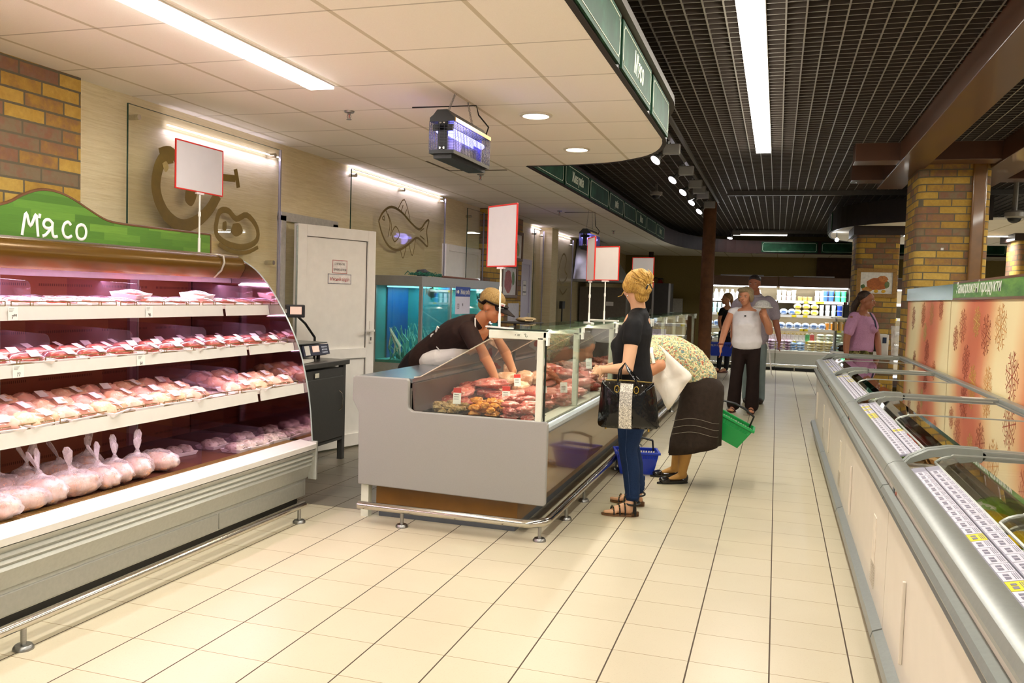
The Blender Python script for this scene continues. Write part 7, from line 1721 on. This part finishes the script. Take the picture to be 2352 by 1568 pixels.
# ---------------------------------------------------------------- seller behind the counter
P = person('person', 'seller in dark brown uniform, cap and white apron leaning into the near counter', (-2.62, 6.0, 0))
sk = skin('#c8875c'); b = MB(); hc = V((-1.93, 5.74, 1.315)); fr = head(b, hc, (.92, -.10, -.38), (.38, -.03, .92), .205)
b.chain([(-1.99, 5.76, 1.25), (-2.05, 5.79, 1.19)], [.05, .058], (0, 1, 0)); b.chain([(-2.1, 5.82, 1.13), (-2.3, 5.9, 1.04), (-2.5, 5.96, .92), (-2.62, 6.0, .80)], [(.15, .10), (.14, .11), (.15, .12), (.16, .12)], (0, 1, 0))
b.chain([(-2.06, 5.64, 1.13), (-1.97, 5.58, 1.02), (-1.90, 5.56, .95)], [.05, .045, .037], (0, 1, 0)); b.chain([(-1.90, 5.56, .95), (-1.86, 5.56, .88), (-1.83, 5.56, .82)], [.037, .034, .025], (0, 1, 0)); hand(b, (-1.83, 5.56, .82), (.15, .05, -.95), (1, 0, 0), .16, .5, .08, 1)
b.chain([(-2.02, 5.95, 1.13), (-1.90, 5.95, 1.0), (-1.80, 5.86, .86)], [.05, .042, .027], (0, 1, 0)); hand(b, (-1.80, 5.86, .86), (.2, -.3, -.9), (1, 0, 0), .16, .5, .08, -1)
for yy in (5.92, 6.08): b.chain([(-2.64, yy, .80), (-2.66, yy, .45), (-2.70, yy, .08)], [.08, .055, .035], (0, 1, 0))
part('body', remeshed(b, .007, 3), sk, P, smooth='all'); face(P, fr, .205, brow='#6a5030')
m = MB(); m.chain([(-2.05, 5.79, 1.195), (-2.13, 5.82, 1.14), (-2.25, 5.87, 1.085), (-2.38, 5.92, 1.01), (-2.50, 5.96, .92), (-2.60, 6.0, .80)], [(.085, .06), (.175, .12), (.170, .135), (.155, .125), (.165, .13), (.17, .13)], (0, 1, 0), 22)
m.chain([(-2.08, 5.66, 1.15), (-2.0, 5.60, 1.05), (-1.93, 5.575, .99)], [.066, .060, .052], (0, 1, 0)); m.chain([(-2.05, 5.93, 1.14), (-1.97, 5.95, 1.05)], [.062, .055], (0, 1, 0))
part('uniform_top', remeshed(m, .008, 4), cloth('#2c1d18', .2, 12, .4), P, smooth='all')
m = MB(); m.chain([(-2.58, 5.99, .86), (-2.63, 6.0, .78)], [(.17, .13), (.175, .135)], (0, 1, 0)); 
for yy in (5.92, 6.08): m.chain([(-2.64, yy, .78), (-2.66, yy, .45), (-2.70, yy, .06)], [.10, .08, .06], (0, 1, 0))
part('trousers', remeshed(m, .011, 3), cloth('#1d1514', .2, 12, .3), P, smooth='all')
for yy in (5.92, 6.08): part('shoe', MB().cone((-2.72, yy, .04), (-2.56, yy, .03), (.045, .04), (.045, .03), (0, 1, 0)), m_black, P, smooth=True)
apm = cloth('#d9d4cc', .06, 9, .5)
m = MB(); m.chain([(-2.42, 5.90, .905), (-2.32, 5.86, .935), (-2.21, 5.83, .965)], [(.150, .10), (.148, .10), (.12, .08)], (0, 1, 0), 20); part('apron', remeshed(m, .009, 3), apm, P, smooth='all')
part('apron_tie', MB().tube([(-2.03, 5.66, 1.235), (-2.02, 5.64, 1.17), (-2.05, 5.66, 1.05)], .005, 6).tube([(-2.36, 5.77, 1.07), (-2.35, 5.745, 1.01), (-2.30, 5.73, .96), (-2.20, 5.72, .93)], .005, 6), apm, P, smooth=True)
part('apron_bow', MB().tube([V((-2.36, 5.79, 1.085)) + V((.028 * math.cos(a_) - .028, 0, .014 * math.sin(a_))) for a_ in [k_ * PI / 8 for k_ in range(16)]], .007, 8, closed=True).tube([(-2.36, 5.79, 1.085), (-2.37, 5.78, 1.125), (-2.36, 5.78, 1.155), (-2.345, 5.78, 1.14)], [.008, .018, .016, .008], 8, flat=.5), apm, P, smooth=True)
u_, f_, s_ = fr[2], fr[3], fr[1]; rt = fr[0]
part('hair', remeshed(MB().ell(hc + u_ * .05 - f_ * .02, (.098, .086, .075), 20, 14, rt).ell(hc - f_ * .065 + u_ * .0, (.045, .07, .055), 16, 10, rt).ell(hc - s_ * .0 + u_ * .075 - f_ * .03, (.08, .075, .055), 16, 10, rt), .006, 3), hair_mat('#5a4420', '#9c7a3c', '#c2a468'), P, smooth='all')
cm = cloth('#1a1210', .2, 20, .2)
bd = [hc + f_ * math.cos(a_) * .100 - f_ * .005 + s_ * math.sin(a_) * .088 + u_ * (.035 - .03 * (math.cos(a_) < -.3)) for a_ in [k_ * PI / 14 for k_ in range(28)]]
CP = part('cap_band', MB().tube(bd, .017, 8, closed=True, flat=.45), cm, P, smooth=True)
vb = MB(); n = 14; rows = []
for k_ in range(2):
    for i in range(n + 1):
        a_ = -1.1 + 2.2 * i / n; r_ = (.100 if k_ == 0 else .100 + .085 * math.cos(a_ * .9)); rows.append(hc + f_ * math.cos(a_) * r_ + s_ * math.sin(a_) * (.088 if k_ == 0 else .092) + u_ * (.03 - (.022 if k_ else 0)))
vs = rows + [v - u_ * .005 for v in rows]; N2 = 2 * (n + 1); fs = []
for i in range(n): fs += [(i, i + 1, n + 2 + i, n + 1 + i), (N2 + i + 1, N2 + i, N2 + n + 1 + i, N2 + n + 2 + i), (n + 1 + i, n + 2 + i, N2 + n + 2 + i, N2 + n + 1 + i)]
part('cap_brim', MB().add(vs, fs), cm, CP, smooth=40)
bq = Matrix.Translation(hc + f_ * .085 - s_ * -.048 + u_ * .045) @ rt.to_4x4()
lg = hc + f_ * .100 * math.cos(.55) + s_ * .094 * math.sin(.55) + u_ * .045; ln = (f_ * math.cos(.55) + s_ * math.sin(.55)).normalized(); lx = u_.cross(ln).normalized()
part('cap_badge', MB().xbox(Matrix.Translation(lg) @ Matrix((lx, u_, ln)).transposed().to_4x4(), .045, .038, .004), m_white, CP, bev=.002)
part('badge_print', MB().xbox(Matrix.Translation(lg + ln * .0025) @ Matrix((lx, u_, ln)).transposed().to_4x4() @ Matrix.Rotation(.6, 4, 'Z'), .026, .006, .001).xbox(Matrix.Translation(lg + ln * .0025) @ Matrix((lx, u_, ln)).transposed().to_4x4() @ Matrix.Rotation(-.8, 4, 'Z'), .022, .005, .001), M('#c02828', .5), CP)
part('earring', MB().ell(hc + s_ * .078 - u_ * .035, .005, 8, 6), m_chrome, P, smooth=True)

# ---------------------------------------------------------------- walking woman in white top
P = person('person', 'short-haired blonde woman in white sleeveless top and dark trousers walking forward', (-.36, 11.2, 0))
sk = skin('#c98a68'); b = MB(); hc = V((-.385, 11.15, 1.475)); fr = head(b, hc, (-.35, -.93, -.1), (0, -.05, 1), .215)
b.chain([(-.375, 11.2, 1.40), (-.36, 11.22, 1.30)], [.05, .058], (1, 0, 0)); b.chain([(-.36, 11.22, 1.26), (-.36, 11.2, 1.1), (-.35, 11.2, .9)], [(.16, .10), (.16, .11), (.17, .12)], (1, 0, 0))
b.chain([(-.54, 11.22, 1.27), (-.60, 11.2, 1.12), (-.625, 11.16, 1.02)], [.055, .05, .043], (1, 0, 0)); b.chain([(-.625, 11.16, 1.02), (-.645, 11.1, .92), (-.655, 11.05, .84)], [.044, .038, .027], (1, 0, 0)); hand(b, (-.655, 11.05, .84), (.0, -.1, -1), (1, 0, 0), .16, .35, .05, -1)
b.chain([(-.17, 11.2, 1.27), (-.10, 11.14, 1.14), (-.075, 11.08, 1.05)], [.055, .052, .046], (1, 0, 0)); b.chain([(-.075, 11.08, 1.05), (-.10, 11.0, 1.15), (-.14, 10.94, 1.235)], [.045, .038, .027], (1, 0, 0)); hand(b, (-.14, 10.94, 1.235), (-.15, -.1, 1), (0, .9, .2), .15, .5, .06, 1)
b.chain([(-.43, 11.2, .9), (-.45, 11.2, .46), (-.47, 11.26, .09)], [.07, .05, .032]); b.chain([(-.265, 11.2, .9), (-.25, 11.2, .46), (-.255, 11.24, .09)], [.07, .05, .032]); foot(b, (-.46, 11.26, .012), (-.52, 11.06, .012), (-.47, 11.26, .09)); foot(b, (-.25, 11.24, .012), (-.26, 11.03, .012), (-.255, 11.24, .09))
part('body', remeshed(b, .0085, 3), sk, P, smooth='all'); face(P, fr, .215, brow='#7a6242')
u_, f_, s_ = fr[2], fr[3], fr[1]; rt = fr[0]
m = MB(); m.ell(hc + u_ * .045 - f_ * .028, (.095, .093, .085), 20, 14, rt); m.ell(hc - f_ * .07 - u_ * .02, (.05, .075, .065), 16, 10, rt); m.ell(hc + u_ * .085 + f_ * .045 + s_ * .02, (.05, .075, .032), 16, 10, rt)
for sg in (-1, 1): m.ell(hc + s_ * sg * .078 - f_ * .01 + u_ * .0, (.05, .022, .07), 14, 10, rt)
part('hair', remeshed(m, .008, 3), hair_mat('#5f5340', '#9a8460', '#cdb98a'), P, smooth='all')
m = MB(); m.chain([(-.36, 11.22, 1.285), (-.36, 11.2, 1.21), (-.355, 11.17, 1.10), (-.35, 11.18, .98), (-.345, 11.18, .90)], [(.155, .075), (.178, .115), (.178, .14), (.178, .135), (.192, .145)], (1, 0, 0), 24); m.chain([(-.49, 11.22, 1.30), (-.54, 11.22, 1.27)], [.045, .06], (1, 0, 0)); m.chain([(-.22, 11.22, 1.30), (-.17, 11.22, 1.27)], [.045, .06], (1, 0, 0)); m.cone((-.42, 11.10, 1.12), (-.29, 11.10, 1.12), (.065, .07), (.065, .07), (0, 0, 1))
part('top', remeshed(m, .009, 4), cloth('#ebe6e8', .05, 9, .6), P, smooth='all', label='white sleeveless top')
part('sunglasses', MB().ell((-.375, 11.065, 1.235), (.014, .01, .010), 10, 6), m_black, P, smooth=True)
m = MB(); m.chain([(-.345, 11.2, .90), (-.345, 11.2, .82)], [(.165, .125), (.178, .135)], (1, 0, 0), 20)
for (h_, k_, a_) in (((-.43, 11.2, .80), (-.455, 11.2, .46), (-.475, 11.22, .10)), ((-.265, 11.2, .80), (-.25, 11.2, .46), (-.25, 11.22, .09))): m.chain([h_, k_, a_], [(.095, .12), (.078, .09), (.088, .085)], (1, 0, 0))
part('trousers', remeshed(m, .010, 3), cloth('#261a18', .2, 8, .6), P, smooth='all')
for (he, to) in (((-.46, 11.27), (-.525, 11.03)), ((-.25, 11.25), (-.262, 11.0))):
    he, to = V((he[0], he[1], 0)), V((to[0], to[1], 0)); d = (to - he).normalized(); q_ = d.cross(V((0, 0, 1)))
    sd = part('sandal', MB().prism([((he + d * .24 * (.5 + .5 * math.cos(a_)) + q_ * math.sin(a_) * .042).x, (he + d * .24 * (.5 + .5 * math.cos(a_)) + q_ * math.sin(a_) * .042).y) for a_ in [k_ * PI / 10 for k_ in range(20)]], 'xy', 0, .012), M('#6a4030', .5), P)
    for fr_ in (.45, .62): part('strap', MB().tube([he + d * .24 * fr_ + q_ * math.cos(a_) * .042 + V((0, 0, .012 + .045 * math.sin(a_))) for a_ in [k_ * PI / 8 for k_ in range(9)]], .008, 6), M('#3a2018', .4), sd, smooth=True)
part('bracelet', MB().tube([(-.655 + .03 * math.cos(a_), 11.05 + .03 * math.sin(a_), .87) for a_ in [k_ * PI / 6 for k_ in range(12)]], .008, 6, closed=True), M('#7a2c20', .3), P, smooth=True)
ck = thing('food_container', 'clear domed plastic container held up by the walking woman', 'container', (-.16, 10.93, 1.32))
dm_ = MB().lathe([(.001, .075), (.05, .07), (.085, .045), (.105, .0), (.115, -.01), (.115, -.02), (.08, -.03), (.001, -.03)], (-.17, 10.96, 1.365), 28)
dm_.v = [(x, y, z + .004 * math.sin(math.atan2(y - 10.96, x + .17) * 14) * ((z - 1.335) > .01)) for x, y, z in dm_.v]
part('dome', dm_, M('#c9c6c0', .2, .1, .25, 60, .4), ck, smooth='all'); part('rim', MB().lathe([(.11, 0), (.125, .003), (.125, .012), (.11, .012)], (-.17, 10.96, 1.345), 28), M('#dedbd4', .2, 0, .1, 60), ck, smooth=True)

# ---------------------------------------------------------------- man behind her
P = person('person', 'dark-haired man in pale lilac shirt walking behind the woman in white', (-.28, 12.4, 0))
sk = skin('#a8684c'); b = MB(); hc = V((-.315, 12.35, 1.665)); fr = head(b, hc, (-.2, -.97, -.12), (0, -.06, 1), .225)
b.chain([(-.30, 12.4, 1.58), (-.29, 12.42, 1.50)], [.056, .065], (1, 0, 0)); b.chain([(-.29, 12.4, 1.40), (-.29, 12.4, 1.0)], [(.18, .11), (.16, .11)], (1, 0, 0))
b.chain([(-.09, 12.4, 1.42), (-.03, 12.4, 1.25), (.0, 12.38, 1.12)], [.058, .05, .044], (1, 0, 0)); b.chain([(.0, 12.38, 1.12), (.035, 12.34, .98), (.05, 12.3, .90)], [.044, .038, .029], (1, 0, 0)); hand(b, (.05, 12.3, .90), (0, -.05, -1), (-1, 0, 0), .18, .4, .06, 1)
b.chain([(-.50, 12.4, 1.42), (-.55, 12.4, 1.25), (-.57, 12.38, 1.12), (-.58, 12.3, .92)], [.058, .05, .044, .03], (1, 0, 0)); hand(b, (-.58, 12.3, .92), (0, -.05, -1), (1, 0, 0), .18, .4, .06, -1)
part('body', remeshed(b, .0085, 3), sk, P, smooth='all'); face(P, fr, .225, brow='#2a1c14')
part('hair', remeshed(MB().ell(hc + fr[2] * .062 - fr[3] * .02, (.094, .085, .066), 18, 12, fr[0]).ell(hc - fr[3] * .06 + fr[2] * .01, (.05, .078, .07), 16, 10, fr[0]), .008, 2), hair_mat('#17110d', '#2a201a', '#3f3228'), P, smooth='all')
m = MB(); m.chain([(-.29, 12.42, 1.49), (-.29, 12.4, 1.40), (-.29, 12.37, 1.2), (-.28, 12.38, .98), (-.28, 12.38, .90)], [(.09, .065), (.20, .12), (.195, .15), (.19, .15), (.19, .15)], (1, 0, 0), 24); m.chain([(-.12, 12.4, 1.43), (-.06, 12.4, 1.36), (-.02, 12.4, 1.22)], [.08, .086, .074], (1, 0, 0)); m.chain([(-.46, 12.4, 1.43), (-.53, 12.4, 1.36), (-.56, 12.4, 1.22)], [.08, .086, .074], (1, 0, 0))
part('shirt', remeshed(m, .010, 4), cloth('#a79ca6', .08, 60, .5), P, smooth='all'); part('collar', MB().tube([(-.29 + .07 * math.cos(a_), 12.38 + .06 * math.sin(a_), 1.515 + .02 * math.sin(a_)) for a_ in [k_ * PI / 8 for k_ in range(16)]], .014, 6, closed=True), cloth('#b2a8b0', .05, 30), P, smooth=True)
m = MB(); m.chain([(-.28, 12.4, .92), (-.28, 12.4, .84)], [(.17, .13), (.175, .135)], (1, 0, 0), 20)
for sx in (-1, 1): m.chain([(-.28 + sx * .085, 12.4, .82), (-.27 + sx * .085, 12.38, .46), (-.26 + sx * .09, 12.4, .06)], [(.095, .12), (.075, .08), (.065, .065)], (1, 0, 0))
part('jeans', remeshed(m, .011, 3), cloth('#8a9a9c', .1, 8, .5), P, smooth='all')
for sx in (-1, 1): part('shoe', MB().cone((-.26 + sx * .09, 12.42, .04), (-.26 + sx * .09, 12.24, .035), (.045, .04), (.045, .034), (1, 0, 0)), M('#2a1c18', .4), P, smooth=True)
t = [o for o in bpy.data.objects if o.get('label', '').startswith('short-haired')][0]
part('strap', MB().tube([(-.11, 11.45, .90), (-.07, 11.42, .80), (-.05, 11.4, .65), (-.03, 11.4, .50), (.0, 11.42, .45)], .014, 8, flat=.3), M('#dcd8d4', .6), t, smooth=True)

# ---------------------------------------------------------------- woman in black top by the dairy case
P = person('person', 'slim young woman with ponytail in black top standing by the far dairy case', (-1.0, 17.3, 0))
sk = skin('#bd8460'); b = MB(); hc = V((-.96, 17.3, 1.46)); fr = head(b, hc, (-.95, -.3, 0), (0, 0, 1), .21)
b.chain([(-.94, 17.3, 1.38), (-.93, 17.3, 1.29)], [.042, .048], (0, 1, 0)); b.chain([(-.93, 17.3, 1.24), (-.93, 17.3, 1.0), (-.93, 17.3, .8)], [(.13, .09), (.11, .09), (.13, .1)], (.7, .7, 0))
b.chain([(-1.03, 17.2, 1.23), (-1.07, 17.17, 1.05), (-1.05, 17.05, .95), (-1.0, 16.96, .83)], [.042, .036, .032, .022], (0, 1, 0)); hand(b, (-1.0, 16.96, .83), (.1, -.2, -.9), (1, 0, 0), .15, .4, .05, 1)
b.chain([(-.83, 17.35, 1.23), (-.80, 17.35, 1.05), (-.84, 17.2, .92)], [.042, .036, .024], (0, 1, 0)); hand(b, (-.84, 17.2, .92), (-.2, -.5, -.8), (1, 0, 0), .15, .4, .05, -1)
for sx in (-1, 1): b.chain([(-.93 + sx * .06, 17.3, .85), (-.96 + sx * .07, 17.3, .45), (-.98 + sx * .07, 17.33, .08)], [.06, .045, .03]); foot(b, (-.98 + sx * .07, 17.33, .012), (-1.12 + sx * .07, 17.2, .012), (-.98 + sx * .07, 17.33, .08))
part('body', remeshed(b, .009, 3), sk, P, smooth='all'); face(P, fr, .21)
part('hair', remeshed(MB().ell(hc + fr[2] * .05 - fr[3] * .03, (.095, .085, .08), 18, 12, fr[0]).cone(hc - fr[3] * .10 + fr[2] * .03, hc - fr[3] * .12 - fr[2] * .13, .04, .03, (0, 1, 0), 12), .009, 2), hair_mat('#5a3a1c', '#8f6534', '#b88a4c'), P, smooth='all')
part('top', remeshed(MB().chain([(-.93, 17.3, 1.27), (-.93, 17.3, 1.2), (-.93, 17.3, 1.02), (-.93, 17.3, .86)], [(.09, .06), (.15, .10), (.125, .10), (.14, .11)], (.7, .7, 0), 20).cone((-1.02, 17.2, 1.24), (-1.055, 17.18, 1.16), .055, .05).cone((-.84, 17.35, 1.24), (-.81, 17.35, 1.17), .055, .05), .010, 3), cloth('#121214', .2, 10, .4), P, smooth='all')
m = MB().chain([(-.93, 17.3, .86), (-.94, 17.3, .78)], [(.13, .10), (.145, .115)], (.7, .7, 0), 20)
for sx in (-1, 1): m.chain([(-.94 + sx * .06, 17.3, .78), (-.96 + sx * .07, 17.3, .45), (-.98 + sx * .07, 17.33, .08)], [.085, .06, .045], (0, 1, 0))
part('trousers', remeshed(m, .011, 3), cloth('#232327', .2, 10, .3), P, smooth='all')
for sx in (-1, 1): part('shoe', MB().cone((-.97 + sx * .07, 17.34, .025), (-1.10 + sx * .07, 17.21, .02), (.038, .025), (.036, .02), (.7, -.7, 0)), M('#5a2a22', .4), P, smooth=True)

# ---------------------------------------------------------------- woman in pink
P = person('person', 'woman in pink knit top with long dark ponytail behind the freezers, looking right', (1.08, 11.8, 0))
sk = skin('#a86e50'); b = MB(); hc = V((1.095, 11.75, 1.475)); fr = head(b, hc, (.90, -.42, -.05), (.05, 0, 1), .22)
b.chain([(1.07, 11.78, 1.40), (1.05, 11.8, 1.31)], [.05, .058], (0, 1, 0)); b.chain([(1.05, 11.8, 1.25), (1.06, 11.8, 1.0), (1.06, 11.8, .8)], [(.15, .11), (.14, .12), (.16, .13)], (.42, .9, 0))
b.chain([(.93, 11.66, 1.24), (.88, 11.60, 1.08), (.865, 11.58, .98)], [.055, .05, .044], (0, 1, 0)); b.chain([(.865, 11.58, .98), (.86, 11.55, .86), (.87, 11.52, .76)], [.044, .038, .027], (0, 1, 0)); hand(b, (.87, 11.52, .76), (.05, -.1, -1), (1, 0, 0), .16, .4, .05, 1)
b.chain([(1.17, 11.95, 1.24), (1.24, 11.9, 1.05), (1.26, 11.8, .90), (1.27, 11.72, .78)], [.055, .046, .04, .027], (0, 1, 0)); hand(b, (1.27, 11.72, .78), (0, -.1, -1), (-1, 0, 0), .16, .4, .05, -1)
part('body', remeshed(b, .0085, 3), sk, P, smooth='all'); face(P, fr, .22, brow='#2a1c14')
m = MB(); m.ell(hc + fr[2] * .05 - fr[3] * .035, (.095, .086, .08), 20, 14, fr[0]); m.cone(hc - fr[3] * .10 + fr[2] * .02, hc - fr[3] * .15 - fr[2] * .08, .042, .045, (0, 1, 0), 12); m.cone(hc - fr[3] * .15 - fr[2] * .08, hc - fr[3] * .17 - fr[2] * .22, .045, .025, (0, 1, 0), 12)
part('hair', remeshed(m, .008, 3), hair_mat('#1c130e', '#33241a', '#6a4a2c'), P, smooth='all')
m = MB(); m.chain([(1.05, 11.8, 1.29), (1.05, 11.8, 1.22), (1.07, 11.79, 1.10), (1.065, 11.8, .96), (1.06, 11.8, .86)], [(.12, .07), (.165, .12), (.16, .145), (.155, .14), (.175, .15)], (.42, .9, 0), 24); m.ell((1.18, 11.72, 1.12), (.06, .07, .065)); m.ell((1.20, 11.80, 1.12), (.055, .06, .06)); m.chain([(.95, 11.69, 1.26), (.905, 11.63, 1.15), (.885, 11.60, 1.07)], [.072, .070, .066], (0, 1, 0)); m.chain([(1.15, 11.93, 1.26), (1.21, 11.92, 1.14)], [.068, .062], (0, 1, 0))
part('top', remeshed(m, .009, 4), cloth('#c391b3', .08, 80, .4), P, smooth='all', label='pink short-sleeved knit top')
m = MB(); m.chain([(1.06, 11.8, .88), (1.06, 11.8, .76)], [(.16, .135), (.175, .145)], (.42, .9, 0), 20)
for sx in (-1, 1): m.chain([(1.06, 11.8 + sx * .085, .78), (1.06, 11.8 + sx * .09, .45), (1.04, 11.8 + sx * .09, .06)], [.10, .075, .06], (0, 1, 0))
def camo():
    t = NT('patterned_cloth'); n = t.noise(t.obj(), 16, 3); t.base(t.ramp(n, [(.35, '#3f3c22'), (.45, '#6a6638'), (.55, '#8f8a58'), (.65, '#4a3a2c')], 'CONSTANT')); t.set(.85, 0, .1); return t.m
part('trousers', remeshed(m, .011, 3), camo(), P, smooth='all'); 
for sx in (-1, 1): part('shoe', MB().cone((1.03, 11.8 + sx * .09, .035), (1.18, 11.73 + sx * .09, .03), (.045, .035), (.042, .03), (0, 1, 0)), m_black, P, smooth=True)
part('bag_strap', MB().tube([(1.13, 11.66, 1.32), (1.19, 11.64, 1.22), (1.215, 11.68, 1.12)], .010, 6), M('#2c2f48', .5), P, smooth=True)
